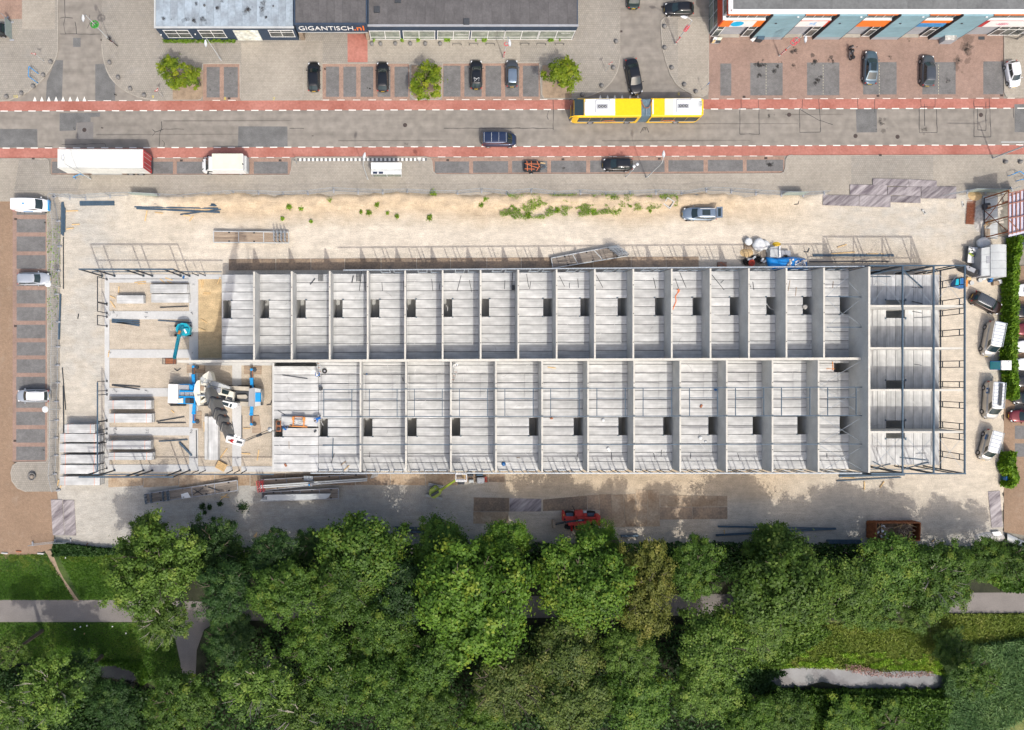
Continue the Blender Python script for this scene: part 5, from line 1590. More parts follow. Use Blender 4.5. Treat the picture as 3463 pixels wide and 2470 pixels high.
for x in(xd-5.2,xa+4.2):
 m=MB()
 P_=[(x+.95*math.cos(a),-0,.95+.45*math.sin(a))for a in np.linspace(0,math.pi,12)]
 for a,b in zip(P_[:-1],P_[1:]):m.bar((a[0],WB/2+.02,a[2]),(b[0],WB/2+.02,b[2]),.012,.12)
 for q in(-.42,0,.42):m.bar((x+q,WB/2+.02,.85),(x+q*.9,WB/2+.02,1.22),.012,.13)
 m.build('side_emblem','bus_orange',bus)
for s in(-1,1):
 MB().path([(xd-.15,s*1.1,2.8),(xd+.45,s*1.2,2.75),(xd+.5,s*1.25,2.3)],.05,6).build('mirror_arm','yellow' if s>0 else 'plastic',bus)
 MB().cbox((xd-.05,s*.95,.65),(.12,.35,.2),0,0,.03).build('headlight','lamp_w',bus)
 MB().cbox((xa-.01,s*.98,1.1),(.05,.2,.5)).build('tail_light','lamp_r',bus)
 # lorry
zt_=3.95
a0,a1=Q('a1',490,1278,zt_),Q('a1',1222,1438,zt_)
lx,ly=a1[0]-a0[0],a0[1]-a1[1]
lo=thing('parked_box_trailer','long white box trailer with red rear doors parked along the road','trailer',((a0[0]+a1[0])/2,(a0[1]+a1[1])/2,0),R(-.2))
MB().cbox((0,0,2.5),(lx,ly,zt_-1.15),0,0,.02).build('cargo_box','offwhite',lo)
for i in range(2):
 x0,x1=((-lx/2+.06,lx*.365),(lx*.37,lx/2-.06))[i]
 MB().box(x0,x1,-ly/2+.08,ly/2-.08,zt_-.075,zt_-.005).build('roof_skin','offwhite',lo)
m=MB()
for s in(-1,1):m.bar((-lx/2,s*(ly/2+.005),zt_-.06),(lx/2,s*(ly/2+.005),zt_-.06),.05,.1)
m.build('roof_trim','grey_lt',lo)
MB().box(-lx/2+.3,lx/2-.1,-.45,.45,.75,1.08).build('chassis','grey_dk',lo)
for s in(-1,1):
 d=MB().box(lx/2+.003,lx/2+.07,*sorted((s*.012,s*(ly/2-.03))),1.12,zt_-.1).build('rear_door','red',lo)
 for q in(.3,.75):MB().tube((lx/2+.10,s*ly/2*q,1.2),(lx/2+.10,s*ly/2*q,zt_-.2),.025,n=6).build('door_bar','grey_lt',d)
 MB().cbox((lx/2+.05,s*.9,.95),(.08,.5,.16)).build('tail_light','lamp_r',lo)
MB().cbox((lx/2+.06,0,.72),(.1,ly-.1,.14)).build('bumper','grey_dk',lo)
for x in(lx/2-1.6,lx/2-3.0):
 for s in(-1,1):wheel(lo,x,s*1.08,.5,.3)
for s in(-1,1):
 MB().bar((-lx/2+2.4,s*.9,.06),(-lx/2+2.4,s*.9,1.1),.14).build('landing_leg','grey_dk',lo)
 MB().box(-lx/2+3.2,lx/2-4.2,*sorted((s*(ly/2-.08),s*(ly/2-.02))),.5,1.0).build('side_guard','grey_lt',lo)
 # white box van
z2=3.0
a0,a1=Q('a1',1812,1318,z2),Q('a1',2075,1448,z2)
lx,ly=a1[0]-a0[0],a0[1]-a1[1]+.15
bv=thing('parked_box_van','white box van with a cream roof parked along the road beside the box trailer','van',((a0[0]+a1[0])/2,(a0[1]+a1[1])/2,0),R(180))
MB().cbox((0,0,1.9),(lx,ly,2.1),0,0,.02).build('cargo_box','white',bv)
MB().box(-lx/2+.05,lx/2-.05,-ly/2+.06,ly/2-.06,z2-.052,z2+.02).build('roof_skin','cream',bv)
for i in range(6):
 x=-lx/2+.4+i*(lx-.8)/5
 MB().box(x-.03,x+.03,-ly/2+.1,ly/2-.1,z2+.021,z2+.035).build('roof_rib','cream',bv)
MB().cbox((-lx/2-.16,0,1.4),(.28,ly-.1,1.3),0,0,.03).build('tail_lift','grey_lt',bv)
MB().cbox((-lx/2-.02,.35,z2-.1),(.1,.12,.4)).build('lift_arm','plastic',bv)
rows=[]
f0=lx/2+.02
for x,zt2,hw in((f0,2.45,.98),(f0+.35,2.45,1.0),(f0+.62,2.32,1.0),(f0+1.25,1.45,.99),(f0+1.7,1.22,.93),(f0+1.93,1.0,.80),(f0+2.0,.6,.7)):
 rows.append([(x,-hw,.35),(x,-hw,zt2*.62),(x,-hw*.90,zt2-.06),(x,0,zt2),(x,hw*.90,zt2-.06),(x,hw,zt2*.62),(x,hw,.35)])
m=MB().grid(rows)
m.f.append(tuple(range(7))[::-1]);m.m.append(0)
m.f.append(tuple(range(42,49)));m.m.append(0)
cb=m.build('cab','white',bv)
MB().grid([[(f0+.70,y,2.30)for y in(-.82,-.3,.3,.82)],[(f0+1.27,y*1.03,1.53)for y in(-.82,-.3,.3,.82)]]).build('windscreen','glass',cb)
for s in(-1,1):
 MB().cbox((f0+1.75,s*.55,1.2),(.12,.28,.08),s*-.3,0,.02).build('headlight','glass',cb)
 MB().cbox((f0+.95,s*1.14,1.5),(.14,.26,.3),0,0,.03).build('door_mirror','plastic',cb)
 MB().box(f0+.3,f0+.95,*sorted((s*1.0,s*1.012)),1.3,1.75).build('side_window','glass',cb)
for x in(-lx/2+.9,f0+1.1):
 for s in(-1,1):wheel(bv,x,s*.88,.36,.24)
MB().cbox((f0+.2,0,2.6),(.5,1.5,.25),0,0,.08).build('roof_box','white',cb)
# car trailer with straps
tr_=thing('luggage_trailer','small black covered trailer lashed with orange straps in the roadside bays','trailer',(*Q('a3',252,1430,.5),0),R(0))
MB().cbox((0,0,.75),(2.25,1.35,.5),0,0,.12).build('load_cover','plastic',tr_)
MB().box(-1.15,1.15,-.72,.72,.42,.5).build('bed','grey_dk',tr_)
M['strap']=mat('orange_strap',(.80,.22,.08),.7)
for a,b in(((-.7,-.7),(-.8,.7)),((-.15,-.7),(-.2,.7)),((.55,-.68),(.95,.05)),((.6,.68),(1.0,-.2)),((-1.1,.35),(.9,-.35)),((-1.1,-.4),(.3,-.45)),((-.9,.3),(1.05,.25))):
 MB().bar((*a,1.012),(*b,1.012),.06,.02).build('strap','strap',tr_)
for s in(-1,1):wheel(tr_,-.1,s*.80,.28,.16)
MB().bar((1.1,.4,.45),(2.0,0,.42),.08).bar((1.1,-.4,.45),(2.0,0,.42),.08).build('drawbar','steel',tr_)
MB().tube((1.95,0,0),(1.95,0,.6),.04).build('jockey_leg','steel_lt',tr_)
MB().bar((1.1,.5,.75),(1.8,.45,.72),.12,.06).build('timber','wood_new',tr_)
# motorcycle
mc=thing('motorcycle','black motorcycle parked on the red brick forecourt','motorcycle',(*Q('a4',800,450,.5),0),R(94))
for x in(-.72,.72):
 w_=MB().tube((x,-.06,.31),(x,.06,.31),.31,n=16).build('wheel','tyre',mc)
 MB().tube((x,-.07,.31),(x,.07,.31),.17,n=10).build('rim','rim',w_)
MB().ball((.12,0,.78),.30,10,6,.7).build('fuel_tank','p_black',mc,True)
MB().cbox((-.42,0,.78),(.7,.28,.12),0,0,.04).build('seat','plastic',mc)
MB().cbox((-.85,0,.88),(.42,.44,.30),0,0,.06).build('top_case','plastic',mc)
MB().cbox((.05,0,.45),(.6,.38,.38),0,0,.06).build('engine','rim',mc)
MB().path([(.45,-.42,1.0),(.52,-.2,.98),(.55,0,.95),(.52,.2,.98),(.45,.42,1.0)],.022,6).build('handlebar','rim',mc)
MB().ball((.72,0,.86),.20,8,5,.9).build('fairing','p_black',mc,True)
for s in(-1,1):
 MB().tube((.72,s*.1,.31),(.50,s*.1,.95),.03).build('fork','rim',mc)
 MB().cbox((.5,s*.5,1.08),(.08,.16,.10)).build('mirror','plastic',mc)
 MB().tube((-.1,s*.2,.3),(-.8,s*.2,.42),.05).build('exhaust','rim',mc)
 # VEGETATION
def leaf_mesh(name,pos,nrm,size,tint,m,slim=1.0):
 """one quad per leaf spray, arrays only"""
 n=len(pos)
 rg=np.random.default_rng(len(pos)+int(1000*abs(pos[0][0])))
 nrm=nrm/np.maximum(1e-6,np.linalg.norm(nrm,axis=1,keepdims=True))
 a=np.cross(nrm,rg.normal(size=(n,3)))
 a/=np.maximum(1e-6,np.linalg.norm(a,axis=1,keepdims=True))
 b=np.cross(nrm,a)
 s=size[:,None]
 v=np.empty((n,4,3),'f')
 fold=nrm*s*.18
 v[:,0]=pos-a*s*.5
 v[:,1]=pos-b*s*.34*slim-fold
 v[:,2]=pos+a*s*.5
 v[:,3]=pos+b*s*.34*slim-fold
 me=D.meshes.new(name)
 me.vertices.add(n*4)
 me.vertices.foreach_set('co',v.ravel())
 me.loops.add(n*4)
 me.loops.foreach_set('vertex_index',np.arange(n*4,dtype='i'))
 me.polygons.add(n)
 me.polygons.foreach_set('loop_start',np.arange(0,n*4,4,dtype='i'))
 me.polygons.foreach_set('loop_total',np.full(n,4,'i'))
 at=me.attributes.new('tint','FLOAT','FACE')
 at.data.foreach_set('value',np.clip(tint,0,1).astype('f'))
 me.materials.append(m)
 me.update(calc_edges=True)
 return me
def crown_mesh(name,seed,Rr,Hc,nclump,nleaf,leaf,droop=0.0,flat=.55,hollow=.40,lobes=7,rc=(.11,.21)):
 """uneven crown: big lobes, each made of clumps, each made of leaf sprays; origin at the middle of the crown"""
 rg=np.random.default_rng(seed)
 lob=[]
 for i in range(lobes):
  th=2*np.pi*(i+rg.uniform(-.3,.3))/lobes
  rr=rg.uniform(.38,.62)if i else .05
  lob.append((rr*np.cos(th)*Rr,rr*np.sin(th)*Rr,rg.uniform(-.20,.32)*Hc+(.30*Hc if i==0 else 0),rg.uniform(.36,.54)*Rr))
 P,N,T,Z=[],[],[],[]
 for i in range(nclump):
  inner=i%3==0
  lx,ly,lz,lr=lob[rg.integers(lobes)]
  d=rg.normal(size=3)
  d[2]=abs(d[2])*.95-.30
  d/=np.linalg.norm(d)
  c=np.array((lx,ly,lz))+d*lr*(rg.uniform(.35,.75)if inner else rg.uniform(.80,1.20)+(.25 if rg.random()<.08 else 0))*np.array((1,1,.62*Hc/Rr*1.35))
  cr=Rr*rg.uniform(*rc)*(1.5 if inner else 1.0)
  k=int(nleaf*rg.uniform(.6,1.4)*(.8 if inner else 1.))
  dd=rg.normal(size=(k,3))
  dd[:,2]=dd[:,2]*.8+.28
  dd/=np.linalg.norm(dd,axis=1,keepdims=True)
  st=np.array((rg.uniform(.75,1.4),rg.uniform(.75,1.4),flat))
  rad=cr*rg.uniform(hollow,1.12,size=(k,1))*(1+.28*rg.normal(size=(k,1)))
  p=c+dd*rad*st
  p[:,2]-=droop*np.linalg.norm(p[:,:2],axis=1)*.1
  nn=dd*.75+d*.4+rg.normal(size=(k,3))*.42+np.array((0,-.1,.5))
  P.append(p);N.append(nn)
  T.append(np.clip(rg.normal(.33 if inner else .47,.17)+rg.normal(0,.11,k)+dd[:,2]*.06,0,1)+(rg.random(k)<.02)*.3)  # inner clumps tinted darker, upward sprays lighter: crown shade put into the tint
  Z.append(leaf*rg.uniform(.55,1.5,k))
 return leaf_mesh(name,np.concatenate(P),np.concatenate(N),np.concatenate(Z),np.concatenate(T),LEAF['mid'])
CR={}
for i in range(4):
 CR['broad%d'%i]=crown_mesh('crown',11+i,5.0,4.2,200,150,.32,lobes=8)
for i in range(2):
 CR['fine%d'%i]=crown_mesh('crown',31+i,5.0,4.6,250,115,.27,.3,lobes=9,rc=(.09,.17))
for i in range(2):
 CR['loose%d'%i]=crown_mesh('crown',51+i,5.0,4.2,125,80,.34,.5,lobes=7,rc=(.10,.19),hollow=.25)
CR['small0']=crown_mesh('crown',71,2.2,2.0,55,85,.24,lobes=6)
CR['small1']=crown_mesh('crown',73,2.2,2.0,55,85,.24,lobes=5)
def limb_mesh(seed,Rr,h,zc,r0,mt='bark',nb=9):
 rg=random.Random(seed)
 m=MB()
 zb=zc-.25*h
 top=Vector((rg.uniform(-.3,.3),rg.uniform(-.3,.3),zb))
 m.tube((0,0,0),tuple(top*.5+Vector((0,0,zb*.0))),r0*1.25,r0,8)
 m.tube(tuple(top*.5),tuple(top),r0,r0*.75,8)
 for i in range(nb):
  a=2*math.pi*i/nb+rg.uniform(-.3,.3)
  l=Rr*rg.uniform(.5,.88)
  p1=top+Vector((math.cos(a)*l*.45,math.sin(a)*l*.45,h*rg.uniform(.18,.34)))
  p2=top+Vector((math.cos(a+.2)*l,math.sin(a+.2)*l,h*rg.uniform(.35,.62)))
  m.tube(tuple(top),tuple(p1),r0*.5,r0*.28,6)
  m.tube(tuple(p1),tuple(p2),r0*.28,r0*.08,5)
  for k in range(2):
   b=a+rg.uniform(-.8,.8)
   p3=p1.lerp(p2,.3+.4*k)+Vector((math.cos(b)*l*.35,math.sin(b)*l*.35,h*.16))
   m.tube(tuple(p1.lerp(p2,.3+.4*k)),tuple(p3),r0*.14,r0*.05,4)
 return m.mesh('trunk',mt)
TK={}
def tree(label,ox,oy,orad,proto,leaf,zc=8.5,squash=1.0,ry=1.0,cat='tree',group='trees of the park',name='tree',tw=False,til='o'):
 base=5.0 if not proto.startswith('small')else 2.2
 if til=='o':zc=zc*(.74 if oy<1240 else 1.0)
 c=Q(til,ox,oy,zc)
 rad=orad*TIL['o'][2]/S*(H-zc)/H if til=='o' else orad*.39526/S*(H-zc)/H
 k=rad/base*(.90 if til=='o' else 1.05)
 root=thing(name,label,cat,(c[0],c[1],0),R(rnd.uniform(0,360)if ry==1.0 else 0),group)
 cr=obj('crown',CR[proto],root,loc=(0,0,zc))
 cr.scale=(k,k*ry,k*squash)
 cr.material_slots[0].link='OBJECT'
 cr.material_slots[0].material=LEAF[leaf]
 kk=(round(k*2),round(zc),tw,proto[:5])
 if kk not in TK:TK[kk]=limb_mesh(len(TK)*7+3,rad*(.8 if til=='o' else .6),zc*.9,zc,.16+.03*rad,'twig' if tw else 'bark',9 if not tw else 13)
 obj('trunk',TK[kk],root)
 return root
TREES=[('big olive green tree at the left end of the tree belt, leaning over the footpath',345,1262,112,'fine0','olive',9,1.0),('light feathery tree hanging over the bend of the footpath',360,1385,66,'loose0','olive',8,.8),('small olive tree at the edge of the gravel, above the big left tree',330,1185,52,'fine1','olive',7.5,.9),('dark bluish tree just right of the big olive tree',470,1222,74,'fine0','dark',7.5,.9),('dark tree overhanging the hidden footpath, second from the left',500,1310,74,'fine1','dark',8,.9),('dull dark green tree touching the gravel, third from the left',610,1240,68,'fine1','dark',7,.9),('dark low tree wedged behind the bright yellowish tree',695,1215,44,'fine0','dark',6,.8),('mid green round tree below the dull dark green tree',632,1318,86,'fine1','mid',9,.9),('tall yellowish green tree reaching farthest up onto the gravel, left of centre',805,1238,116,'broad0','mid',10,1.0),('mid green tree below the tall yellowish tree',760,1305,78,'broad1','mid',9,.9),('dark green tree in the hollow left of the great bright tree',880,1330,82,'broad2','dark',7.5,.9),('great bright green tree in the middle of the belt',1062,1330,136,'broad3','bright',11,1.05),('bright green tree touching the gravel above the great bright tree',1120,1215,66,'broad1','bright',9,1.0),('dark green tree at the gravel left of the pair of bright trees',980,1205,66,'broad2','mid',8,1.0),('bright leafy tree beside the red telehandler',1300,1300,116,'broad0','bright',10,1.0),('young bright shrub tree just under the red telehandler',1330,1200,50,'broad3','bright',8,.9),('yellow olive tree standing right against the bright tree by the telehandler',1438,1308,80,'fine0','yellow',10,1.1,1.35),('dark green tree right of the yellow olive tree',1545,1265,68,'fine1','mid',8,1.0,1.15),('wide olive tree below the long steel beams',1745,1300,122,'broad2','olive',10,.95),('olive tree overlapping the edge of the gravel left of the skip',1720,1215,66,'broad0','olive',8,.9),('olive tree below the rusty skip',1880,1305,82,'broad1','olive',8.5,.9),('soft green tree right of the tree below the skip',1975,1268,82,'broad3','mid',8,.85),('grey green feathery tree near the right end of the belt',2085,1290,88,'fine0','mid',8,.85),('bushy green tree beside the rubble heap at the right edge',2180,1240,60,'fine1','mid',6,.8),('green tree cut by the right edge above the footpath',2255,1250,56,'loose1','mid',6,.9),('yellowish tree cut by the left edge above the pond',22,1450,48,'loose0','olive',8,.9),('feathery light green tree in the lower left corner, over the pond',112,1535,88,'loose1','olive',9,.9),('feathery tree cut by the lower left corner',25,1585,62,'loose0','olive',8,.9),('dark conifer like tree over the lower left pond',255,1565,66,'fine1','dark',6,.9),('green tree below the branch of the footpath',395,1572,88,'fine0','mid',7.5,.9),('dark bush in the shade right of the branching footpath',510,1420,62,'fine0','dark',3.2,.6),('pale branched willow above the lower edge, left of centre',575,1520,92,'loose1','olive',10,.9,1.0),('pale branched willow cut by the lower edge, left of centre',660,1592,80,'loose0','olive',9.5,.9),('mid green tree under the mid green round tree',700,1430,84,'fine1','mid',8,.9),('mid green tree right of the pale willows',738,1520,84,'broad1','mid',8,.9),('dark green tree in the thick of the wood left of centre',845,1420,88,'fine0','mid',8.5,.9),('grey green round tree in the lower middle of the wood',850,1535,92,'fine1','mid',9,.9),('green tree below the great bright tree',950,1480,76,'broad2','mid',8.5,.9),('grey green tree cut by the lower edge, left of the brownish tree',950,1590,72,'fine0','mid',8.5,.9),('brownish seeded tree in the lower middle of the wood',1125,1520,84,'broad0','brown',9.5,.9),('yellow green bush cut by the lower edge under the brownish tree',1085,1600,62,'broad3','bright',7,.9),('brown tipped tree left of the sharp dark gap',1262,1445,86,'broad1','brown',9,.9),('greyish tree below the brown tipped tree',1262,1560,88,'broad2','brown',9,.9),('yellow green tree above the dark gap, under the yellow olive tree',1395,1450,70,'fine1','olive',9,.9),('grey green tree below the yellow green tree at the dark gap',1405,1552,84,'broad3','mid',8.5,.9),('sunlit yellowish tree right of the sharp dark gap',1585,1430,92,'broad0','olive',9,.9),('grey olive tree below the sunlit yellowish tree',1570,1540,80,'fine0','olive',8,.9),('bright green bush tree cut by the lower edge right of the grey olive tree',1655,1595,62,'broad2','bright',7,.9),('dark green tree below the left end of the right pond',1745,1585,66,'fine1','mid',3.5,.8),('bright green bush on the lower bank of the right pond',1880,1600,58,'broad1','bright',2.6,.7),('green bush cut by the lower edge below the right pond',1980,1610,54,'fine0','mid',2.6,.7),('dark spiky tree at the right end of the right pond',2165,1500,58,'loose1','mid',6,.9),('low dark bush at the reed edge above the spiky tree',2120,1445,55,'fine1','mid',2.4,.5),('green tree hiding the footpath below the soft green tree',1950,1345,66,'fine1','mid',6,.8),('low green tree hiding the footpath above the meadow',2050,1352,58,'fine0','olive',5.5,.8),('dark green tree standing over the left pond',190,1490,50,'fine1','dark',5,.8),('low olive shrub between the wide olive tree and the meadow',1690,1400,70,'fine0','olive',3.0,.5),]
for a in TREES:
 tree(a[0],a[1],a[2],a[3],a[4],a[5],a[6],a[7]*.9,a[8]if len(a)>8 else 1.0,tw=('willow' in a[0]or 'feathery' in a[0]))
for lab,u,v,r_,pr,ty in(('rounded street tree in the left planting bed north of the road',1470,620,135,'small0','a1'),('smaller right half of the street tree clump in the left planting bed',1650,655,100,'small1','a1'),('street tree in the middle planting bed between parked cars',1470,680,150,'small0','a2'),('street tree in the right planting bed beside the bus',515,650,160,'small1','a3')):
 o=tree(lab,u,v,r_,pr,'street',3.1,.75,1.0,'tree','street trees','street_tree',til=ty)
for t,pts in(('a1',[(1478,600),(1735,600),(1735,820),(1715,848),(1690,855),(1478,855)]),('a2',[(1345,560),(1600,560),(1598,800),(1570,845),(1375,845),(1345,800)]),('a3',[(340,560),(590,560),(590,838),(360,840),(340,810)])):
 struct('planting_bed',MB().sheet(poly(t,pts,.13),.128),'dirt')
def tuft_field(name,cols,n,t,polyg,size,leaf,z=0.0,hgt=.35,dens=None,seed=1,slim=.5,lean=.5):
 rg=np.random.default_rng(seed)
 P=np.array(polyg,float)
 lo,hi=P.min(0),P.max(0)
 out=[]
 while len(out)<n:
  q=rg.uniform(lo,hi,size=(n,2))
  ins=np.zeros(len(q),bool)
  j=len(P)-1
  for i in range(len(P)):
   c=((P[i,1]>q[:,1])!=(P[j,1]>q[:,1]))&(q[:,0]<(P[j,0]-P[i,0])*(q[:,1]-P[i,1])/(P[j,1]-P[i,1]+1e-9)+P[i,0])
   ins^=c
   j=i
  q=q[ins]
  if dens:q=np.array([p for p in q if dens(p[0],p[1],rg)])
  out+=list(q)
 out=np.array(out[:n])
 w_=np.array([Q(t,a,b,0)for a,b in out])
 pos=np.column_stack([w_,z+rg.uniform(.02,hgt,n)])
 nn=rg.normal(size=(n,3))*lean+np.array((0,-.1,.9))
 tint=np.array([.45+.35*mnoise.fractal(Vector((a[0]*.25,a[1]*.25,seed)),1,2,3)for a in w_])+rg.normal(0,.12,n)
 me=leaf_mesh(name,pos,nn,size*rg.uniform(.6,1.4,n),tint,LEAF[leaf],slim)
 o=obj(name,me)
 o['kind']='stuff'
 return o
tuft_field('grass',0,15000,'x',[(-60,1876),(160,1876),(250,2028),(-60,2028)],.34,'grass',-.01,.12,seed=3,slim=.35,dens=lambda a,b,rg:not(160+(b-1876)*.62<a<190+(b-1876)*.62)and rg.random()<(.35+.65*sm(1880,1990,b)))
tuft_field('grass',0,15000,'x',[(198,1876),(420,1876),(430,2028),(275,2028)],.34,'grass',-.01,.15,seed=4,slim=.35)
tuft_field('grass',0,22000,'x',[(-60,2108),(575,2108),(625,2325),(540,2335),(480,2260),(440,2240),(-60,2240)],.36,'grass',-.01,.16,seed=5,slim=.35)
tuft_field('meadow_grass',0,30000,'x',[(2560,2110),(3300,2110),(3230,2262),(3000,2268),(2560,2250)],.50,'dry',0,.5,seed=6,slim=.35,lean=.8)
tuft_field('meadow_grass',0,10000,'x',[(3150,2075),(3520,2075),(3520,2240),(3300,2240)],.5,'dry',0,.5,seed=7,slim=.35,lean=.8)
tuft_field('bank_grass',0,9000,'x',[(2620,2175),(3190,2190),(3200,2282),(3100,2264),(2860,2252),(2700,2250),(2620,2262)],.5,'weed',0,.6,seed=8,slim=.4,lean=.8,dens=lambda a,b,rg:mnoise.fractal(Vector((a*.02,b*.05,6)),1,2,4)+(b-2235)*.012>.05)
tuft_field('dry_grass',0,5000,'x',[(-60,1876),(420,1876),(420,1935),(-60,1960)],.3,'dry',-.01,.1,seed=31,slim=.35,dens=lambda a,b,rg:mnoise.fractal(Vector((a*.03,b*.05,2)),1,2,4)>(b-1890)*.012 and not(155+(b-1876)*.62<a<195+(b-1876)*.62))
tuft_field('reeds',0,26000,'x',[(3200,2190),(3540,2140),(3540,2360),(3300,2500),(3160,2420)],.85,'reed',.2,1.5,seed=9,slim=.2,lean=.7)
tuft_field('reeds',0,12000,'x',[(2950,2345),(3280,2400),(3250,2520),(2950,2520)],.8,'reed',.2,1.3,seed=10,slim=.2,lean=.7)
tuft_field('bank_shrubs',0,22000,'x',[(2560,2336),(2700,2334),(2880,2340),(3000,2336),(3200,2345),(3160,2500),(2560,2520)],.42,'mid',.1,1.8,seed=12,slim=.9,lean=.9)
tuft_field('bank_shrubs',0,14000,'x',[(2480,2090),(2700,2085),(2800,2130),(2620,2250),(2480,2250)],.42,'olive',.1,1.4,seed=13,slim=.9,lean=.9)
tuft_field('bank_flowers',0,900,'x',[(2850,2240),(2880,2238),(2960,2262),(3000,2270),(3140,2262),(3145,2278),(2990,2282),(2900,2272),(2850,2262)],.30,'purple',.4,.9,seed=14,slim=.5,lean=.9)
tuft_field('undergrowth',0,34000,'x',[(560,1850),(1750,1835),(2500,1830),(3440,1850),(3440,1930),(2500,1960),(1700,1960),(900,1950),(600,1940)],.42,'dark',.1,1.6,seed=15,slim=.9,lean=.9)
tuft_field('undergrowth',0,26000,'x',[(720,2120),(2550,2105),(2550,2520),(560,2520),(680,2340)],.5,'dark',.1,1.5,seed=16,slim=.9,lean=.9)
tuft_field('undergrowth',0,5000,'x',[(190,1832),(330,1850),(500,1862),(330,1876),(185,1876)],.35,'dark',.05,.9,seed=17,slim=.9,lean=.9)
tuft_field('undergrowth',0,7000,'x',[(3330,1845),(3540,1850),(3540,1990),(3380,1995),(3280,1930)],.45,'mid',.1,1.6,seed=18,slim=.9,lean=.9)
tuft_field('undergrowth',0,16000,'x',[(-60,2250),(290,2252),(330,2300),(480,2320),(560,2350),(620,2340),(620,2520),(-60,2520)],.45,'dark',.05,1.2,seed=41,slim=.9,lean=.9)
tuft_field('undergrowth',0,2600,'x',[(285,2236),(480,2238),(510,2300),(480,2318),(455,2270),(395,2248),(300,2250)],.4,'grass',.02,.5,seed=42,slim=.5,lean=.9)
tuft_field('bank_shrubs',0,5200,'x',[(2440,2250),(2600,2252),(2650,2268),(2590,2290),(2640,2330),(2440,2340)],.42,'dark',.1,1.3,seed=43,slim=.9,lean=.9)
tuft_field('bank_shrubs',0,3000,'x',[(2640,2318),(2760,2300),(2900,2324),(3050,2322),(3210,2318),(3210,2345),(2640,2350)],.36,'mid',.1,.9,seed=44,slim=.9,lean=.9,dens=lambda a,b,rg:mnoise.noise(Vector((a*.05,2,2)))*14+2326<b)
wd=lambda a,b,rg:mnoise.fractal(Vector((a*.022,b*.03,2)),1,2,4)>(-.10 if a<1830 else .03)and rg.random()<sm(655,668,b)*sm(752,735,b)
tuft_field('weeds',0,7500,'x',[(1690,655),(1850,655),(2290,655),(2290,700),(1900,742),(1690,745)],.15,'weed',.20,.36,wd,19,.8,.9)
tuft_field('weeds',0,260,'x',[(170,770),(166,700),(163,690),(160,780),(163,1120),(178,1120),(205,1000),(206,760)],.26,'weed',.02,.3,seed=20,slim=.7,lean=.9)
tuft_field('weeds',0,800,'x',[(1180-625,139),(800,139),(800,147),(1180-625,149)],.26,'weed',.12,.4,seed=21,slim=.7,lean=.9)
tuft_field('weeds',0,500,'x',[(2755,124),(2838,124),(2838,132),(2755,132)],.26,'weed',.02,.4,seed=22,slim=.7,lean=.9)
tuft_field('weeds',0,500,'x',[(1240,133),(1960,131),(1960,143),(1240,145)],.24,'weed',.12,.3,seed=23,slim=.7,lean=.9,dens=lambda a,b,rg:mnoise.noise(Vector((a*.04,1,1)))>.2)
DW=[]
for i,(t,u,v,r_)in enumerate((('b2',298,257,22),('b2',400,268,18),('b2',645,197,20),('b2',980,302,22),('b2',1048,238,18),('b2',1220,335,15),('b2',240,355,14),('b2',1942,240,20),('b2',1980,193,16),('b2',1500,345,22),('b2',1530,145,30),('b3',960,285,38),('b3',777,292,24),('b3',218,325,28),('b3',470,280,22),('b3',1262,285,12),('b2',1142,305,11),('b2',912,298,12),('b2',485,380,11),('c1',1735,1297,26),('c1',1795,1305,20),('c1',1885,1275,20),('c1',2080,1300,45),('c1',1825,1405,20),('c1',1755,1350,16))):
 rg=np.random.default_rng(100+i)
 k=90+int(r_*3)
 q=np.array(V(t,u,v,.22 if t[0]=='b' else .02))
 if t[0]=='b' and v>260:q[2]=.05
 rr=r_*.39526/S
 pos=np.column_stack([rg.normal(0,rr*.5,k),rg.normal(0,rr*.5,k),rg.uniform(.0,.35,k)])
 o=obj('weed',leaf_mesh('weed',pos,rg.normal(size=(k,3))*.7+np.array((0,0,.8)),.22*rg.uniform(.6,1.3,k),rg.normal(.5,.2,k),LEAF['weed' if t[0]=='b' else 'dark'],.8),loc=tuple(q))
 tag(o,('single green weed plant on the sandy bank left of the weedy patch' if t=='b2' else 'green weed tuft on the sand below the weedy patch')if t[0]=='b' else 'low dark green weed clump on the grey gravel','weed','weeds on the sand bank' if t[0]=='b' else 'weeds on the grey gravel')
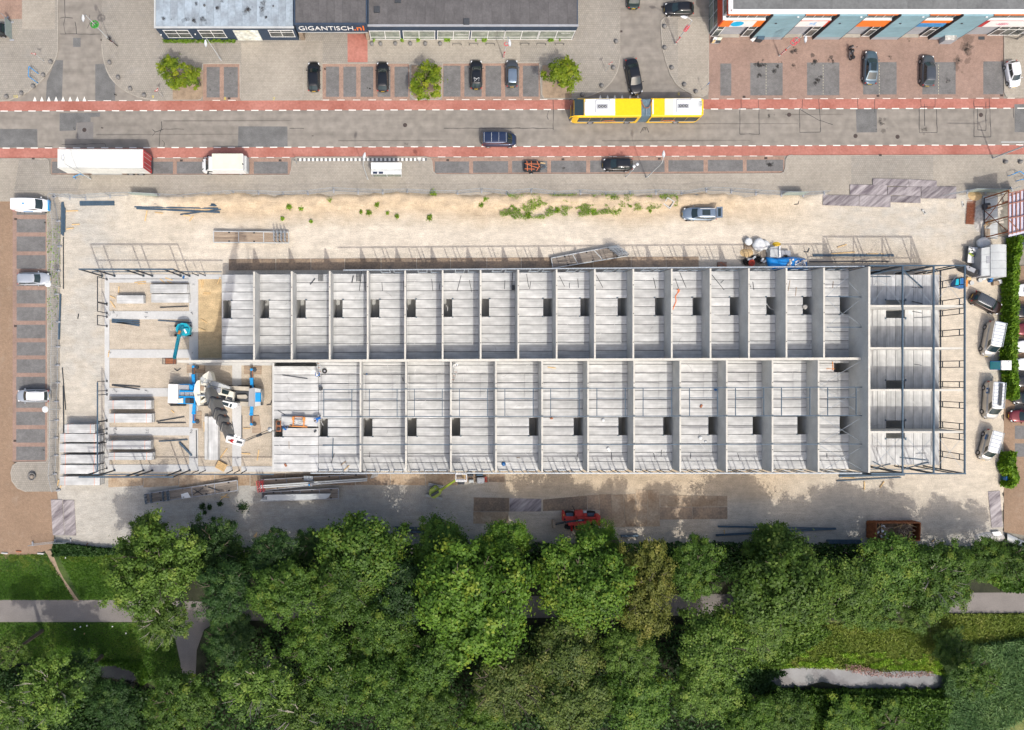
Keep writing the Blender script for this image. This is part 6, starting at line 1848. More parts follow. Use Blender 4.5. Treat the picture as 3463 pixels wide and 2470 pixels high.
def hedge(label,pts,n,leaf,hh,name='hedge'):
 rg=np.random.default_rng(n)
 P,T=[],[]
 seg=[(np.array(a),np.array(b))for a,b in zip(pts[:-1],pts[1:])]
 for i in range(n):
  a,b=seg[rg.integers(len(seg))]
  f=rg.random()
  c=a+(b-a)*f
  w_=c[2]*(.80+.30*mnoise.noise(Vector((c[1]*.055,3,n)))+.2*mnoise.noise(Vector((c[1]*.21,8,n))))
  q=np.array(Q('x',c[0]+rg.uniform(-1,1)*w_,c[1]+rg.normal(0,4),0))
  e=1-abs(q[0]-Q('x',c[0],c[1])[0])*S/w_
  P.append((q[0],q[1],max(.05,hh*(.25+.75*min(1,e*2.2))*rg.uniform(.45,1.05)+.3*mnoise.noise(Vector((q[0]*1.3,q[1]*1.3,2))))))
  T.append(.45+.45*mnoise.noise(Vector((q[0]*1.4,q[1]*1.4,4)))+rg.normal(0,.13))
 P=np.array(P)
 c0=P.mean(0);c0[2]=0
 root=thing(name,label,'hedge',tuple(c0))
 obj('foliage',leaf_mesh('foliage',P-c0,rg.normal(size=(n,3))*.6+np.array((-.1,-.2,.8)),.30*rg.uniform(.7,1.35,n),np.array(T),LEAF[leaf],.9),root)
 m=MB()
 for a,b in seg:
  for k in range(8):
   c=a+(b-a)*(k+.5)/8
   q=Q('x',c[0],c[1])
   m.tube((q[0]-c0[0],q[1]-c0[1],0),(q[0]-c0[0]+.1,q[1]-c0[1],hh*.6),.05,.02,5)
 m.build('stems','bark',root)
 return root
hedge('long bright green hedge along the right side of the building site',[(3416,810,20),(3402,900,23),(3398,1000,22),(3398,1100,24),(3393,1200,23),(3400,1300,21),(3402,1345,14)],21000,'hedge',2.0)
hedge('round shrub clump beside the blue bin at the right edge of the site',[(3398,1530,20),(3392,1575,28),(3405,1615,25),(3392,1640,16)],5200,'hedge',1.7,'shrub')
# SITE EQUIPMENT
def P3(t,pts,z):return[Q(t,u,v,z)for u,v in pts]
crane=thing('mobile_crane','big blue and white mobile crane with its long boom raised over the foundation','crane',(*Q('k',900,590,1.5),0))
m=MB().prism(P3('k',[(145,440),(1560,450),(1560,770),(145,735)],1.3),.7,1.35)
m.build('chassis','grey_dk',crane,world=True)
M['deck']=mat('beige_deck',(.42,.385,.32),.8,.15,1,grain=.1)
for pts,mt,z0,z1,nm_ in(([(1150,435),(1535,450),(1532,520),(1160,500)],'deck',1.36,1.70,'deck_plate'),([(1260,700),(1520,710),(1520,788),(1255,765)],'deck',1.36,1.70,'deck_plate'),([(1150,510),(1530,530),(1525,705),(1150,690)],'grey_dk',1.36,1.55,'deck_well'),([(1532,480),(1632,465),(1625,790),(1522,785)],'grey',1.0,1.85,'deck_rear'),([(1325,590),(1480,585),(1505,620),(1480,655),(1330,650)],'deck',1.56,1.95,'boom_rest'),([(150,405),(312,408),(305,735),(138,728)],'white',1.0,2.3,'rear_box'),([(315,402),(610,402),(612,748),(308,740)],'blue',.9,1.55,'blue_deck'),([(335,418),(502,420),(500,502),(333,498)],'grey',1.56,1.72,'deck_lid'),([(515,425),(570,425),(570,500),(515,500)],'blue',1.56,1.95,'tank'),([(340,512),(600,520),(600,540),(338,534)],'blue',1.56,1.95,'deck_rail'),([(332,612),(600,616),(600,636),(332,632)],'blue',1.56,1.95,'deck_rail'),([(440,645),(520,648),(518,735),(438,732)],'grey_dk',1.56,1.9,'engine_cover'),([(525,655),(580,655),(580,735),(525,735)],'plastic',1.56,1.8,'engine_cover'),([(318,660),(398,645),(395,728),(312,728)],'ivory',1.56,1.9,'tool_box'),([(1632,470),(1745,495),(1760,620),(1738,770),(1630,790)],'grey_lt',.8,2.25,'driver_cab'),([(1640,550),(1735,552),(1735,708),(1638,708)],'blue',2.26,2.34,'cab_roof')):
 MB().prism(P3('k',pts,z1),z0,z1).build(nm_,mt,crane,world=True)
for i in range(3):
 for j in range(2):
  MB().prism(P3('k',[(352+i*80,542+j*36),(422+i*80,543+j*36),(422+i*80,572+j*36),(352+i*80,571+j*36)],1.75),1.56,1.75).build('deck_panel','grey',crane,world=True)
MB().bar(V('k',1752,500,1.9),V('k',1752,760,1.9),.08,.9).build('windscreen','glass',crane,world=True)
for v in(590,650):MB().cbox(V('k',1765,v,1.2),(.2,.35,.4)).build('bumper_block','blue',crane,world=True)
for v,s in((395,1),(735,-1)):
 MB().path([V('k',160,v,2.2),V('k',165,v-20*s,2.3),V('k',235,v-15*s,2.3)],.04).build('marker_arm','plastic',crane,world=True)
for u in(260,380,760,1180,1420,1560):
 for v in(455,745):
  w_=Q('k',u,v,.6)
  o=MB().tube((w_[0],w_[1]-.25,.62),(w_[0],w_[1]+.25,.62),.62,n=16).build('wheel','tyre',crane,world=True)
for ux,vb,ve in((592,400,105),(600,750,1050),(1590,470,155),(1588,755,1090)):
 m=MB()
 ue=ux-12
 m.bar(V('k',ux,vb,.95),V('k',ue,lerp(vb,ve,.5),.95),.42,.40)
 m.build('outrigger_sleeve','blue',crane,world=True)
 b=MB().bar(V('k',ue,lerp(vb,ve,.35),.95),V('k',ue,ve,.95),.30,.28).build('outrigger_beam','grey_dk' if ve<500 or ux>1000 else 'blue_dk',crane,world=True)
 MB().bar(V('k',ue+16,lerp(vb,ve,.45),1.12),V('k',ue+12,ve,1.12),.07).build('hydraulic_hose','copper',b,world=True)
 c=V('k',ue,ve,.95)
 j=MB().tube((c[0],c[1],.12),(c[0],c[1],1.15),.14,n=10).build('jack','blue',crane,world=True)
 MB().tube((c[0]+.28,c[1]-.05,.10),(c[0]+.28,c[1]-.05,.42),.26,n=12).build('jack_foot','grey_dk',j,world=True)
 MB().cbox((c[0],c[1],1.0),(.36,.36,.34),0,0,.04).build('jack_head','blue',crane,world=True)
 q=V('k',ue,lerp(vb,ve,.5),.95)
 MB().cbox((q[0],q[1],.97),(.5,.3,.46),0,0,.03).build('sleeve_collar','blue',crane,world=True)
for pts,z0,z1,mt,nm_ in(([(842,180),(880,212),(912,345),(860,345),(760,292),(735,255)],2.0,3.5,'ivory','counterweight'),([(640,345),(690,330),(700,770),(652,772),(612,680),(582,540),(602,420)],2.0,3.5,'ivory','counterweight'),([(652,772),(700,690),(790,640),(770,700),(700,745)],2.0,3.3,'ivory','counterweight'),([(690,305),(740,262),(850,340),(835,380),(760,400),(690,380)],2.0,3.1,'grey_lt','winch_frame'),([(702,385),(830,385),(850,470),(800,600),(702,640)],1.9,3.2,'ivory','turret'),([(835,360),(930,352),(1195,450),(1200,490),(1060,460),(860,430)],1.9,2.9,'grey_lt','turret_deck'),([(860,435),(1060,462),(1270,545),(1268,640),(1100,600),(920,570),(850,520)],1.9,2.75,'ivory','turret_deck'),([(1150,600),(1275,600),(1262,705),(1120,670)],1.9,2.6,'ivory','turret_deck'),([(1042,680),(1105,690),(1335,735),(1332,785),(1250,828),(1030,752)],1.4,3.2,'white','operator_cabin')):
 MB().prism(P3('k',pts,z1),z0,z1).build(nm_,mt,crane,world=True)
for pts,z0,z1,mt,nm_ in(([(685,420),(768,435),(748,525),(668,505)],3.21,3.28,'wood','hatch'),([(945,448),(1058,478),(1035,562),(922,535)],2.76,2.9,'grey','engine_lid'),([(1075,490),(1192,528),(1168,590),(1062,562)],2.76,2.95,'glass','engine_bay'),([(1062,705),(1185,735),(1172,788),(1050,745)],3.21,3.25,'glass','roof_window'),([(1212,742),(1245,750),(1225,808),(1192,798)],3.21,3.25,'glass','roof_window'),([(1165,605),(1262,608),(1240,690),(1150,650)],2.61,2.68,'grey_dk','engine_bay'),([(640,585),(790,590),(785,615),(645,610)],3.3,3.6,'steel_lt','pipe_rack')):
 MB().prism(P3('k',pts,z1),z0,z1).build(nm_,mt,crane,world=True)
for i in range(26):
 u,v=rnd.uniform(640,900),rnd.uniform(330,620)
 c=V('k',u,v,3.2)
 MB().cbox((c[0],c[1],3.25),(rnd.uniform(.1,.35),rnd.uniform(.08,.25),rnd.uniform(.1,.3)),rnd.uniform(0,3)).build('fitting',rnd.choice(['ivory','grey_dk','grey_lt','ivory','copper']),crane,world=True)
B0,T0=Vector(V('k',880,560,3.4)),Vector(V('k',1225,1330,38.5))
def boom_at(v):
 lo,hi=0.,1.
 for _ in range(40):
  md=(lo+hi)/2
  p_=B0.lerp(T0,md)
  y=CY-p_.y*S*H/(H-p_.z)
  if(y-1220)/.19704<v:lo=md
  else:hi=md
 return lo
br=[0,boom_at(740),boom_at(930),boom_at(1040),boom_at(1160),1.0]
bd=(T0-B0).normalized()
for i in range(5):
 a,b=B0.lerp(T0,br[i]),B0.lerp(T0,br[i+1])
 wd=lerp(1.35,.72,i/4)
 s_=MB()
 sd=bd.cross(Vector((0,0,1))).normalized()
 up=sd.cross(bd).normalized()
 prof=[(-.5,-.35),(-.36,-.5),(.36,-.5),(.5,-.35),(.5,.4),(.36,.55),(-.36,.55),(-.5,.4)]
 for p_ in(a,b+bd*.05):
  s_.v+=[tuple(p_+sd*(x*wd)+up*(y*wd))for x,y in prof]
 s_.f=[(j,(j+1)%8,8+(j+1)%8,8+j)for j in range(8)]+[tuple(range(7,-1,-1)),tuple(range(8,16))]
 s_.m=[0]*10
 bs_=s_.build('boom_section','boom',crane,world=True)
 c_=MB()
 for off,th in((-.35,.22),(-.8,.1)):
  k_=len(c_.v)
  for p_ in(b+bd*off,b+bd*(off+th)):
   c_.v+=[tuple(p_+sd*(x*wd*1.10)+up*(y*wd*1.10))for x,y in prof]
  c_.f+=[(k_+j,k_+(j+1)%8,k_+8+(j+1)%8,k_+8+j)for j in range(8)]+[tuple(k_+q for q in range(7,-1,-1)),tuple(k_+q for q in range(8,16))]
 c_.m=[0]*len(c_.f)
 if i<4:c_.build('boom_collar','grey_dk',bs_,world=True)
 if i<4:
  for s2 in(-1,1):MB().bar(b+sd*s2*wd*.62-bd*.2,b+sd*s2*wd*.62+bd*.5,.12,.2).build('collar_guide','copper' if s2<0 else 'grey_lt',bs_,world=True)
MB().tube(V('k',900,640,2.6),tuple(B0.lerp(T0,.16)-up*.8),.28,.24,10).build('boom_cylinder','steel_lt',crane,world=True)
zh=39.2
hd=MB().prism(P3('k',[(1150,1288),(1440,1362),(1432,1400),(1405,1475),(1130,1398)],zh),zh-.7,zh).build('boom_head','white',crane,world=True)
for pts,mt in(([(1325,1372),(1420,1398),(1405,1430),(1312,1412)],'grey_dk'),([(1175,1350),(1222,1362),(1205,1390),(1165,1378)],'wood')):
 MB().prism(P3('k',pts,zh+.06),zh,zh+.05).build('sheave_slot',mt,hd,world=True)
m=MB()
for k in(0,26):
 m.add([V('k',u+k,v+k*.3,zh+.05)for u,v in((1240-10,1350),(1262,1356),(1222,1380),(1248,1412),(1222,1404),(1196,1374))],[(0,1,2,5),(5,2,3,4)])
m.build('head_chevron','lamp_r',hd,world=True)
for du in(0,30):MB().tube(V('k',1290+du*2,1300+du,zh),V('k',1300+du*2,1290+du,zh+.5),.12).build('head_light','white',hd,world=True)
for a_,b_ in(((1290,1140),(1225,1320)),((1270,1000),(1290,1290))):
 pass
hk=Vector(V('c2',40,690,24.0))
ld=Vector(V('c2',378,585,5.6))
for d_ in(-.14,.14):
 MB().tube(V('k',1415,1405,zh-.3),tuple(hk+Vector((d_,0,.5))),.03,n=4).build('hoist_rope','steel_dk',crane,world=True)
 MB().tube(tuple(hk+Vector((d_*.5,0,-.4))),tuple(ld+Vector((d_*3,0,0))),.03,n=4).build('hoist_rope','steel_dk',crane,world=True)
MB().cbox(tuple(hk),(.45,.25,1.0),.4,0,.06).build('hook_block','grey_dk',crane,world=True)
bl=Vector(V('k',1890,1180,24.5))
MB().tube(V('k',1430,1370,zh-.3),tuple(bl),.03,n=4).build('hoist_rope','steel_dk',crane,world=True)
MB().ball(tuple(bl),.27,10,8).build('overhaul_ball','grey_lt',crane,True,True)
for lab,pts in(('brown crane mat under the upper left outrigger',[(470,70),(775,80),(772,215),(466,212)]),('brown crane mat under the upper right outrigger',[(1450,85),(1750,92),(1745,238),(1445,232)]),('brown crane mat under the lower left outrigger',[(578,868),(715,872),(712,1165),(563,1160)]),('brown crane mat under the lower right outrigger',[(1592,945),(1705,945),(1738,1240),(1588,1250)])):
 c=P3('k',pts,.1)
 cx=(sum(p[0]for p in c)/4,sum(p[1]for p in c)/4,0)
 o=thing('crane_mat',lab,'mat',cx,0,'mats under the crane outriggers')
 for i in range(4):
  f0,f1=i/4+.006,(i+1)/4-.006
  e=lambda a,b,f:(lerp(a[0],b[0],f),lerp(a[1],b[1],f))
  MB().prism([e(c[0],c[3],f0),e(c[1],c[2],f0),e(c[1],c[2],f1),e(c[0],c[3],f1)],.02,.15).build('mat_timber','wood',o,world=True)
hp=thing('hanging_plank','pale floor plank hanging in an orange lifting clamp just above the open gap','plank',(*Q('c2',388,572,3.7),0),R(-1.5))
a0,a1=Q('c2',232,528,3.7),Q('c2',543,615,3.7)
lx,ly=a1[0]-a0[0],a0[1]-a1[1]-.12
MB().cbox((0,0,3.62),(lx,ly,.25),0,0,.03).build('plank','plank',hp)
cl=thing('lifting_clamp','orange steel lifting clamp gripping the hanging plank','lifting clamp',(*Q('c2',380,570,3.9),0),R(-3))
for x in(-.72,.72):
 MB().bar((x,-.72,3.86),(x,.62,3.86),.16,.2).build('clamp_arm','orange_m',cl)
 MB().cbox((x,.35,4.05),(.3,.55,.35),0,0,.04).build('clamp_jaw','orange_m',cl)
for y in(-.70,.62):MB().bar((-1.2 if y<0 else-.8,y,3.9),(1.2 if y<0 else .8,y,3.9),.12,.16).build('clamp_beam','orange_m' if y<0 else 'copper',cl)
MB().bar((-.72,.15,3.98),(.72,.15,3.98),.10).build('clamp_beam','steel_lt',cl)
for x in(-.5,.5):MB().tube((x*1.3,0,3.95),(x*.3,0,5.5),.025,n=4).build('sling','grey_dk',cl)
tb=thing('tool_trolley','battered tool trolley with hose reels standing in the open stair gap','trolley',(*Q('c2',213,610,ZS),ZS-.2))
MB().cbox((0,0,.45),(.62,1.5,.08),0,0,.02).build('tray','copper',tb)
for y in(-.4,.35):MB().tube((0,y,.5),(0,y,.72),.24,n=12).build('reel','plastic',tb)
for x in(-.3,.3):
 for y in(-.7,.7):MB().tube((x,y,.05),(x,y,.8),.03).build('upright','copper',tb)
for x in(-.3,.3):MB().bar((x,-.7,.8),(x,.7,.8),.05).build('rail','copper',tb)
# boom lifts
bl_=thing('boom_lift','turquoise boom lift with its basket lowered at the left end of the middle wall','boom lift',(*Q('b1',1565,1305,1.2),0))
m=MB()
m.prism(P3('b1',[(1503,1290),(1520,1258),(1560,1246),(1600,1252),(1628,1290),(1622,1340),(1580,1358),(1545,1352),(1550,1300),(1535,1290),(1520,1330),(1505,1315)],1.7),.9,1.75)
m.build('turntable','teal',bl_,world=True)
MB().prism(P3('b1',[(1555,1290),(1608,1292),(1600,1338),(1556,1345)],2.1),1.76,2.1).build('engine_cover','teal',bl_,world=True)
MB().bar(V('b1',1575,1300,2.13),V('b1',1595,1335,2.13),.25,.04).build('cover_stripe','white',bl_,world=True)
MB().prism(P3('b1',[(1530,1275),(1600,1275),(1600,1350),(1530,1350)],.9),.45,.9).build('chassis','grey_dk',bl_,world=True)
for u,v in((1520,1272),(1610,1272),(1520,1352),(1612,1352)):
 c=Q('b1',u,v,.4)
 MB().tube((c[0],c[1]-.16,.42),(c[0],c[1]+.16,.42),.42,n=14).build('wheel','tyre',bl_,world=True)
MB().bar(V('b1',1520,1372,.3),V('b1',1645,1352,.3),.35,.12).build('step','grey_lt',bl_,world=True)
MB().bar(V('b1',1560,1285,2.0),V('b1',1530,1360,3.4),.45,.40).build('boom','teal',bl_,world=True)
MB().bar(V('b1',1530,1360,3.4),V('b1',1492,1548,6.2),.36,.34).build('boom','teal',bl_,world=True)
MB().bar(V('b1',1540,1320,3.0),V('b1',1533,1345,3.3),.3,.42).build('boom_joint','orange_m',bl_,world=True)
MB().bar(V('b1',1518,1385,3.95),V('b1',1500,1480,5.3),.10,.10).build('boom_stripe','grey_dk',bl_,world=True)
def basket(par,t,u0,u1,v0,v1,z,col,floor='wood'):
 a,b=Q(t,u0,v0,z),Q(t,u1,v1,z)
 m=MB()
 for zz in(z,z+.5,z+1.05):
  m.path([(a[0],a[1],zz),(b[0],a[1],zz),(b[0],b[1],zz),(a[0],b[1],zz),(a[0],a[1],zz)],.035,5)
 for f in(0,.25,.5,.75,1):
  for y in(a[1],b[1]):m.tube((lerp(a[0],b[0],f),y,z),(lerp(a[0],b[0],f),y,z+1.05),.028,n=5)
 bk=m.build('basket_rail',col,par,world=True)
 MB().box(min(a[0],b[0]),max(a[0],b[0]),min(a[1],b[1]),max(a[1],b[1]),z-.06,z).build('basket_floor',floor,par,world=True)
 return bk
basket(bl_,'b1',1414,1508,1548,1598,6.0,'steel_dk','copper')
gl=thing('boom_lift','lime green tracked boom lift standing on the gravel with its white basket at the facade','boom lift',(*Q('g',450,660,1.0),0))
MB().prism(P3('g',[(275,640),(300,570),(370,520),(430,470),(500,470),(560,540),(610,600),(640,680),(600,740),(520,800),(440,850),(360,830),(290,760),(268,700)],1.5),.75,1.5).build('turntable','lime',gl,world=True)
MB().prism(P3('g',[(330,590),(450,500),(520,540),(400,640)],1.75),1.51,1.75).build('engine_cover','lime',gl,world=True)
MB().prism(P3('g',[(440,545),(480,530),(490,560),(450,575)],1.8),1.76,1.8).build('fuel_cap','grey',gl,world=True)
MB().bar(V('g',345,760,1.9),V('g',600,600,2.4),.34,.36).build('boom','grey_dk',gl,world=True)
MB().cbox(V('g',605,605,2.5),(.5,.42,.5),R(32),0,.05).build('boom_joint','lime',gl,world=True)
MB().bar(V('g',620,590,2.5),V('g',1060,300,6.0),.26,.28).build('boom','lime',gl,world=True)
MB().bar(V('g',660,545,2.6),V('g',1030,310,5.7),.08,.14).build('boom_stripe','plastic',gl,world=True)
for a_,b_ in(((255,410),(680,500)),((180,740),(660,845))):
 A_,B_=Vector(V('g',*a_,.3)),Vector(V('g',*b_,.3))
 MB().bar(A_,B_,.36,.6).build('track','grey',gl,world=True)
 m=MB()
 for i in range(16):
  p_=A_.lerp(B_,(i+.5)/16)
  d_=(B_-A_).normalized()
  s_=Vector((-d_.y,d_.x,0))*.19
  m.bar(tuple(p_+s_+Vector((0,0,.31))),tuple(p_-s_+Vector((0,0,.31))),.06,.05)
 m.build('track_cleats','grey_lt',gl,world=True)
MB().prism(P3('g',[(340,560),(580,600),(560,780),(330,740)],.7),.35,.74).build('chassis','grey_dk',gl,world=True)
basket(gl,'g',1060,1375,95,310,6.2,'white','wood')
MB().cbox(V('g',1200,285,6.9),(1.1,.12,.5)).build('control_box','grey',gl,world=True)
for i,(u,v)in enumerate(((1290,180),(1320,210),(1260,160))):
 MB().cbox(V('g',u,v,6.35),(.5,.12,.12),.8+i*.4).build('basket_timber','wood_new',gl,world=True)
 # telehandler
th=thing('telehandler','red telehandler parked at the edge of the trees with its boom lowered','telehandler',(*Q('t',1090,620,1),0))
MB().prism(P3('t',[(430,390),(490,385),(560,590),(560,720),(430,740)],1.1),.6,1.2).build('front_frame','tele',th,world=True)
MB().prism(P3('t',[(500,580),(860,590),(880,390),(1150,380),(1160,600),(1540,610),(1545,510),(1700,510),(1740,640),(1740,830),(1600,860),(600,860)],1.3),.6,1.35).build('body','tele',th,world=True)
MB().prism(P3('t',[(875,395),(1150,392),(1155,590),(960,600),(880,560)],1.75),1.36,1.75).build('engine_cover','tele',th,world=True)
MB().prism(P3('t',[(1165,400),(1285,405),(1280,470),(1165,470)],1.7),1.3,1.7).build('side_box','grey_lt',th,world=True)
MB().prism(P3('t',[(1165,480),(1300,480),(1300,600),(1165,600)],1.5),1.36,1.5).build('side_box','tele',th,world=True)
MB().prism(P3('t',[(840,900),(1180,870),(1400,880),(1380,1040),(900,1050)],2.3),1.0,2.35).build('operator_cab','glass',th,world=True)
m=MB()
for a_,b_ in(((840,900),(900,1050)),((900,1050),(1380,1040)),((1380,1040),(1400,880)),((1400,880),(840,900))):m.bar(V('t',*a_,2.4),V('t',*b_,2.4),.1)
m.build('cab_frame','tele',th,world=True)
for u in(670,1420):
 for v in(470,950):
  c=Q('t',u,v,.6)
  w_=MB().tube((c[0],c[1]-.24,.62),(c[0],c[1]+.24,.62),.62,n=20)
  for k in range(20):
   a=2*math.pi*k/20
   w_.bar((c[0]+.62*math.cos(a),c[1]-.24,.62+.62*math.sin(a)),(c[0]+.64*math.cos(a+.15),c[1]+.05,.62+.64*math.sin(a+.15)),.07,.07)
  w_.build('wheel','tyre',th,world=True)
  if v<600:MB().prism(P3('t',[(u-110,470),(u+140,470),(u+140,590),(u-110,590)],1.3),1.24,1.3).build('mudguard','steel',th,world=True)
MB().bar(V('t',1690,760,2.3),V('t',640,850,1.9),.42,.5).build('boom','tele',th,world=True)
MB().bar(V('t',1700,640,2.15),V('t',960,640,1.8),.2,.3).build('boom_support','tele',th,world=True)
MB().bar(V('t',1190,715,2.1),V('t',520,790,1.9),.24,.3).build('inner_boom','grey_dk',th,world=True)
MB().cbox(V('t',1680,720,2.0),(.55,1.5,.7),0,0,.06).build('boom_pivot','tele',th,world=True)
MB().bar(V('t',500,790,1.7),V('t',200,870,1.0),.22,.25).build('boom_nose','grey_dk',th,world=True)
MB().cbox(V('t',115,850,.7),(.3,1.2,.9),0,0,.04).build('fork_carriage','wood',th,world=True)
MB().cbox(V('t',752,980,1.2),(.3,1.0,.3),0,0,.04).build('stabiliser','red',th,world=True)
MB().bar(V('t',860,380,1.9),V('t',780,215,2.2),.08).build('mirror_arm','plastic',th,world=True)
for u,v in((480,540),(515,690)):MB().cbox(V('t',u,v,1.3),(.2,.2,.2),.5).build('work_light','orange_m' if v<600 else 'plastic',th,world=True)
text('1245',.28,'white',th,Vector(V('t',1050,728,2.28)),(0,0,R(4)),'boom_lettering',.002,1.0,True)
# skip
zk=1.65
sk_=thing('rubble_skip','rusty open skip with broken timber and rubble beside the trees','skip',(*Q('s',1200,600,zk),0))
A=P3('s',[(440,300),(1990,300),(1965,912),(432,890)],zk)
Bm=[(A[0][0]-.38,A[0][1]-.05),(A[1][0]-.02,A[1][1]-.02),(A[2][0]-.02,A[2][1]+.02),(A[3][0]-.38,A[3][1]+.05)]
def wall(pa,pb,qa,qb,th_=.08):
 m=MB()
 d=Vector((pb[0]-pa[0],pb[1]-pa[1],0)).normalized()
 nrm=Vector((-d.y,d.x,0))*th_
 vs=[(*qa,.15),(*qb,.15),(*pb,zk),(*pa,zk)]
 vs2=[tuple(Vector(v)+nrm)for v in vs]
 m.add(vs+vs2,[(0,1,2,3),(7,6,5,4),(0,4,5,1),(1,5,6,2),(2,6,7,3),(3,7,4,0)])
 return m
for i,nm_ in enumerate(('side_wall','end_wall','side_wall','tail_gate')):
 j=(i+1)%4
 wall(A[i],A[j],Bm[i],Bm[j]).build(nm_,'rust',sk_,world=True)
m=MB()
for i in range(4):
 j=(i+1)%4
 m.bar((*A[i],zk),(*A[j],zk),.14,.14)
m.build('rim','rust',sk_,world=True)
MB().prism(Bm,.12,.2).build('floor','rust',sk_,world=True)
for i in range(11):
 f=(i+.5)/11
 for(p0,p1,q0,q1,sg)in((A[0],A[1],Bm[0],Bm[1],1),(A[3],A[2],Bm[3],Bm[2],-1)):
  MB().bar((lerp(q0[0],q1[0],f),lerp(q0[1],q1[1],f)+sg*.08,.2),(lerp(p0[0],p1[0],f),lerp(p0[1],p1[1],f)+sg*.10,zk-.05),.10,.10).build('rib','rust',sk_,world=True)
for f in(.15,.5,.85):
 MB().bar((lerp(Bm[0][0],Bm[3][0],f)-.1,lerp(Bm[0][1],Bm[3][1],f),.2),(lerp(A[0][0],A[3][0],f)-.1,lerp(A[0][1],A[3][1],f),zk-.05),.12,.12).build('rib','rust',sk_,world=True)
MB().tube((A[1][0]+.1,(A[1][1]+A[2][1])/2+.25,.9),(A[1][0]+.1,(A[1][1]+A[2][1])/2-.25,.9),.05).build('pull_hook','grey_dk',sk_,world=True)
M['debris']=mat('debris_fill',(.17,.125,.085),.95,.4,3,grain=.25)
m=MB()
rows=[]
for j in range(9):
 rows.append([(lerp(A[0][0]+.15,A[1][0]-.55,i/14),lerp(A[3][1]+.12,A[0][1]-.12,j/8),.55+.22*mnoise.noise(Vector((i*.5,j*.6,3)))+(.25 if i>9 or i<5 else 0))for i in range(15)])
m.grid(rows)
o=m.build('debris_heap','debris',None,True)
tag(o,'earthy rubble heap filling the rusty skip','rubble')
for i in range(46):
 left_=i<20
 u=rnd.uniform(480,880)if left_ else rnd.uniform(1180,1750)
 v=rnd.uniform(380,820)
 c=V('s',u,v,1.0+rnd.uniform(0,.25))
 if left_ and i%2:sz,mt,nm_,lb=(rnd.uniform(.2,.4),rnd.uniform(.12,.25),.12),rnd.choice(['white','pebble','bag']),'rubble_block','pale broken block lying on the left heap in the skip'
 else:sz,mt,nm_,lb=(rnd.uniform(.6,1.6),.07,.05),rnd.choice(['wood','wood_new','wood']),'timber_scrap','broken timber lying in the rusty skip'
 o=MB().cbox((0,0,0),sz,0,0).build(nm_,mt)
 o.location=c
 o.rotation_euler=(rnd.uniform(-.2,.2),rnd.uniform(-.25,.25),rnd.uniform(0,3.1))
 tag(o,lb,'block' if nm_=='rubble_block' else 'timber','rubble in the skip' if nm_=='rubble_block' else 'timber scraps in the skip')
 # flatbeds and transport frames
def flatbed(label,t,A,B_,C,D_,z=.95,n=6,seg=3,wood='wood',frame='grey',group='flat transport beds on the site',wheels=True):
 a,b,c,d=[Vector((*Q(t2 if isinstance(p[0],str)else t,*(p[1:]if isinstance(p[0],str)else p),z),0))for p in(A,B_,C,D_)for t2 in[p[0]]]
 cen=(a+b+c+d)/4
 f=thing('flatbed',label,'flatbed',(cen.x,cen.y,0),0,group)
 L=lambda s,q:(a.lerp(b,s)).lerp(d.lerp(c,s),q)
 for i in range(seg):
  s0,s1=i/seg+.006,(i+1)/seg-.006
  for k in range(n):
   q0,q1=(k+.06)/n,(k+.94)/n
   MB().prism([L(s0,q0),L(s1,q0),L(s1,q1),L(s0,q1)],z-.06,z-rnd.uniform(0,.015)).build('deck_board',wood,f,world=True)
 m=MB()
 for q in(0,1):m.bar((*L(0,q)[:2],z-.08),(*L(1,q)[:2],z-.08),.12,.22)
 for i in range(seg+1):m.bar((*L(i/seg,0)[:2],z-.04),(*L(i/seg,1)[:2],z-.04),.10,.14)
 m.build('frame',frame,f,world=True)
 for i in range(1,seg*2,2):
  for q in(.1,.9):
   p_=L(i/seg/2+.12/seg,q)
   MB().cbox((p_.x,p_.y,z+.02),(.22,.18,.08)).build('lashing_point','plastic',f,world=True)
 if wheels:
  for s in(.3,.7):
   for q in(.1,.9):
    p_=L(s,q)
    MB().tube((p_.x,p_.y-.1,.3),(p_.x,p_.y+.1,.3),.3,n=10).build('wheel','tyre',f,world=True)
 return f,L
def rackends(f,L,s0,s1,n,hgt,z,mt='steel_lt'):
 for i in range(n):
  s=lerp(s0,s1,i/max(1,n-1))
  m=MB()
  p0,p1=L(s,.04),L(s,.96)
  for q in(.04,.35,.65,.96):
   p_=L(s,q)
   m.bar((p_.x,p_.y,z),(p_.x,p_.y,z+hgt),.07)
  for zz in(z+hgt,z+hgt*.55):m.bar((p0.x,p0.y,zz),(p1.x,p1.y,zz),.07)
  m.bar((p0.x,p0.y,z),(p1.x,p1.y,z+hgt),.05)
  m.build('rack_frame',mt,f,world=True)
f,L=flatbed('flat timber decked bed with steel racks on its right end, on the sand track','b1',(1828,462),('b2',292,470),('b2',295,562),(1828,556),.75,6,3,'wood','grey_lt')
rackends(f,L,.83,.97,4,1.5,.75)
f,L=flatbed('slanting grey decked bed with racks lying on the road plates behind the shell','b3',(415,692),(962,588),(1072,672),(430,778),.8,6,3,'wood_grey','grey_lt')
rackends(f,L,.87,.99,4,1.3,.8)
f,L=flatbed('slanting bed with a white sheet on it, on the gravel below the foundation','c1',(1245,1190),(2030,1075),(2034,1162),(1258,1272),.7,6,4,'wood_grey','grey')
rackends(f,L,.01,.07,2,.9,.7,'steel')
rackends(f,L,.2,.25,2,.8,.7,'steel')
o=MB().prism(P3('c1',[(1547,1195),(1605,1178),(1630,1222),(1555,1232)],.8),.72,.76).build('white_sheet','white')
tag(o,'crumpled white sheet lying on the slanting bed','sheet')
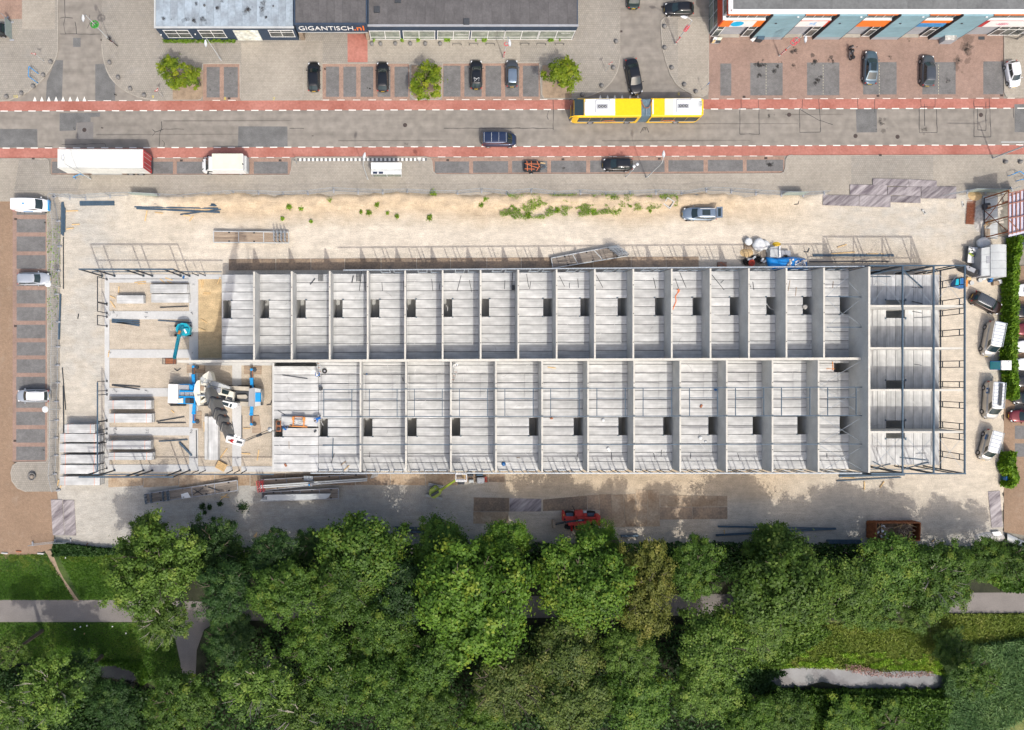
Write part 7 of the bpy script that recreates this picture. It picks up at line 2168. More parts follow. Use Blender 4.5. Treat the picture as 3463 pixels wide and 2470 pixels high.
for i,(a_,b_)in enumerate((((1650,1200),(1740,1140)),((1655,1150),(1735,1200)),((1780,1135),(1880,1165)),((1460,1165),(1620,1150)),((1870,1080),(1960,1062)))):
 o=MB().bar(V('c1',*a_,.82),V('c1',*b_,.82),.08).build('steel_bar','steel_dk' if i<3 else 'wood_grey')
 cc=o.data.vertices[0].co.copy()
 for v in o.data.vertices:v.co-=cc
 o.location=cc
 tag(o,('crossed dark bar on the slanting bed near its middle','second crossed dark bar on the slanting bed','dark bar near the right end of the slanting bed','long pale bar on the left half of the slanting bed','pale board sticking out above the slanting bed')[i],'bar')
f,L=flatbed('long bed with a red headboard carrying two white beams, beside the shell','c2',(45,1072),(955,1020),(968,1062),(60,1165),.9,5,4,'wood','grey')
m=MB()
for s in(-.01,.015,.04):
 for q in np.linspace(0,1,6):
  p_=L(s,q)
  m.bar((p_.x,p_.y,.9),(p_.x,p_.y,2.2),.07)
 for zz in(1.5,2.2):m.bar((*L(s,0)[:2],zz),(*L(s,1)[:2],zz),.07)
m.build('headboard','red',f,world=True)
for i,(va,vb)in enumerate(((1122,1060),(1137,1076))):
 o=MB().bar(V('c2',48,va,1.6),V('c2',965,vb,1.6),.17,.5)
 o=o.build('white_beam','grey_lt')
 cc=Vector(V('c2',500,(va+vb)/2,0))
 for v in o.data.vertices:v.co-=cc
 o.location=cc
 tag(o,('upper of two long white beams on the bed with the red headboard','lower of two long white beams on the bed with the red headboard')[i],'beam')
m=MB()
for k in range(6):m.box(-.9+k*.22,-.75+k*.22,-.35,.35,1.0+.06*k,1.05+.06*k)
o=m.build('step_rack','steel_lt');o.location=(*Q('c2',480,1058,1),0)
tag(o,'small grey rack of steps on the long bed','rack')
f,L=flatbed('weathered bed carrying a grey wall panel, below the bed with the red headboard','c2',(62,1178),(720,1142),(718,1232),(75,1256),.8,5,4,'wood_grey','grey')
o=MB().prism(P3('c2',[(95,1200),(655,1188),(635,1222),(612,1232),(48,1252)],1.4),1.0,1.5)
o=o.build('wall_panel','grey_lt')
cc=Vector(V('c2',350,1218,0))
for v in o.data.vertices:v.co-=cc
o.location=cc
tag(o,'pale grey wall panel lying on the weathered bed','panel')
m=MB()
for k in range(4):
 u=70+k*12
 m.bar(V('c2',u,1180,.8),V('c2',u-2,1238,2.0),.06)
m.build('rack_frame','steel',f,world=True)
# stacks of floor planks
def stack(label,t,u0,u1,v0,v1,layers,cols=1,straps=2,name='plank_stack'):
 z=layers*.26+.1
 a,b=Q(t,u0,v0,z),Q(t,u1,v1,z)
 x0,x1,y0,y1=a[0],b[0],b[1],a[1]
 s=thing(name,label,'plank stack',((x0+x1)/2,(y0+y1)/2,0),0,'stacks of concrete planks')
 horiz=(x1-x0)>(y1-y0)
 for k in range(layers):
  for c in range(cols):
   e=rnd.uniform(-.06,.06)
   if horiz:
    h_=(y1-y0)/cols
    plank(s,x0+e,x1+e,y0+c*h_+.01,y0+(c+1)*h_-.01,.1+(k+1)*.26)
   else:
    h_=(x1-x0)/cols
    plank(s,x0+c*h_+.01,x0+(c+1)*h_-.01,y0+e,y1+e,.1+(k+1)*.26)
 for f in(.13,.87):
  if horiz:
   X_=lerp(x0,x1,f)
   MB().box(X_-.05,X_+.05,y0+.05,y1-.05,0,.095).build('bearer','wood',s,world=True)
   if straps:MB().box(X_-.02,X_+.02,y0-.008,y1+.008,.1,z+.006).build('strap','strap',s,world=True)
  else:
   Y_=lerp(y0,y1,f)
   MB().box(x0+.05,x1-.05,Y_-.05,Y_+.05,0,.095).build('bearer','wood',s,world=True)
 return s
stack('short plank stack at the top of the pile row beside the left fence','c1',548,808,596,672,6)
stack('plank stack second from the top beside the left fence','c1',511,850,676,748,6)
stack('plank stack third from the top beside the left fence','c1',512,850,761,836,6)
stack('plank stack fourth from the top beside the left fence','c1',517,850,856,932,6)
stack('plank stack fifth from the top beside the left fence with clamps on it','c1',514,845,942,1020,6)
stack('lowest plank stack beside the left fence','c1',511,852,1042,1118,6)
stack('plank stack directly below the third foundation strip','c1',919,1291,390,466,5)
stack('plank stack lying above the fourth foundation strip','c1',932,1300,504,582,5)
stack('plank stack directly below the fourth foundation strip','c1',911,1288,736,810,5)
stack('plank stack of two narrow rows above the lowest foundation strip','c1',929,1303,838,902,5,2)
stack('upright plank stack below the crane boom','c1',1781,1866,530,900,4,1,0)
stack('single narrow plank beside the upright plank stack','c1',1748,1779,530,898,2,1,0)
stack('wide plank stack in the top foundation bay beside its right strip','b1',1289,1606,914,991,3,1,0)
stack('low plank stack with a dark beam across it in the top foundation bay','b1',1297,1616,998,1072,2,1,0)
stack('short plank stack alone in the top foundation bay','b1',1001,1229,1008,1078,3,1,0)
# steel and timber on the ground
def beam(label,t,p,q,wd=.2,mt='steel',name='steel_beam',cat='beam',group='steel beams on the ground',z=None,hb=True):
 z=wd/2+.03 if z is None else z
 a,b=Vector(V(t,*p,z)),Vector(V(t,*q,z))
 c=(a+b)/2
 d=(b-a).normalized()
 a,b=a-c,b-c
 m=MB()
 if hb:
  up=Vector((0,0,wd*.46))
  m.bar(a,b,wd*.25,wd*.9).bar(a+up,b+up,wd,wd*.12).bar(a-up,b-up,wd,wd*.12)
 else:m.bar(a,b,wd,wd*.6)
 o=m.build(name,mt)
 o.location=c
 return tag(o,label,cat,group)
B_=[('upper beam of the short bundle at the top left of the site','b1',(683,211),(980,209),.2),('middle beam of the short bundle at the top left of the site','b1',(683,223),(982,220),.2),('lower beam of the short bundle at the top left of the site','b1',(685,237),(980,234),.2),('uppermost long beam below the top fence','b1',(1135,204),(1852,234),.24),('second long beam below the top fence','b1',(1142,217),(1855,244),.24),('third long beam below the top fence','b1',(1152,254),(1868,268),.2),('lowest long beam below the top fence','b1',(1168,267),(1880,300),.2),('beam lying across the right ends of the long beams','b1',(1542,320),(1890,275),.14),('left beam of the upright bundle at the left fence','b1',(531,215),(529,490),.2),('middle beam of the upright bundle at the left fence','b1',(543,212),(540,500),.2),('right beam of the upright bundle at the left fence','b1',(553,260),(551,470),.2),('long thin beam lying along the left fence','b1',(542,510),(543,955),.1),('thicker beam lying along the left fence below the round lamp','b1',(518,1000),(505,1388),.2),('thin bar lying along the lower left fence','c1',(533,110),(562,472),.10),('beam running from the lower left fence to the plank stacks','c1',(541,265),(546,690),.12),('dark beam across the low plank stack','b1',(1382,996),(1545,1052),.22),('short bar between the top foundation strips','b1',(1368,1115),(1607,1104),.12),('long bar left of the turquoise boom lift','b1',(1352,1225),(1640,1245),.14),('topmost of the loose bars in the second foundation bay','b1',(958,1217),(1193,1228),.16),('second of the loose bars in the second foundation bay','b1',(955,1228),(1195,1245),.16),('third of the loose bars in the second foundation bay','b1',(957,1240),(1195,1262),.16),('lowest of the loose bars in the second foundation bay','b1',(1000,1240),(1192,1272),.16),('flatter bar of the crossed pair in the third foundation bay','c1',(958,258),(1200,274),.12),('steeper bar of the crossed pair in the third foundation bay','c1',(958,262),(1197,298),.12),('rising bar right of the plank stacks','c1',(1338,573),(1577,532),.12),('level bar right of the plank stacks','c1',(1350,585),(1590,583),.12),('level bar in the lowest foundation bay','c1',(1360,742),(1604,727),.14),('thick slanting beam in the lowest foundation bay','c1',(1535,750),(1643,864),.26),('thin upright bar on the middle foundation strip','c1',(1680,645),(1684,885),.12),('short upright bar beside the crane boom','c1',(1985,572),(2005,690),.12),('upright bar on the edge of the right foundation strip','c1',(2070,520),(2070,740),.10),('short bar on the gravel left of the foundation','b1',(672,1168),(665,1212),.10),('short beams below the top right fence, upper one','b3',(1632,157),(1868,180),.3),('short beams below the top right fence, lower one','b3',(1635,172),(1866,195),.3),('upper thin rail behind the shell right of the blue tarpaulin','b4',(470,664),(1160,664),.14),('double of the upper thin rail behind the shell','b4',(475,674),(1165,674),.14),('lower thin rail behind the shell right of the blue tarpaulin','b4',(440,722),(1125,721),.12),('long beam tight against the shell right of the blue tarpaulin','b4',(430,763),(1120,762),.2),('long beam below the right end of the shell, upper one','c4',(700,1022),(1250,1015),.2),('long beam below the right end of the shell, middle one','c4',(695,1042),(1255,1028),.2),('thin long beam lying farther below the right end of the shell','c4',(675,1080),(1225,1050),.14),('upper of two long beams above the wide olive tree','c3',(1842,1470),(2830,1488),.22),('lower of two long beams above the wide olive tree','c3',(1826,1545),(2850,1488),.26),('upper dark beam at the trees left of centre','c2',(1200,1478),(1500,1490),.3),('lower dark beam at the trees left of centre','c2',(1205,1502),(1450,1520),.3),('upper dark beam at the trees left of the skip','c4',(590,1592),(880,1592),.3),('lower dark beam at the trees left of the skip','c4',(600,1610),(885,1606),.3),('dark panel edge at the trees right of the telehandler','c3',(1010,1552),(1160,1548),.3),('short beams leaning on the shell beside the corner, lower one','c4',(705,1012),(960,1018),.2)]
for a in B_:beam(a[0],a[1],a[2],a[3],a[4],'steel' if a[4]>.13 else 'steel_dk')
TB=[('b1',(565,290),(668,286)),('b1',(615,405),(680,402)),('b1',(568,443),(630,433)),('b1',(1240,375),(1258,285)),('b1',(1325,300),(1395,308)),('b1',(1620,375),(1655,330)),('b1',(1565,322),(1625,330)),('b1',(1705,195),(1760,172)),('b1',(1750,180),(1825,190)),('b1',(1670,277),(1800,280)),('b1',(1150,900),(1250,890)),('b1',(1180,912),(1250,905)),('b1',(1370,870),(1410,905)),('b1',(1415,860),(1475,880)),('b1',(1430,890),(1470,905)),('b1',(1018,935),(1015,990)),('b1',(940,1015),(985,1035)),('b1',(945,1060),(985,1115)),('b1',(1740,985),(1800,990)),('b1',(1735,998),(1795,998)),('b1',(1720,880),(1728,945)),('b1',(1735,880),(1738,920)),('b1',(1700,1290),(1760,1315)),('b1',(1720,1215),(1770,1245)),('b1',(925,1540),(935,1480)),('b1',(1885,855),(1860,912)),('c1',(1880,890),(1945,800)),('c1',(1745,575),(1748,660)),('c1',(2080,630),(2140,630)),('c1',(2065,845),(2140,850)),('c1',(2200,905),(2215,815)),('c1',(1885,1240),(1945,1192)),('c1',(1890,1215),(1960,1220)),('c1',(490,1130),(502,1070)),('c1',(515,1140),(522,1120)),('c1',(2170,1560),(2200,1520)),('c1',(2185,1565),(2195,1535)),('c1',(2230,1560),(2277,1540)),('c2',(100,1560),(160,1500)),('c2',(130,1500),(178,1535)),('c4',(912,1085),(912,1155)),('c4',(1045,1138),(1080,1085)),('c4',(720,1050),(830,1055)),('c4',(110,1500),(120,1460)),('c4',(250,1500),(255,1600)),('c4',(185,1480),(200,1450)),('c4',(1490,1600),(1515,1580)),('b4',(630,655),(830,640)),('b4',(930,658),(1030,655)),('b4',(1050,655),(1140,668)),('c3',(1895,1500),(1900,1545)),('c3',(2145,1500),(2148,1545)),('c1',(1465,475),(1490,498)),('b4',(680,600),(760,575))]
ZN=[((235,740),'at the upper left corner of the site'),((560,720),'around the long beams below the top fence'),((480,955),'on the top foundation strip'),((400,1010),'in the top foundation bay'),((710,990),'on the upper part of the orange sand strip'),((690,1110),'on the lower part of the orange sand strip'),((365,1215),'at the left ends of the foundation strips'),((745,1530),'near the yellow pallets'),((690,1440),'beside the upright plank stack'),((860,1480),'on the ground right of the crane boom'),((760,1690),'on the gravel below the slanting bed'),((200,1640),'beside the lowest plank stack at the fence'),((870,1810),'at the tree edge near the dark steel frame'),((2950,1640),'below the right end of the shell'),((2640,1800),'at the trees left of the skip'),((3150,1830),'right of the rusty skip'),((2900,860),'along the thin rails behind the shell'),((2500,1800),'across the two long beams above the wide olive tree'),((585,1390),'right of the plank stacks')]
def zone(t,p):
 a=px(t,*p)
 return min(ZN,key=lambda z:math.hypot(z[0][0]-a[0],z[0][1]-a[1]))[1]
for i,(t,p,q)in enumerate(TB):
 d=MB()
 o=beam('pale timber batten lying '+zone(t,p),t,p,q,.13,'wood_new','timber_batten','batten','timber battens on the ground',.09+.01*(i%3),False)
PL=[]
def plates(lab,t,pts,mt='plate',z=.03,n=0):
 c=P3(t,pts,z)
 cx=sum(p[0]for p in c)/len(c),sum(p[1]for p in c)/len(c)
 o=MB().prism([(p[0]-cx[0],p[1]-cx[1])for p in c],0,.03).build('road_plate',mt)
 o.location=(cx[0],cx[1],z)
 return tag(o,lab,'road plate','steel road plates')
ordn=['first','second','third','fourth','fifth','sixth','seventh','eighth','ninth','tenth','eleventh','twelfth','thirteenth','fourteenth','fifteenth','sixteenth']
xs=[1955,2360,2660,2950,3260,3565,3855,4165,4460,4780,5075,5400,5700,5980]
for i in range(len(xs)-1):
 sl_=-(xs[i]-1955)*.0052
 sl2=-(xs[i+1]-1955)*.0052
 plates(f'{ordn[i]} rusty plate from the left in the row behind the shell','b1',[(xs[i]+3,700+sl_),(xs[i+1]-3,700+sl2),(xs[i+1]-3,797+sl2),(xs[i]+3,797+sl_)],'plate')
xs=[925,1225,1530,1835,2140,2440,2740,3040,3340,3640,3920,4180,4320]
for i in range(len(xs)-1):
 u0,u1=xs[i],xs[i+1]
 plates(f'{ordn[i]} rusty plate from the left in the row below the shell','c1',[(u0+3,1022),(u1-3,1018),(u1-3,1118-(i>9)*25),(u0+3,(1136,1136,1132,1126,1124,1112)[min(i,5)]-(i>9)*25)],'plate_orange' if i<4 or i in(8,9)else 'plate')
for i,pts in enumerate(([(982,10),(1290,18),(1290,80),(982,68)],[(1292,18),(1530,30),(1530,80),(1292,80)],[(788,62),(1105,68),(1105,153),(788,150)],[(1110,83),(1393,83),(1393,160),(1110,153)],[(1397,78),(1698,80),(1697,183),(1398,182)],[(556,152),(865,156),(865,248),(556,240)],[(868,155),(1136,155),(1134,258),(868,250)],[(1139,162),(1392,160),(1391,222),(1139,215)])):
 plates('purplish worn plate, '+('topmost left one at the upper right entrance','topmost right one at the upper right entrance','left one of the middle row at the entrance','middle one of the middle row at the entrance','right one of the middle row at the entrance','left one of the lowest row at the entrance','middle one of the lowest row at the entrance','narrow right one of the lowest row at the entrance')[i],'b4',pts,'plate_grey',.20+.004*i)
plates('left purplish plate of the pair at the lower left entrance','c1',[(435,1240),(532,1240),(552,1545),(452,1545)],'plate_grey',.05)
plates('right purplish plate of the pair at the lower left entrance','c1',[(538,1245),(636,1245),(652,1548),(556,1546)],'plate_grey',.05)
plates('pale worn plate standing upright in the picture at the lower right entrance','c4',[(1968,1172),(2070,1165),(2095,1475),(2000,1480)],'plate_grey',.04)
PP=[('c2',[(1878,1222),(2180,1225),(2180,1342),(1876,1342)],'plate'),('c2',[(1874,1346),(2175,1346),(2172,1445),(1874,1445)],'plate_orange'),('c2',[(2184,1228),(2277+180,1235),(2277+175,1342),(2184,1342)],'plate_grey'),('c3',[(345,1240),(720,1205),(722,1325),(345,1338)],'plate'),('c3',[(724,1203),(820,1200),(830,1330),(728,1325)],'plate'),('c3',[(825,1195),(925,1195),(945,1478),(840,1470)],'plate'),('c3',[(930,1200),(1030,1195),(1050,1475),(942,1478)],'plate_orange'),('c3',[(1035,1195),(1135,1190),(1142,1470),(1052,1472)],'plate_orange'),('c3',[(1140,1158),(1238,1160),(1240,1470),(1144,1470)],'plate_orange'),('c3',[(1242,1160),(1340,1160),(1345,1468),(1244,1470)],'plate_orange'),('c3',[(1345,1205),(1610,1205),(1612,1302),(1350,1300)],'plate_orange'),('c3',[(1615,1205),(1920,1210),(1922,1300),(1615,1302)],'plate_orange'),('c3',[(1345,1304),(1620,1306),(1620,1408),(1345,1410)],'plate'),('c3',[(1624,1306),(1922,1304),(1922,1405),(1624,1408)],'plate')]
for i,(t,pts,mt)in enumerate(PP):plates(f'{ordn[i]} plate counted along the shaded track above the trees',t,pts,mt,.02)
# CLUTTER BEHIND AND BESIDE THE SHELL
def pallet(label,t,u,v,rz,z=.0,mt='wood',n=6,sz=(1.2,.95),layers=1):
 p_=thing('pallet',label,'pallet',(*Q(t,u,v,z+.15),z),R(rz))
 for k in range(layers):
  for i in range(n):
   y=-sz[1]/2+(i+.5)*sz[1]/n
   MB().box(-sz[0]/2,sz[0]/2,y-sz[1]/n*.36,y+sz[1]/n*.36,.12+.16*k,.145+.16*k).build('pallet_board',mt,p_)
  for x in(-sz[0]/2+.08,0,sz[0]/2-.08):
   MB().box(x-.05,x+.05,-sz[1]/2,sz[1]/2,.02+.16*k,.118+.16*k).build('pallet_bearer',mt,p_)
 return p_
pallet('stack of yellow timber pallets below the upright plank stack','c1',1895,952,-28,0,'wood_new',8,(1.35,1.1),3)
pallet('brown pallet with bricks lying on the sand left of the big white bag','q',400,410,0,0,'wood',5,(1.35,.8),2)
pallet('grey pallet between the sand heap and the blue tarpaulin','q',785,575,90,0,'wood_grey',7,(1.3,.85),1)
pallet('brown pallet lying on the long low platform','n',905,805,90,.41,'wood',6,(1.2,.8),1)
pallet('old pallet half under the trees beside the bright shrub tree','d3',285,95,0,0,'wood_grey',6,(1.6,.8),1)
def bag(label,t,u,v,r_,z=.0,hh=.8):
 m=MB()
 rg=random.Random(int(u))
 rows=[]
 for j in range(7):
  f=j/6
  rr=r_*(.86+.2*math.sin(f*2.6))*(1 if j<6 else .6)
  rows.append([(rr*math.cos(a)*(1+rg.uniform(-.10,.10)),rr*math.sin(a)*(1+rg.uniform(-.10,.10)),f*hh+rg.uniform(-.05,.05))for a in np.linspace(0,2*math.pi,14,False)])
 m.grid(rows,closed=True)
 b_=len(m.v)
 m.v.append((0,0,hh*.78))
 for i in range(14):m.f.append((b_-14+i,b_-14+(i+1)%14,b_));m.m.append(0)
 o=m.build('builders_bag','bag',None,True)
 o.location=(*Q(t,u,v,z+hh/2),z)
 return tag(o,label,'bag','white builders bags')
bag('big round white bag behind the shell','q',655,370,.85,0,1.0)
bag('torn white bag leaning right of the big round white bag','q',810,375,.6,0,.7)
bag('small white bag on the brown brick pallet','q',385,290,.5,.3,.5)
bag('white bag with red stripes beside the grey caravan','n',835,975,.85,0,.8)
def heap(label,t,u,v,rx,ry,hh,mt,name='sand_heap',cat='heap'):
 rows=[]
 for j in range(8):
  f=j/7
  rows.append([(rx*(1-f)*math.cos(a)*(1+.12*mnoise.noise(Vector((a*2,f*3,u)))),ry*(1-f)*math.sin(a),hh*(1-(1-f)**1.7)*(1+.15*mnoise.noise(Vector((a,f*4,v)))))for a in np.linspace(0,2*math.pi,18,False)])
 o=MB().grid(rows,closed=True).build(name,mt,None,True)
 o.location=(*Q(t,u,v,0),0)
 return tag(o,label,cat)
M['sand']=mat('heap_sand',(.50,.36,.19),.95,.15,3,grain=.15)
heap('orange sand heap beside the brown brick pallet','q',340,570,.95,.65,.35,'sand')
heap('yellow insulation scraps beside the concrete mixer tub','q',1110,350,.6,.32,.2,'plate_y','scrap_heap','scraps')
heap('broken stones heap left of the long low platform','n',765,560,.8,2.0,.5,'pebble','stone_heap','heap')
heap('pale stone heap above the long low platform','n',690,215,1.3,.8,.45,'sand','stone_heap','heap')
heap('white and grey rubble heap at the lower right corner of the site','d4',1900,45,2.2,.8,.5,'pebble','rubble_heap','heap')
tub=thing('concrete_tub','open grey concrete box with a pale slab standing behind the blue tarpaulin','concrete box',(*Q('q',1180,560,.8),0))
MB().prism(P3('q',[(950,430),(1170,400),(1175,690),(950,670)],1.2),.0,1.2).build('slab','grey_lt',tub,world=True)
MB().prism(P3('q',[(1180,390),(1210,392),(1222,690),(1180,680)],1.5),0,1.5).build('side_wall','white',tub,world=True)
MB().prism(P3('q',[(1222,510),(1470,520),(1470,660),(1225,680)],.7),0,.7).build('tank','grey',tub,world=True)
MB().prism(P3('q',[(1290,620),(1392,625),(1392,672),(1290,668)],.75),.7,.76).build('hatch','plastic',tub,world=True)
rows=[]
top=[(830,690),(930,650),(1010,690),(1100,705),(1220,690),(1350,680),(1500,675),(1640,690),(1780,715),(1880,735)]
bot=[(850,780),(910,1020),(960,1030),(1060,1035),(1200,1045),(1350,1050),(1500,1050),(1640,1050),(1780,1050),(1910,1045)]
for j in range(11):
 f=j/10
 rows.append([V('q',lerp(top[i][0],bot[i][0],f),lerp(top[i][1],bot[i][1],f),(.25 if i in(0,9)else(1.5 if i>3 else .8+.1*i))*(1 if 0<j<10 else .3)+(.10*mnoise.noise(Vector((i*1.3,j*.5,2)))if i>3 else .3*mnoise.noise(Vector((i*2.2+j*.2,j*.3,4)))))for i in range(10)])
o=MB().grid(rows).build('blue_tarpaulin','tarp',None,True)
o.modifiers.new('s','SUBSURF').levels=1
o.modifiers['s'].render_levels=1
sd_=o.modifiers.new('t','SOLIDIFY');sd_.thickness=.02
tag(o,'bright blue tarpaulin spread over a load beside the shell','tarpaulin')
for i in range(40):
 u,v=rnd.choice([(rnd.uniform(1390,1640),rnd.uniform(740,930)),(rnd.uniform(1640,1860),rnd.uniform(740,920))])
 s_=rnd.uniform(.10,.24)
 o=MB().ball((0,0,0),s_,6,4,.6).build('stone','pebble' if i%3 else 'white')
 o.location=V('q',u,v,1.62)
 o.rotation_euler=(rnd.uniform(-.4,.4),rnd.uniform(-.4,.4),rnd.uniform(0,3))
 tag(o,'rough stone weighing down the blue tarpaulin','stone','stones on the blue tarpaulin')
tb_=thing('red_tub','round red mixing tub on the wet ground left of the blue tarpaulin','tub',(*Q('q',458,835,.3),0))
m=MB().grid([[(r_*math.cos(a),r_*math.sin(a),z)for a in np.linspace(0,2*math.pi,16,False)]for r_,z in((.32,0),(.44,.5),(.47,.52),(.42,.5),(.3,.12),(.01,.1))],closed=True)
M['tubred']=mat('red_plastic',(.55,.09,.06),.5,.1,3)
m.build('tub','tubred',tb_,True)
MB().bar((-.2,.1,.1),(.25,-.25,.6),.05).build('stirrer','copper',tb_)
for i,(u,v,a,lb)in enumerate(((530,700,40,'pale green box lying farthest left on the wet ground'),(740,755,60,'pale grey box lying nearest the blue tarpaulin'),(800,800,35,'pale box lying against the edge of the blue tarpaulin'),(868,520,95,'pale box standing beside the grey pallet'),(418,745,10,'white box above the red mixing tub'))):
 o=MB().cbox((0,0,.15),(.55,.28,.3),0,0,.03).build('plastic_box','bag')
 o.location=(*Q('q',u,v,.2),.02);o.rotation_euler=(0,0,R(a))
 tag(o,lb,'box')
for i in range(3):
 o=stain('q',300+i*190,800-i*40,90,8,'damp',900+i,.07)
 o.parent=None
 o['kind']='structure'
br_=thing('brick_pack','small pack of red bricks at the row of plates behind the shell','brick pack',(*Q('b3',1880,745,.4),.03))
for i in range(4):
 for j in range(3):
  MB().box(-.60+i*.3,-.32+i*.3,-.32+j*.22,-.12+j*.22,0,.4+.03*((i+j)%2)).build('brick','brick_red' if(i+j)%3 else 'copper',br_)
sq=thing('square_frame','tilted square concrete frame on the weedy bank','concrete frame',(*Q('b3',1418,222,.3),.1),R(-32))
for a_ in range(4):
 c_,s_=math.cos(a_*math.pi/2),math.sin(a_*math.pi/2)
 MB().bar((.52*c_-.58*s_,.52*s_+.58*c_,.25),(.52*c_+.46*s_,.52*s_-.46*c_,.25),.12,.5).build('frame_side','conc',sq)
ct=thing('concrete_platform','long low pale platform with debris on it beside the steel shed','platform',(*Q('n',950,550,.4),0))
MB().prism(P3('n',[(832,202),(1072,208),(1072,895),(828,890)],.36),0,.36).build('body','grey',ct,world=True)
for i in range(9):
 f0,f1=i/9+.004,(i+1)/9-.004
 MB().prism(P3('n',[(836,lerp(206,888,f0)),(1068,lerp(210,892,f0)),(1068,lerp(210,892,f1)),(836,lerp(206,888,f1))],.4),.36,.4).build('slab','grey_lt',ct,world=True)
gb=thing('generator','small dark generator standing on the long low platform','generator',(*Q('n',895,375,.7),.41),R(10))
MB().cbox((0,0,.25),(.95,.85,.5),0,0,.08).build('case','grey_dk',gb)
MB().cbox((.15,-.1,.53),(.4,.4,.06)).build('top_plate','wood',gb)
for i in range(14):
 o=MB().bar((-.5,0,0),(.5,0,0),.07,.04).build('timber_scrap',rnd.choice(['wood_new','wood','wood']))
 o.location=V('n',rnd.uniform(870,1000),rnd.uniform(560,690),0.46+i*.012);o.rotation_euler=(0,0,R(rnd.uniform(20,60)))
 tag(o,'timber offcut in the pile on the long low platform','timber','offcuts on the long platform')
cv=thing('site_caravan','pale grey round roofed site caravan with a flat lean-to beside the hedge','caravan',(*Q('n',1030,1240,1.5),0))
x0,x1=Q('n',978,990,2.5)[0],Q('n',1232,990,2.5)[0]
ya,yb=Q('n',1000,988,2.5)[1],Q('n',1000,1510,2.5)[1]
rows=[[(lerp(x0,x1,i/8),y,2.2+.38*math.sin(math.pi*(i+.4)/8.8))for i in range(9)]for y in np.linspace(ya,yb,9)]
MB().grid(rows[::-1]).build('roof','grey_lt',cv,True,True)
MB().box(x0+.02,x1-.02,yb+.02,ya-.02,.4,2.2).build('body','grey_lt',cv,world=True)
for i in range(1,4):
 y=lerp(ya,yb,i/4)
 MB().path([(lerp(x0,x1,k/8),y,2.215+.38*math.sin(math.pi*(k+.4)/8.8))for k in range(9)],.02,4).build('roof_seam','grey',cv,world=True)
for v in(1100,1400):
 c=Q('n',1000,v,0);MB().tube((x0-.02,c[1],.35),(x1+.02,c[1],.35),.34,n=12).build('wheel','tyre',cv,world=True)
MB().prism(P3('n',[(812,1048),(970,1018),(965,1490),(805,1500)],2.2),.3,2.1).build('lean_to','grey',cv,world=True)
for i in range(4):
 f0,f1=i/4+.005,(i+1)/4-.005
 MB().prism(P3('n',[(812,lerp(1048,1500,f0)),(970,lerp(1020,1490,f0)),(968,lerp(1020,1490,f1)),(808,lerp(1048,1500,f1))],2.14),2.1,2.14).build('roof_panel','grey_lt',cv,world=True)
for v in(1180,1240):MB().prism(P3('n',[(890,v),(968,v-5),(966,v+50),(890,v+52)],2.18),2.14,2.18).build('roof_light','grey',cv,world=True)
tl=thing('flat_trailer','white topped flat trailer with green stacked sheets left of the caravan','trailer',(*Q('n',665,1160,.6),0))
MB().prism(P3('n',[(592,1016),(758,1030),(732,1302),(568,1285)],.7),.45,.7).build('deck','grey_dk',tl,world=True)
MB().prism(P3('n',[(602,1026),(754,1038),(730,1300),(585,1282)],.76),.7,.76).build('white_sheet','white',tl,world=True)
for v in(1120,1200):
 for u in(590,735):MB().tube(V('n',u-3,v,.3),V('n',u+12,v,.3),.28,n=10).build('wheel','tyre',tl,world=True)
for i in range(12):
 u,v=rnd.uniform(620,720),rnd.uniform(1060,1180)
 o=MB().cbox((0,0,0),(rnd.uniform(.4,.8),.22,.05)).build('folded_sheet',rnd.choice(['weed','white','glass_dark','bag'])if 0 else rnd.choice(['white','glass_dark','bag','lime']))
 o.location=V('n',u,v,.80+i*.03);o.rotation_euler=(0,0,R(-25+rnd.uniform(-25,25)))
 tag(o,'folded sheet in the green and white pile on the flat trailer','sheet','folded sheets on the flat trailer')
cp=thing('compressor','dark green grey machine cabinet standing slantwise at the corner of the frame','compressor',(*Q('n',630,1420,1),0))
MB().prism(P3('n',[(520,1340),(575,1325),(790,1412),(755,1480),(560,1400)],1.7),.2,1.7).build('case','grey_dk',cp,world=True)
MB().prism(P3('n',[(560,1340),(590,1330),(720,1388),(690,1450),(580,1400)],1.75),1.7,1.75).build('lid','grey',cp,world=True)
MB().prism(P3('n',[(720,1392),(752,1405),(720,1470),(690,1452)],1.76),1.7,1.77).build('grille','plastic',cp,world=True)
c=Q('n',618,1362,1.8);MB().tube((*c,1.75),(*c,1.85),.06).build('exhaust','plastic',cp,world=True)
bx_=thing('equipment_box','teal blue tool container with an orange case inside, under the right facade frame','container',(*Q('b4',1740,905,.6),0))
MB().prism(P3('b4',[(1700,868),(1760,862),(1768,950),(1688,930)],1.0),.05,1.0).build('case','blue_dk',bx_,world=True)
MB().prism(P3('b4',[(1700,868),(1735,868),(1730,930),(1690,925)],1.1),1.0,1.1).build('lid','teal',bx_,world=True)
MB().prism(P3('b4',[(1765,880),(1800,878),(1795,935),(1765,935)],.9),.05,.9).build('orange_case','orange_m',bx_,world=True)
for i,(u,v,lb)in enumerate(((1826,905,'grey cable drum beside the teal container'),(1898,880,'grey cable drum below the caravan'))):
 o=thing('cable_drum',lb,'cable drum',(*Q('b4',u,v,.2),0))
 MB().tube((0,0,0),(0,0,.08),.3,n=14).build('flange','grey',o)
 MB().tube((0,0,.08),(0,0,.3),.15,n=10).build('core','plastic',o)
 MB().tube((0,0,.3),(0,0,.36),.3,n=14).build('flange','grey_lt',o)
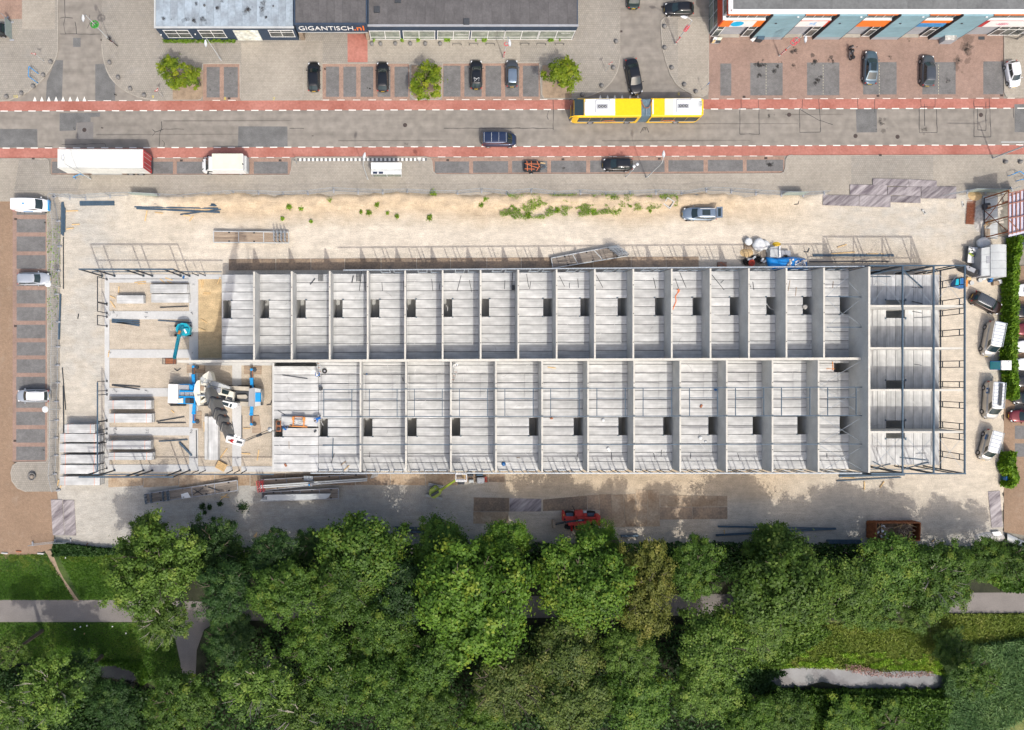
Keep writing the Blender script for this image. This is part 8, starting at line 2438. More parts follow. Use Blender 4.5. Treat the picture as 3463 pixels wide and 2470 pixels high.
for u,v,sx,sy,mt,lb in((2035,905,.9,.6,'wood','brown cardboard box near the hedge below the caravan'),(2065,895,.55,.6,'white','white box beside the brown cardboard box'),(1990,885,.4,.4,'blue_dk','blue bucket pile left of the brown cardboard box'),(1995,862,.5,.3,'blue','bright blue bag above the blue bucket pile'),(1930,862,.5,.5,'bag','white sack below the caravan'),(1800,868,.6,.4,'wood_new','ochre sack above the teal container')):
 o=MB().cbox((0,0,.25),(sx,sy,.5),0,0,.05).build('cardboard_box' if 'box' in lb else 'sack',mt)
 o.location=(*Q('b4',u,v,.3),0);o.rotation_euler=(0,0,R(rnd.uniform(-30,30)))
 tag(o,lb,'box' if 'box' in lb else 'sack')
rm=thing('rebar_mats','rust brown pile of reinforcing mesh mats on the gravel','rebar',(*Q('n',640,450,.2),0),R(-4))
M['rebar']=mat('rusty_rebar',(.26,.085,.04),.85,.2,4)
for i in range(26):MB().bar((-.62,-1.75+i*.135,.12+.05*(i%3)),(.62,-1.75+i*.135,.12+.05*(i%3)),.05).build('bar','rebar',rm)
for i in range(9):MB().bar((-.5+i*.125,-1.85,.10),(-.5+i*.125,1.7,.10),.045).build('bar','rebar',rm)
bm=thing('fence_foot','grey concrete fence foot lying left of the rebar pile','fence foot',(*Q('n',502,335,.1),0),R(-70))
MB().cbox((0,0,.1),(.8,.28,.2),0,0,.03).build('block','conc',bm)
MB().cbox((.1,0,.205),(.3,.12,.02)).build('socket','plastic',bm)
dup(bm,(*Q('b4',1420,297,.1),0),R(-55),'grey concrete fence foot lying on the gravel below the purplish plates')
tk=thing('toilet_cabin','portable toilet cabin with a blue side and a white roof at the hedge','toilet cabin',(*Q('v',530,1330,1.1),0),R(0))
xa_,xb_=Q('v',533,1265,2.3)[0],Q('v',676,1265,2.3)[0]
y1_,y0_=Q('v',600,1268,2.3)[1],Q('v',600,1402,2.3)[1]
MB().box(xa_,xb_,y0_,y1_,.1,2.15).build('body','blue',tk,world=True)
MB().prism([(xa_-.04,y0_-.04),(xb_+.04,y0_-.04),(xb_+.04,y1_+.04),(xa_-.04,y1_+.04)],2.15,2.3).build('roof','white',tk,world=True)
MB().box(xa_-.03,xa_-.005,y0_+.12,y1_-.12,.15,2.05).build('door','teal',tk,world=True)
c=Q('v',635,1285,2.35);MB().tube((*c,2.3),(*c,2.42),.06).build('vent','grey',tk,world=True)
bb=thing('blue_bin','dark blue bin standing in the shrub clump at the right edge','bin',(*Q('c4',2145,1060,.9),0),R(-4))
MB().cbox((0,0,.55),(.95,.6,1.0),0,0,.05).build('body','blue_dk',bb)
MB().cbox((0,0,1.08),(1.0,.66,.08),0,0,.03).build('lid','blue_dk',bb)
for x in(-.35,.35):MB().tube((x,.28,.1),(x,.36,.1),.1,n=8).build('wheel','tyre',bb)
aw=thing('scrap_sheet','curled grey metal sheet at the lower right corner of the site','metal sheet',(*Q('d4',2110,55,.4),0))
MB().grid([[V('d4',lerp(2045,2181,i/6),lerp(10,75,i/6)+j*lerp(24,30,i/6),.15+.5*math.sin(j*1.2))for i in range(7)]for j in range(4)]).build('sheet','grey_lt',aw,True,True)
o=MB().prism(P3('d4',[(1920,0),(1985,-5),(2005,25),(1940,40)],.4),.3,.36).build('scrap_board','white');tag(o,'white board lying on the rubble heap in the lower right corner','board')
for t,u,v,lb,nm_,mt,sz in(('c2',603,140,'black rubber wheel lying on the floor near the upper workers','wheel','tyre',None),('c2',570,290,'grey steel drum at the left end of the upper purlin','steel_drum','grey_dk',.28),('c2',522,655,'small grey motor lying on the floor left of the wall','motor','grey_dk',.2),('c2',2133,935,'bright blue cloth on the floor by the bottom edge','cloth','blue_dk',.3),('c3',1818,300,'small blue bucket beside a party wall','bucket','blue_dk',.16),('c3',860,560,'white bag with a dark shadow on the floor','bag','bag',.25),('c3',905,810,'white box on the floor near the bottom','box','white',.28),('c3',1690,712,'pale bag on the floor left of a stair hole','bag','bag',.28),('c3',1735,745,'small pale bag under the other pale bag','bag','bag',.18),('c2',962,166,'small blue case on a purlin shadow','case','blue_dk',.12),('c3',1697,440,'reddish tool case lying on the floor','case','copper',.22),('c2',268,945,'rusty tool lying on the lowest left floor','tool','copper',.22),('c3',418,545,'orange brown tool beside a purlin','tool','copper',.2),('b3',88,945,'dark props piled beside a party wall','prop_pile','grey_dk',.35),('b2',2200,940,'grey box beside a party wall','box','grey',.2),('b4',400,1110,'rubble sack at the edge of a stair hole','sack','pebble',.35),('b1',1572,855,'blue clamp on the upper portal frame','clamp','blue_dk',.2)):
 z=ZS+.02 if(t,u)!=('b1',1572)else .1
 if sz is None:
  o=thing('spare_wheel',lb,'wheel',(*Q(t,u,v,z),z))
  w_=MB().tube((0,0,0),(0,0,.2),.34,n=16).build('tyre','tyre',o)
  MB().tube((0,0,.02),(0,0,.22),.14,n=10).build('rim','rim',w_)
 else:
  if nm_ in('steel_drum','bucket'):m=MB().tube((0,0,0),(0,0,sz*1.6),sz,n=12).tube((0,0,sz*1.6),(0,0,sz*1.68),sz*1.05,n=12)
  elif nm_ in('bag','cloth','sack'):m=MB().ball((0,0,sz*.3),sz,9,6,.6,-.5)
  else:m=MB().cbox((0,0,sz*.4),(sz*2,sz*1.2,sz*.8),0,0,sz*.15)
  o=m.build(nm_,mt,None,nm_ in('bag','cloth','sack'))
  o.location=(*Q(t,u,v,z),z);o.rotation_euler=(0,0,rnd.uniform(0,3))
  tag(o,lb,nm_.replace('_',' '))
ho=MB().path([V('b3',1505,955,ZS+.05),V('b3',1500,985,ZS+.05),V('b3',1478,1020,ZS+.05),V('b3',1485,1060,ZS+.05),V('b3',1468,1100,ZS+.05),V('b3',1455,1135,ZS+.05)],.06,5)
ho.path([V('b3',1490,965,ZS+.07),V('b3',1515,965,ZS+.07),V('b3',1502,990,ZS+.07)],.05,5)
tag(ho.build('warning_tape','strap'),'orange warning tape crumpled on the floor beside a party wall','tape')
for i,u in enumerate((552,563,574,586)):
 beam('short dark bar of the row of four in the second unit','b2',(u,825),(u,890),.1,'steel_dk','steel_bar','bar','four bars in the second unit',ZS+.06,False)
for i,u in enumerate((876,888,900,911)):
 beam('short dark bar of the row of four in the third unit','b2',(u,825),(u,890),.1,'steel_dk','steel_bar','bar','four bars in the third unit',ZS+.06,False)
ldr=thing('ladder','pale ladder leaning on the middle wall near the worker in the yellow vest','ladder',(*Q('c2',570,105,ZS),ZS))
for dx in(-.2,.2):MB().bar((dx-.1,-.75,.05),(dx,.75,2.6),.06).build('rail','grey_lt',ldr)
for k in range(8):MB().bar((-.28+k*.012,-.65+k*.18,.2+k*.3),(.12+k*.012,-.65+k*.18,.2+k*.3),.05).build('rung','copper' if k%3==0 else 'grey_lt',ldr)
tl2=dup(ldr,(*Q('c2',1715,175,ZS),ZS),R(-12),'rusty ladder standing against the party wall below the worker on the middle wall')
for u,v,sx,sy,sz,mt,lb,nm_ in((1800,310,1.05,.85,.9,'grey','pale blue grey machine box right of the white basket','machine_box'),(1500,160,.8,.35,.6,'grey_dk','dark crate just right of the white basket','crate'),(1520,330,.7,.45,.5,'grey_lt','grey box below the dark crate','machine_box'),(1220,380,1.0,.45,.5,'grey_dk','dark crate with timber under the white basket','crate'),(1770,150,1.0,.3,.5,'steel','blue grey crate against the facade','crate')):
 o=thing(nm_,lb,'box' if nm_=='machine_box' else 'crate',(*Q('g',u,v,sz),.06))
 MB().cbox((0,0,sz/2),(sx,sy,sz),0,0,.05).build('case',mt,o)
 MB().cbox((0,0,sz+.02),(sx*.8,sy*.7,.05),0,0,.02).build('lid',mt,o)
m=MB()
for k in range(4):m.bar(V('g',1920+k*20,200,.4),V('g',1930+k*20,360,.9),.05)
for z in(.4,.9):m.bar(V('g',1915,220,z),V('g',1990,225,z),.05).bar(V('g',1930,350,z),V('g',1995,345,z),.05)
tag(m.build('red_trestle','lamp_r'),'red steel trestle at the right of the machine box','trestle')
m=MB()
for k in range(6):m.bar(V('c2',995+k*12,1062-k*4,.3),V('c2',1015+k*9,1020,.35+.02*k),.06)
tag(m.build('trestle_stack','steel_lt'),'stack of grey trestles on the plates beside the white beams','trestles')
for i,(t,u,v,a)in enumerate((('k',305,165,0),('k',1898,745,40),('d1',700,112,20),('b4',425,635,30),('b4',340,225,40))):
 m=MB().bar((-.45,.2,.1),(0,-.1,.1),.08).bar((0,-.1,.1),(.45,.25,.1),.08)
 o=m.build('bent_bar','steel_dk' if i!=2 else 'rust');o.location=(*Q(t,u,v,.1),0);o.rotation_euler=(0,0,R(a))
 tag(o,('bent dark bar on the ground left of the crane','bent dark bar right of the crane cab','rusty pole lying at the lower left grass edge','crossed dark bars behind the shell','bent bar on the gravel below the top right fence')[i],'bar')
 # FENCES
MESHP={}
def fence_run(label,pts,hh=2.0,closed=False,cloth=None):
 c0=pts[0]
 f=thing('site_fence',label,'fence',(c0[0],c0[1],0))
 for i,(a,b)in enumerate(zip(pts[:-1],pts[1:])):
  m=MB()
  A_,B_=Vector((*a,0)),Vector((*b,0))
  d=(B_-A_).normalized()*.05
  A_,B_=A_+d,B_-d
  for p_ in(A_,B_):m.tube((p_.x,p_.y,.12),(p_.x,p_.y,hh),.024,n=5)
  for z in(.2,hh):m.tube((A_.x,A_.y,z),(B_.x,B_.y,z),.024,n=5)
  m.tube(((A_.x+B_.x)/2,(A_.y+B_.y)/2,.2),((A_.x+B_.x)/2,(A_.y+B_.y)/2,hh),.014,n=4)
  for k in range(1,14):
   p_=A_.lerp(B_,k/14)
   m.bar((p_.x,p_.y,.2),(p_.x,p_.y,hh),.008)
  for k in range(1,6):
   z=.2+(hh-.2)*k/6
   m.bar((A_.x,A_.y,z),(B_.x,B_.y,z),.008)
  m.build('fence_panel','steel_lt',f,world=True)
  if cloth and i in cloth:
   MB().bar((A_.x,A_.y-.03,hh/2),(B_.x,B_.y-.03,hh/2),.02,hh-.1).build('fence_cloth','cloth',f,world=True)
 for i,p_ in enumerate(pts):
  a=pts[min(i+1,len(pts)-1)]
  b=pts[max(i-1,0)]
  rz=math.atan2(a[1]-b[1],a[0]-b[0])+math.pi/2
  o=MB().cbox((0,0,.07),(.62,.22,.14),0,0,.02).build('fence_foot','grey',f)
  o.location=Vector((p_[0],p_[1],.10))-Vector((c0[0],c0[1],0));o.rotation_euler=(0,0,rz)
 return f
M['cloth']=mat('green_grey_cloth',(.30,.36,.33),.85,.12,2,grain=.06)
T_=lambda t,l:[Q(t,u,v,.1)for u,v in l]
fence_run('long mesh site fence along the footpath, left and middle stretch',T_('b1',[(465,162),(600,176),(735,180),(945,162),(1140,155),(1365,165),(1580,180),(1790,158),(2000,140),(2215,140)])+T_('b2',[(250,152),(460,142),(680,116),(890,128),(1100,132),(1310,128),(1525,140),(1740,142),(1945,120),(2160,142)]),cloth={4})
fence_run('mesh site fence along the footpath, right stretch past the parked grey blue car',T_('b2',[(2165,142)])+T_('b3',[(245,122),(445,150),(665,134),(880,150),(1090,142),(1310,132),(1530,146),(1740,112),(1955,122),(2165,138)])+T_('b4',[(200,150),(385,152),(565,142)]),cloth={11})
fence_run('mesh site fence running down the left side of the site',T_('b1',[(462,168),(502,375),(512,592),(500,800),(488,1000),(500,1238),(497,1450)])+T_('c1',[(492,90),(496,240),(484,400),(486,560),(480,710),(482,860),(470,1020),(500,1160)]))
fence_run('dark cloth covered fence at the upper right corner of the site',T_('n',[(150,220),(570,140),(870,145),(1140,148),(1290,98)]),cloth={1,2,3})
fence_run('low mesh fence at the lower left entrance of the site',T_('d1',[(270,95),(455,75),(580,72)]),1.6)
fence_run('dark screen beside the parked car at the upper left edge',T_('a1',[(62,160),(100,195),(104,345)]),1.8,cloth={0,1})
# STREET FURNITURE
def lamp(label,t,u,v,head,hh=8.0,band=None,mt='grey_lt',cross=False):
 x,y=Q(t,u,v,.1)
 l=thing('street_lamp',label,'street lamp',(x,y,0),0,'street lamps')
 hx,hy=Q(t,*head,hh)
 top=Vector((0,0,hh-.7))
 hd_=Vector((hx-x,hy-y,hh))
 MB().tube((0,0,0),(0,0,1.0),.10,n=8).build('pole_base',mt,l)
 MB().tube((0,0,1.0),tuple(top),.075,.05,8).build('pole',mt,l)
 pts=[top]
 for k in range(1,7):
  f=k/6
  pts.append(Vector((hd_.x*f*.86,hd_.y*f*.86,hh-.7+.72*math.sin(f*math.pi/2))))
 MB().path([tuple(p_)for p_ in pts],.04,6).build('arm',mt,l)
 d=Vector((hd_.x,hd_.y,0))
 if d.length<.3:d=Vector((0,1,0))
 a=math.atan2(d.y,d.x)
 m=MB()
 rows=[]
 for i in range(7):
  f=i/6
  wd=.19*math.sin(math.pi*(f*.85+.12))+.03
  xx=-.45+f*.9
  rows.append([(xx,-wd,0),(xx,-wd*.6,.08),(xx,0,.11),(xx,wd*.6,.08),(xx,wd,0),(xx,0,-.05)])
 m.grid(rows,closed=True)
 m.f.append(tuple(range(6)));m.m.append(0);m.f.append(tuple(range(41,35,-1)));m.m.append(0)
 o=m.build('lamp_head','bag',l,True)
 o.location=hd_;o.rotation_euler=(0,0,a)
 if band:
  MB().tube((0,0,.6),(0,0,2.2),.12,n=8).build('red_band','lamp_r',l)
  for k in range(3):MB().tube((0,0,.9+.4*k),(0,0,1.05+.4*k),.122,n=8).build('white_band','white',l)
  for z,s in band:
   m=MB()
   for q in range(12):
    a0_,a1_=2*math.pi*q/12,2*math.pi*(q+1)/12
    m.tube((s*math.cos(a0_),s*.8*math.sin(a0_),z),(s*math.cos(a1_),s*.8*math.sin(a1_),z),.05,n=5)
   m.build('flower_ring','flower',l)
 return l
M['flower']=mat('pink_red_flowers',(.62,.06,.09),.7,.3,8)
lamp('street lamp with a green decoration beside the left side street','a1',935,340,(712,160),8.0)
lg=[o for o in COL.objects if o.get('label','').startswith('street lamp with a green')][0]
m=MB()
M['ivy']=mat('green_garland',(.04,.25,.04),.7,.25,6)
for q in range(14):
 a=2*math.pi*q/14
 m.tube((.5*math.cos(a),.45*math.sin(a),4.6+.1*(q%2)),(.5*math.cos(a+.45),.45*math.sin(a+.45),4.7),.11,n=5)
m.ball((0,0,4.4),.3,8,6)
m.build('green_decoration','ivy',lg)
lamp('plain street lamp in front of the navy shop','a1',1893,517,(1760,375),7.6)
lamp('red banded street lamp above the dark blue grey estate car','a2',2130,498,(2185,372),7.4,[(4.6,.3)])
lamp('red banded street lamp on the right traffic island','a3',1477,375,(1550,147),7.6,[(4.2,.2),(4.6,.22),(5.0,.22),(5.4,.2)])
lamp('red banded street lamp on the red brick forecourt','a4',185,477,(408,340),7.6,[(4.2,.42),(4.9,.45)])
lamp('street lamp leaning over the white box trailer','a1',778,1532,(538,1345),8.0)
lamp('street lamp between the box van and the bus shelter','a2',972,1537,(941,1335),8.0)
lamp('street lamp beside the rounded black car','a3',1228,1522,(1377,1320),8.0)
def balllamp(label,t,u,v,head,hh=5.0):
 x,y=Q(t,u,v,.1)
 l=thing('round_lamp',label,'street lamp',(x,y,0),0,'round lamps of the left car park')
 hx,hy=Q(t,*head,hh)
 MB().tube((0,0,0),(hx-x,hy-y,hh),.06,.045,8).build('pole','grey_lt',l)
 m=MB().tube((hx-x,hy-y,hh),(hx-x,hy-y,hh+.06),.42,n=20).tube((hx-x,hy-y,hh+.06),(hx-x,hy-y,hh+.16),.42,.1,n=20)
 m.build('lamp_disc','bag',l)
 return l
balllamp('round disc lamp over the silver estate car in the left car park','b1',515,940,(410,913),4.6)
balllamp('round disc lamp under the silver car with roof rails in the left car park','c1',512,467,(388,468),4.6)
def signpost(label,t,u,v,hh,plate,col='white',face=0,sz=(.6,.4),cat='road sign'):
 s=thing('road_sign',label,cat,(*Q(t,u,v,.1),.1),R(face),'road signs')
 MB().tube((0,0,0),(0,0,hh),.035,n=6).build('pole','grey_lt',s)
 if plate=='round':MB().tube((0,-.04,hh),(0,-.06,hh),.3,n=16).tube((0,-.061,hh),(0,-.065,hh),.2,n=16,mi=1).build('plate',['lamp_r','white'],s)
 elif plate=='tri':
  m=MB()
  m.add([(-.36,-.05,hh+.3),(.36,-.05,hh+.3),(0,-.05,hh-.32),(-.36,-.07,hh+.3),(.36,-.07,hh+.3),(0,-.07,hh-.32)],[(0,1,2),(5,4,3),(0,3,4,1),(1,4,5,2),(2,5,3,0)])
  m.build('plate','lamp_r',s)
  MB().add([(-.22,-.073,hh+.22),(.22,-.073,hh+.22),(0,-.073,hh-.15)],[(2,1,0)]).build('plate_centre','white',s)
 else:MB().cbox((0,-.06,hh),(sz[0],.04,sz[1])).build('plate',col,s)
 return s
signpost('thin give way sign on the left corner of the side street','a1',378,528,2.6,'tri')
signpost('yield sign by the left planting bed','a1',1395,828,2.4,'tri',face=40)
signpost('yield sign on the corner left of the black saloon','a3',880,610,2.6,'tri',face=30)
signpost('small sign at the bus stop on the edge of the platform','a2',1415,1400,2.6,'rect','white',0,(.55,.75))
signpost('small post at the left end of the bus stop platform','a2',365,1405,2.2,'rect','grey_dk',20,(.2,.3))
signpost('short sign on the tip of the right traffic island','a3',1705,770,2.4,'rect','blue',60,(.3,.5))
tw=thing('twin_camera_post','low grey post with two round lamps beside the rounded black car','lamp post',(*Q('a3',1053,1517,.1),.1))
hx,hy=Q('a3',1135,1418,4.2);bx0,by0=Q('a3',1053,1517,.1)
MB().tube((0,0,0),(0,0,4.1),.06,n=6).build('pole','grey_lt',tw)
MB().bar((0,0,4.05),(hx-bx0,hy-by0,4.15),.06).build('arm','grey_lt',tw)
for d_ in(-.2,.25):
 MB().ball((hx-bx0+d_,hy-by0+d_*.6,4.2),.22,10,6,.7).build('lamp_head','bag',tw,True)
gp=thing('gantry_sign','grey sign gantry reaching over the road at the right edge','gantry',(*Q('a4',2010,1355,.1),.1))
g1=Q('a4',2340,1232,7.5);g0=Q('a4',2010,1355,.1)
MB().tube((0,0,0),(0,0,7.4),.12,.09,10).build('pole','grey_lt',gp)
MB().bar((0,0,7.3),(g1[0]-g0[0]-4,(g1[1]-g0[1])*.2,7.45),.09).build('arm','grey_lt',gp)
MB().bar((-.2,.2,7.2),(1.2,.5,7.3),.07).build('arm_brace','white',gp)
for lab,t,pts in(('blue tubular barrier on the left pavement','a1',[(300,695),(245,655),(250,572),(302,612)]),('blue tubular barrier at the upper right corner of the site','a4',[(2175,1495),(2240,1468),(2320,1530),(2245,1540)]),('small blue hoop barrier below the white box trailer','a1',[(628,1518),(690,1490)])):
 L_=[Q(t,u,v,.9)for u,v in pts]
 b_=thing('tube_barrier',lab,'barrier',(*L_[0],.1))
 MB().path([(p_[0]-L_[0][0],p_[1]-L_[0][1],.9)for p_ in L_],.05,6).build('top_tube','blue',b_)
 for p_ in L_:MB().tube((p_[0]-L_[0][0],p_[1]-L_[0][1],0),(p_[0]-L_[0][0],p_[1]-L_[0][1],.9),.05,n=6).build('upright','blue',b_)
BOL=[('a1',[(432,530),(368,643),(282,737),(180,798),(53,827)],'from the top on the left corner of the left side street','balls on the left corner'),('a1',[(935,535),(1010,662),(1113,758),(1232,815)],'from the top on the right corner of the left side street','balls on the right corner'),('a2',[(1005,375),(1080,375),(1207,373),(1335,373),(1463,373),(1590,373)],'from the left in front of the show windows','balls before the show windows'),('a3',[(972,355),(948,580),(848,735),(682,812)],'from the top on the corner behind the bus','balls behind the bus'),('a3',[(1385,225),(1388,408),(1447,580),(1555,723),(1655,783)],'from the top on the right traffic island','balls on the right traffic island'),('a4',[(2122,1385),(2248,1385)],'from the left at the right edge below the road','balls at the right edge')]
b0=None
for t,pts,lab,gr in BOL:
 for i,(u,v)in enumerate(pts):
  L_=(*Q(t,u,v,.3),KH)
  if b0 is None:
   b0=thing('ball_bollard','','bollard',L_)
   MB().ball((0,0,.20),.29,14,8,1.0,-.65).build('ball','bollard',b0,True)
   MB().tube((0,0,-.02),(0,0,.04),.26,n=14).build('collar','grey_dk',b0)
   o=b0
  else:o=dup(b0,L_)
  o['label']=f'{ordn[i]} grey ball bollard {lab}';o['group']=gr
for i,(t,u,v)in enumerate((('a2',1735,382),('a2',1877,380),('a2',2020,380),('a3',190,378),('a3',332,378),('a3',487,378))):
 o=thing('bike_hoop',f'{ordn[i]} low metal bike hoop from the left before the show windows','bike rack',(*Q(t,u,v,.4),KH),0,'bike hoops before the shop')
 MB().path([(-.6,0,0),(-.6,0,.5),(.6,0,.5),(.6,0,0)],.03,6).build('hoop','grey_dk',o)
pb=thing('planter_bowl','round concrete planter bowl with a boulder on the rounded island','planter',(*Q('c1',275,1042,.3),.07))
MB().grid([[(r_*math.cos(a),r_*math.sin(a),z)for a in np.linspace(0,2*math.pi,20,False)]for r_,z in((.45,0),(.56,.35),(.55,.42),(.46,.42),(.44,.3),(.01,.28))],closed=True).build('bowl','bollard',pb,True)
MB().ball((0,.02,.34),.33,9,6,.7).build('boulder','wood_grey',pb,True)
ab=thing('bicycle','bicycle chained to the lamp with the green decoration','bicycle',(*Q('a1',962,362,.5),KH),R(-35))
for x in(-.55,.55):
 m=MB()
 for q in range(16):
  a0_,a1_=2*math.pi*q/16,2*math.pi*(q+1)/16
  m.tube((x+.34*math.cos(a0_),0,.36+.34*math.sin(a0_)),(x+.34*math.cos(a1_),0,.36+.34*math.sin(a1_)),.03,n=5)
 for q in range(6):m.bar((x,0,.36),(x+.33*math.cos(q),0,.36+.33*math.sin(q)),.012)
 m.build('wheel','tyre',ab)
MB().path([(-.55,0,.36),(-.15,0,.8),(.4,0,.82),(0,0,.35),(-.15,0,.8)],.028,5).path([(.55,0,.36),(.4,0,.95)],.028,5).path([(-.55,0,.36),(0,0,.35)],.025,5).build('frame','p_wine',ab)
MB().cbox((-.18,0,.98),(.28,.14,.08),0,0,.03).build('saddle','plastic',ab)
MB().path([(.3,-.28,1.05),(.42,0,1.0),(.3,.28,1.05)],.02,5).build('handlebar','rim',ab)
MB().cbox((-.6,.22,.6),(.4,.16,.3),0,0,.03).build('pannier','plastic',ab)
eb_=thing('display_stand','colour sample boards leaning against the corner unit','display stand',(*Q('e',190,575,.5),0))
for i,(pts,mt)in enumerate((([(150,530),(208,535),(180,575),(130,572)],'white'),([(212,535),(272,535),(245,572),(190,572)],'cream'),([(145,565),(180,565),(150,614),(112,614)],'wood_new'),([(184,575),(248,575),(238,612),(178,612)],'grey_dk'))):
 MB().prism(P3('e',pts,.7),.6,.66).build('sample_board',mt,eb_,world=True)
MB().prism(P3('e',[(150,535),(260,535),(230,605),(120,605)],.5),0,.58).build('stand','grey',eb_,world=True)
wb=thing('wheelie_bin','dark blue wheelie bin with a white board beside it at the coloured units','bin',(*Q('e',800,540,.7),0),R(-10))
MB().cbox((0,0,.55),(.95,.75,1.0),0,0,.06).build('body','grey_dk',wb)
MB().cbox((0,0,1.1),(1.0,.8,.1),0,0,.03).build('lid','steel',wb)
MB().bar((-.85,-.3,.05),(-.6,.1,.9),.5,.04).build('white_board','white',wb)
sc_=thing('street_cabinet','graffiti covered stone topped street cabinet at the coloured units','street cabinet',(*Q('f',1240,540,.8),0))
MB().prism(P3('f',[(1165,500),(1325,495),(1325,570),(1160,570)],1.3),0,1.28).build('body','grey',sc_,world=True)
for i in range(5):MB().prism(P3('f',[(1162+i*33,497),(1193+i*33,496),(1192+i*33,568),(1160+i*33,569)],1.36),1.28,1.34).build('top_stone','pebble',sc_,world=True)
MB().bar(V('f',1165,580,.7),V('f',1300,575,.7),.02,.8).build('graffiti_panel','signblue',sc_,world=True)
mat_=MB().prism(P3('f',[(1630,520),(1718,520),(1718,565),(1630,565)],.02),.01,.04).build('door_mat','grey_dk');tag(mat_,'dark door mat before the rightmost coloured unit','door mat')
gt=thing('gate_frame','black gate frame at the right end of the coloured units','gate',(*Q('f',2185,560,0),0))
MB().bar(V('f',2185,555,0),V('f',2185,555,1.9),.12).bar(V('f',2185,555,1.8),V('f',2330,470,1.8),.08).bar(V('f',2185,555,.3),V('f',2330,470,.3),.08).build('gate','grey_dk',gt,world=True)
for s_,t,u,v in(('10','a1',131,828),('9','a1',1308,832),('8','a1',1925,845),('7','a2',168,850),('6','a3',1507,806)):
 o=text(s_,.62,'yellow_paint',None,V(t,u,v,.125 if s_ not in '8' else .02),(0,0,R(0)),'pavement_number',.002,1.1,False,'CENTER')
 o['kind']='structure'
bs=thing('bus_shelter','white roofed bus shelter with glass walls and two solar panels','bus shelter',(*Q('h',1200,900,1.5),KH))
zz=2.55
xa_,xb_=Q('h',712,680,zz)[0],Q('h',1690,680,zz)[0]
yt_,ym_,yb_=Q('h',1200,678,zz)[1],Q('h',1200,872,zz)[1],Q('h',1200,1052,zz)[1]
bo=Vector(bs.location)
def roofpart(y0,y1,z0,z1,nm_,mt):
 MB().add([(xa_,y0,z0),(xb_,y0,z0),(xb_,y1,z1),(xa_,y1,z1),(xa_,y0,z0-.05),(xb_,y0,z0-.05),(xb_,y1,z1-.05),(xa_,y1,z1-.05)],[(0,1,2,3),(7,6,5,4),(0,4,5,1),(1,5,6,2),(2,6,7,3),(3,7,4,0)]).build(nm_,mt,bs,world=True)
roofpart(yt_-.42,yt_,2.62,2.70,'roof_panel','white')
roofpart(ym_+.01,yt_-.43,2.50,2.61,'roof_panel','offwhite')
roofpart(yb_+.42,ym_-.01,2.60,2.50,'roof_panel','offwhite')
roofpart(yb_,yb_+.41,2.68,2.62,'roof_panel','white')
for u0,u1 in((768,908),(958,1098)):
 a_,b_=Q('h',u0,972,2.7),Q('h',u1,1030,2.7)
 MB().box(a_[0],b_[0],b_[1],a_[1],2.70,2.74).build('solar_panel','p_dkblue',bs,world=True)
for x in(xa_+.1,(xa_+xb_)/2,xb_-.1):
 MB().box(x-.05,x+.05,yb_+.28,yb_+.38,KH,2.55).build('post','grey_lt',bs,world=True)
for i in range(4):
 x0_,x1_=lerp(xa_+.16,xb_-.16,i/4)+.03,lerp(xa_+.16,xb_-.16,(i+1)/4)-.03
 MB().box(x0_,x1_,yb_+.31,yb_+.34,.35,2.3).build('glass_pane','glass_green',bs,world=True)
for x in(xa_+.08,xb_-.1):MB().box(x,x+.03,yb_+.4,ym_+.5,.35,2.3).build('glass_pane','glass_green',bs,world=True)
MB().box(xa_+.7,xa_+1.9,yb_+.25,yb_+.30,.6,1.6).build('poster','glass_green',bs,world=True)
MB().box(xa_+2.2,xb_-.6,yb_+.5,yb_+.9,.5,.58).build('bench','grey_lt',bs,world=True)
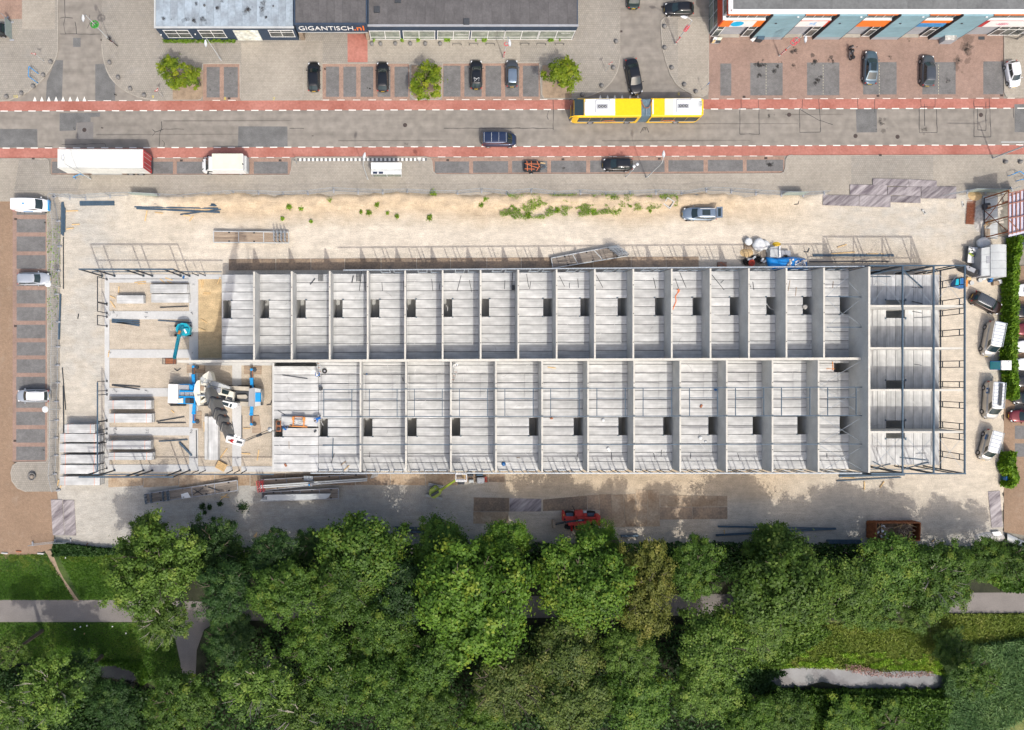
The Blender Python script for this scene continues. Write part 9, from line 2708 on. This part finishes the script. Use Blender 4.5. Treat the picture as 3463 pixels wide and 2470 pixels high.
# PEOPLE
def person(label,t,u,v,z,face,top,bottom,helmet=None,pose='stand',hivis=False):
 bend=pose=='bend'
 J={}
 fw=.42 if bend else .05
 pel=(0,0,.92 if not bend else .84)
 chest=(fw,0,1.32 if not bend else 1.12)
 neck=(fw+(.14 if bend else .02),0,1.50 if not bend else 1.22)
 head=(fw+(.28 if bend else .05),0,1.66 if not bend else 1.30)
 vs=[pel,((pel[0]+chest[0])/2,0,(pel[2]+chest[2])/2+.02),chest,neck,head]
 rad=[(.15,.17),(.13,.16),(.15,.18),(.06,.065),(.10,.10)]
 ed=[(0,1),(1,2),(2,3),(3,4)]
 for s in(-1,1):
  k=len(vs)
  vs+=[(chest[0],s*.20,chest[2]+.06),(chest[0]+.16,s*.30,chest[2]-.22),(chest[0]+.42,s*.22,chest[2]-.30+(0 if bend else .05)),(chest[0]+.50,s*.20,chest[2]-.30)]
  rad+=[(.075,.075),(.052,.052),(.038,.038),(.04,.028)]
  ed+=[(2,k),(k,k+1),(k+1,k+2),(k+2,k+3)]
  k=len(vs)
  st=.16*s if not bend else .1*s
  vs+=[(pel[0],s*.10,pel[2]-.08),(st+.06,s*.13,.50),(st-.02,s*.14,.10),(st+.14,s*.15,.05)]
  rad+=[(.10,.10),(.07,.07),(.048,.048),(.05,.04)]
  ed+=[(0,k),(k,k+1),(k+1,k+2),(k+2,k+3)]
 me=D.meshes.new('body')
 me.from_pydata(vs,ed,[])
 ob=D.objects.new('tmp',me)
 COL.objects.link(ob)
 sk2=ob.modifiers.new('k','SKIN')
 sv=me.skin_vertices[0].data
 for i,r_ in enumerate(rad):
  sv[i].radius=r_
  sv[i].use_root=(i==0)
 sb_=ob.modifiers.new('s','SUBSURF');sb_.levels=1
 bpy.context.view_layer.update()
 me2=D.meshes.new_from_object(ob.evaluated_get(bpy.context.evaluated_depsgraph_get()))
 D.objects.remove(ob)
 me2.materials.clear()
 for m_ in(top,bottom,'skin','plastic'):me2.materials.append(M[m_])
 for p_ in me2.polygons:
  c=p_.center
  d_=lambda q:(c-Vector(q)).length
  hand=min(d_(vs[8]),d_(vs[16]))
  if d_(head)<.145 or(c-Vector(neck)).length<.05:k=2
  elif hand<.09:k=2
  elif c.z<.13:k=3
  elif c.z<pel[2]-.02:k=1
  else:k=0
  p_.material_index=k
  p_.use_smooth=True
 r_=thing('person',label,'person',(*Q(t,u,v,z+.9),z),R(face),'workers on the shell')
 obj('body',me2,r_)
 hc=(head[0]+(.02 if not bend else .03),0,head[2]+.03)
 if helmet:
  MB().ball((0,0,0),.135,12,6,.95,-.05).build('helmet',helmet,r_,True).location=hc
 else:
  MB().ball((0,0,0),.118,12,6,1.,-.1).build('hair','hair',r_,True).location=hc
 m=MB().ball((head[0]+.105,0,head[2]-.02),.018,6,4)
 for s in(-1,1):m.ball((head[0]+.09,s*.035,head[2]+.015),.014,6,4)
 m.build('face','hair' if 0 else 'skin',r_)
 if hivis:
  MB().grid([[(chest[0]+x*1.08,y*1.05,z_)for x,y in((.16,-.1),(.17,.0),(.16,.1),(0,.21),(-.16,.1),(-.17,0),(-.16,-.1),(0,-.21))]for z_ in(chest[2]-.30,chest[2]-.1,chest[2]+.07)],closed=True).build('vest','hivis',r_)
 return r_
person('person in blue overalls and a yellow vest standing by the ladder on the floor','c2',545,180,ZS,100,'work_blue','work_dark','white','stand',True)
person('person in bright blue jacket bending at the right end of the hanging plank','c2',560,538,ZS,215,'work_blue','work_dark',None,'bend')
person('person in blue jacket and helmet guiding the left end of the hanging plank','c2',258,635,ZS,60,'work_blue','work_blue','blue','stand')
person('person in white shirt and blue trousers at the middle wall above the rusty ladder','c2',1712,80,ZS,-60,'white','work_blue','white','stand')
person('person in grey shirt and blue helmet leaning over the white beams','c2',518,1103,.95,190,'work_grey','work_dark','blue','bend')
for i,(u,v)in enumerate(((615,795),(662,775),(715,765),(925,772),(1035,828),(695,830),(540,210),(1835,860))):
 o=MB().cbox((0,0,.04),(.22,.16,.05),0,0,.015).build('litter','white' if i!=5 else 'sand');o.location=(*Q('d1',u,v),.06);o.rotation_euler=(0,0,rnd.uniform(0,3))
 tag(o,('white scrap of litter on the dark lawn below the footpath' if i<5 else 'yellow scrap on the dark lawn below the footpath' if i==5 else 'white scrap at the top of the bright lawn' if i==6 else 'white scrap in the dark bush by the path branch'),'litter','white litter on the dark lawn' if i<5 else None)
for i,(u,v)in enumerate(((155,158),(335,175),(40,172))):
 o=MB().cbox((0,0,.08),(.9 if i else .7,.2,.16),0,0,.03).build('kerb_block','conc' if i else 'copper');o.location=(*Q('d1',u,v),0);o.rotation_euler=(0,0,R(-4))
 tag(o,('reddish block lying at the edge of the brown paving','pale kerb block lying at the end of the trodden path','grey kerb block lying at the lower left edge of the paving')[i],'block')
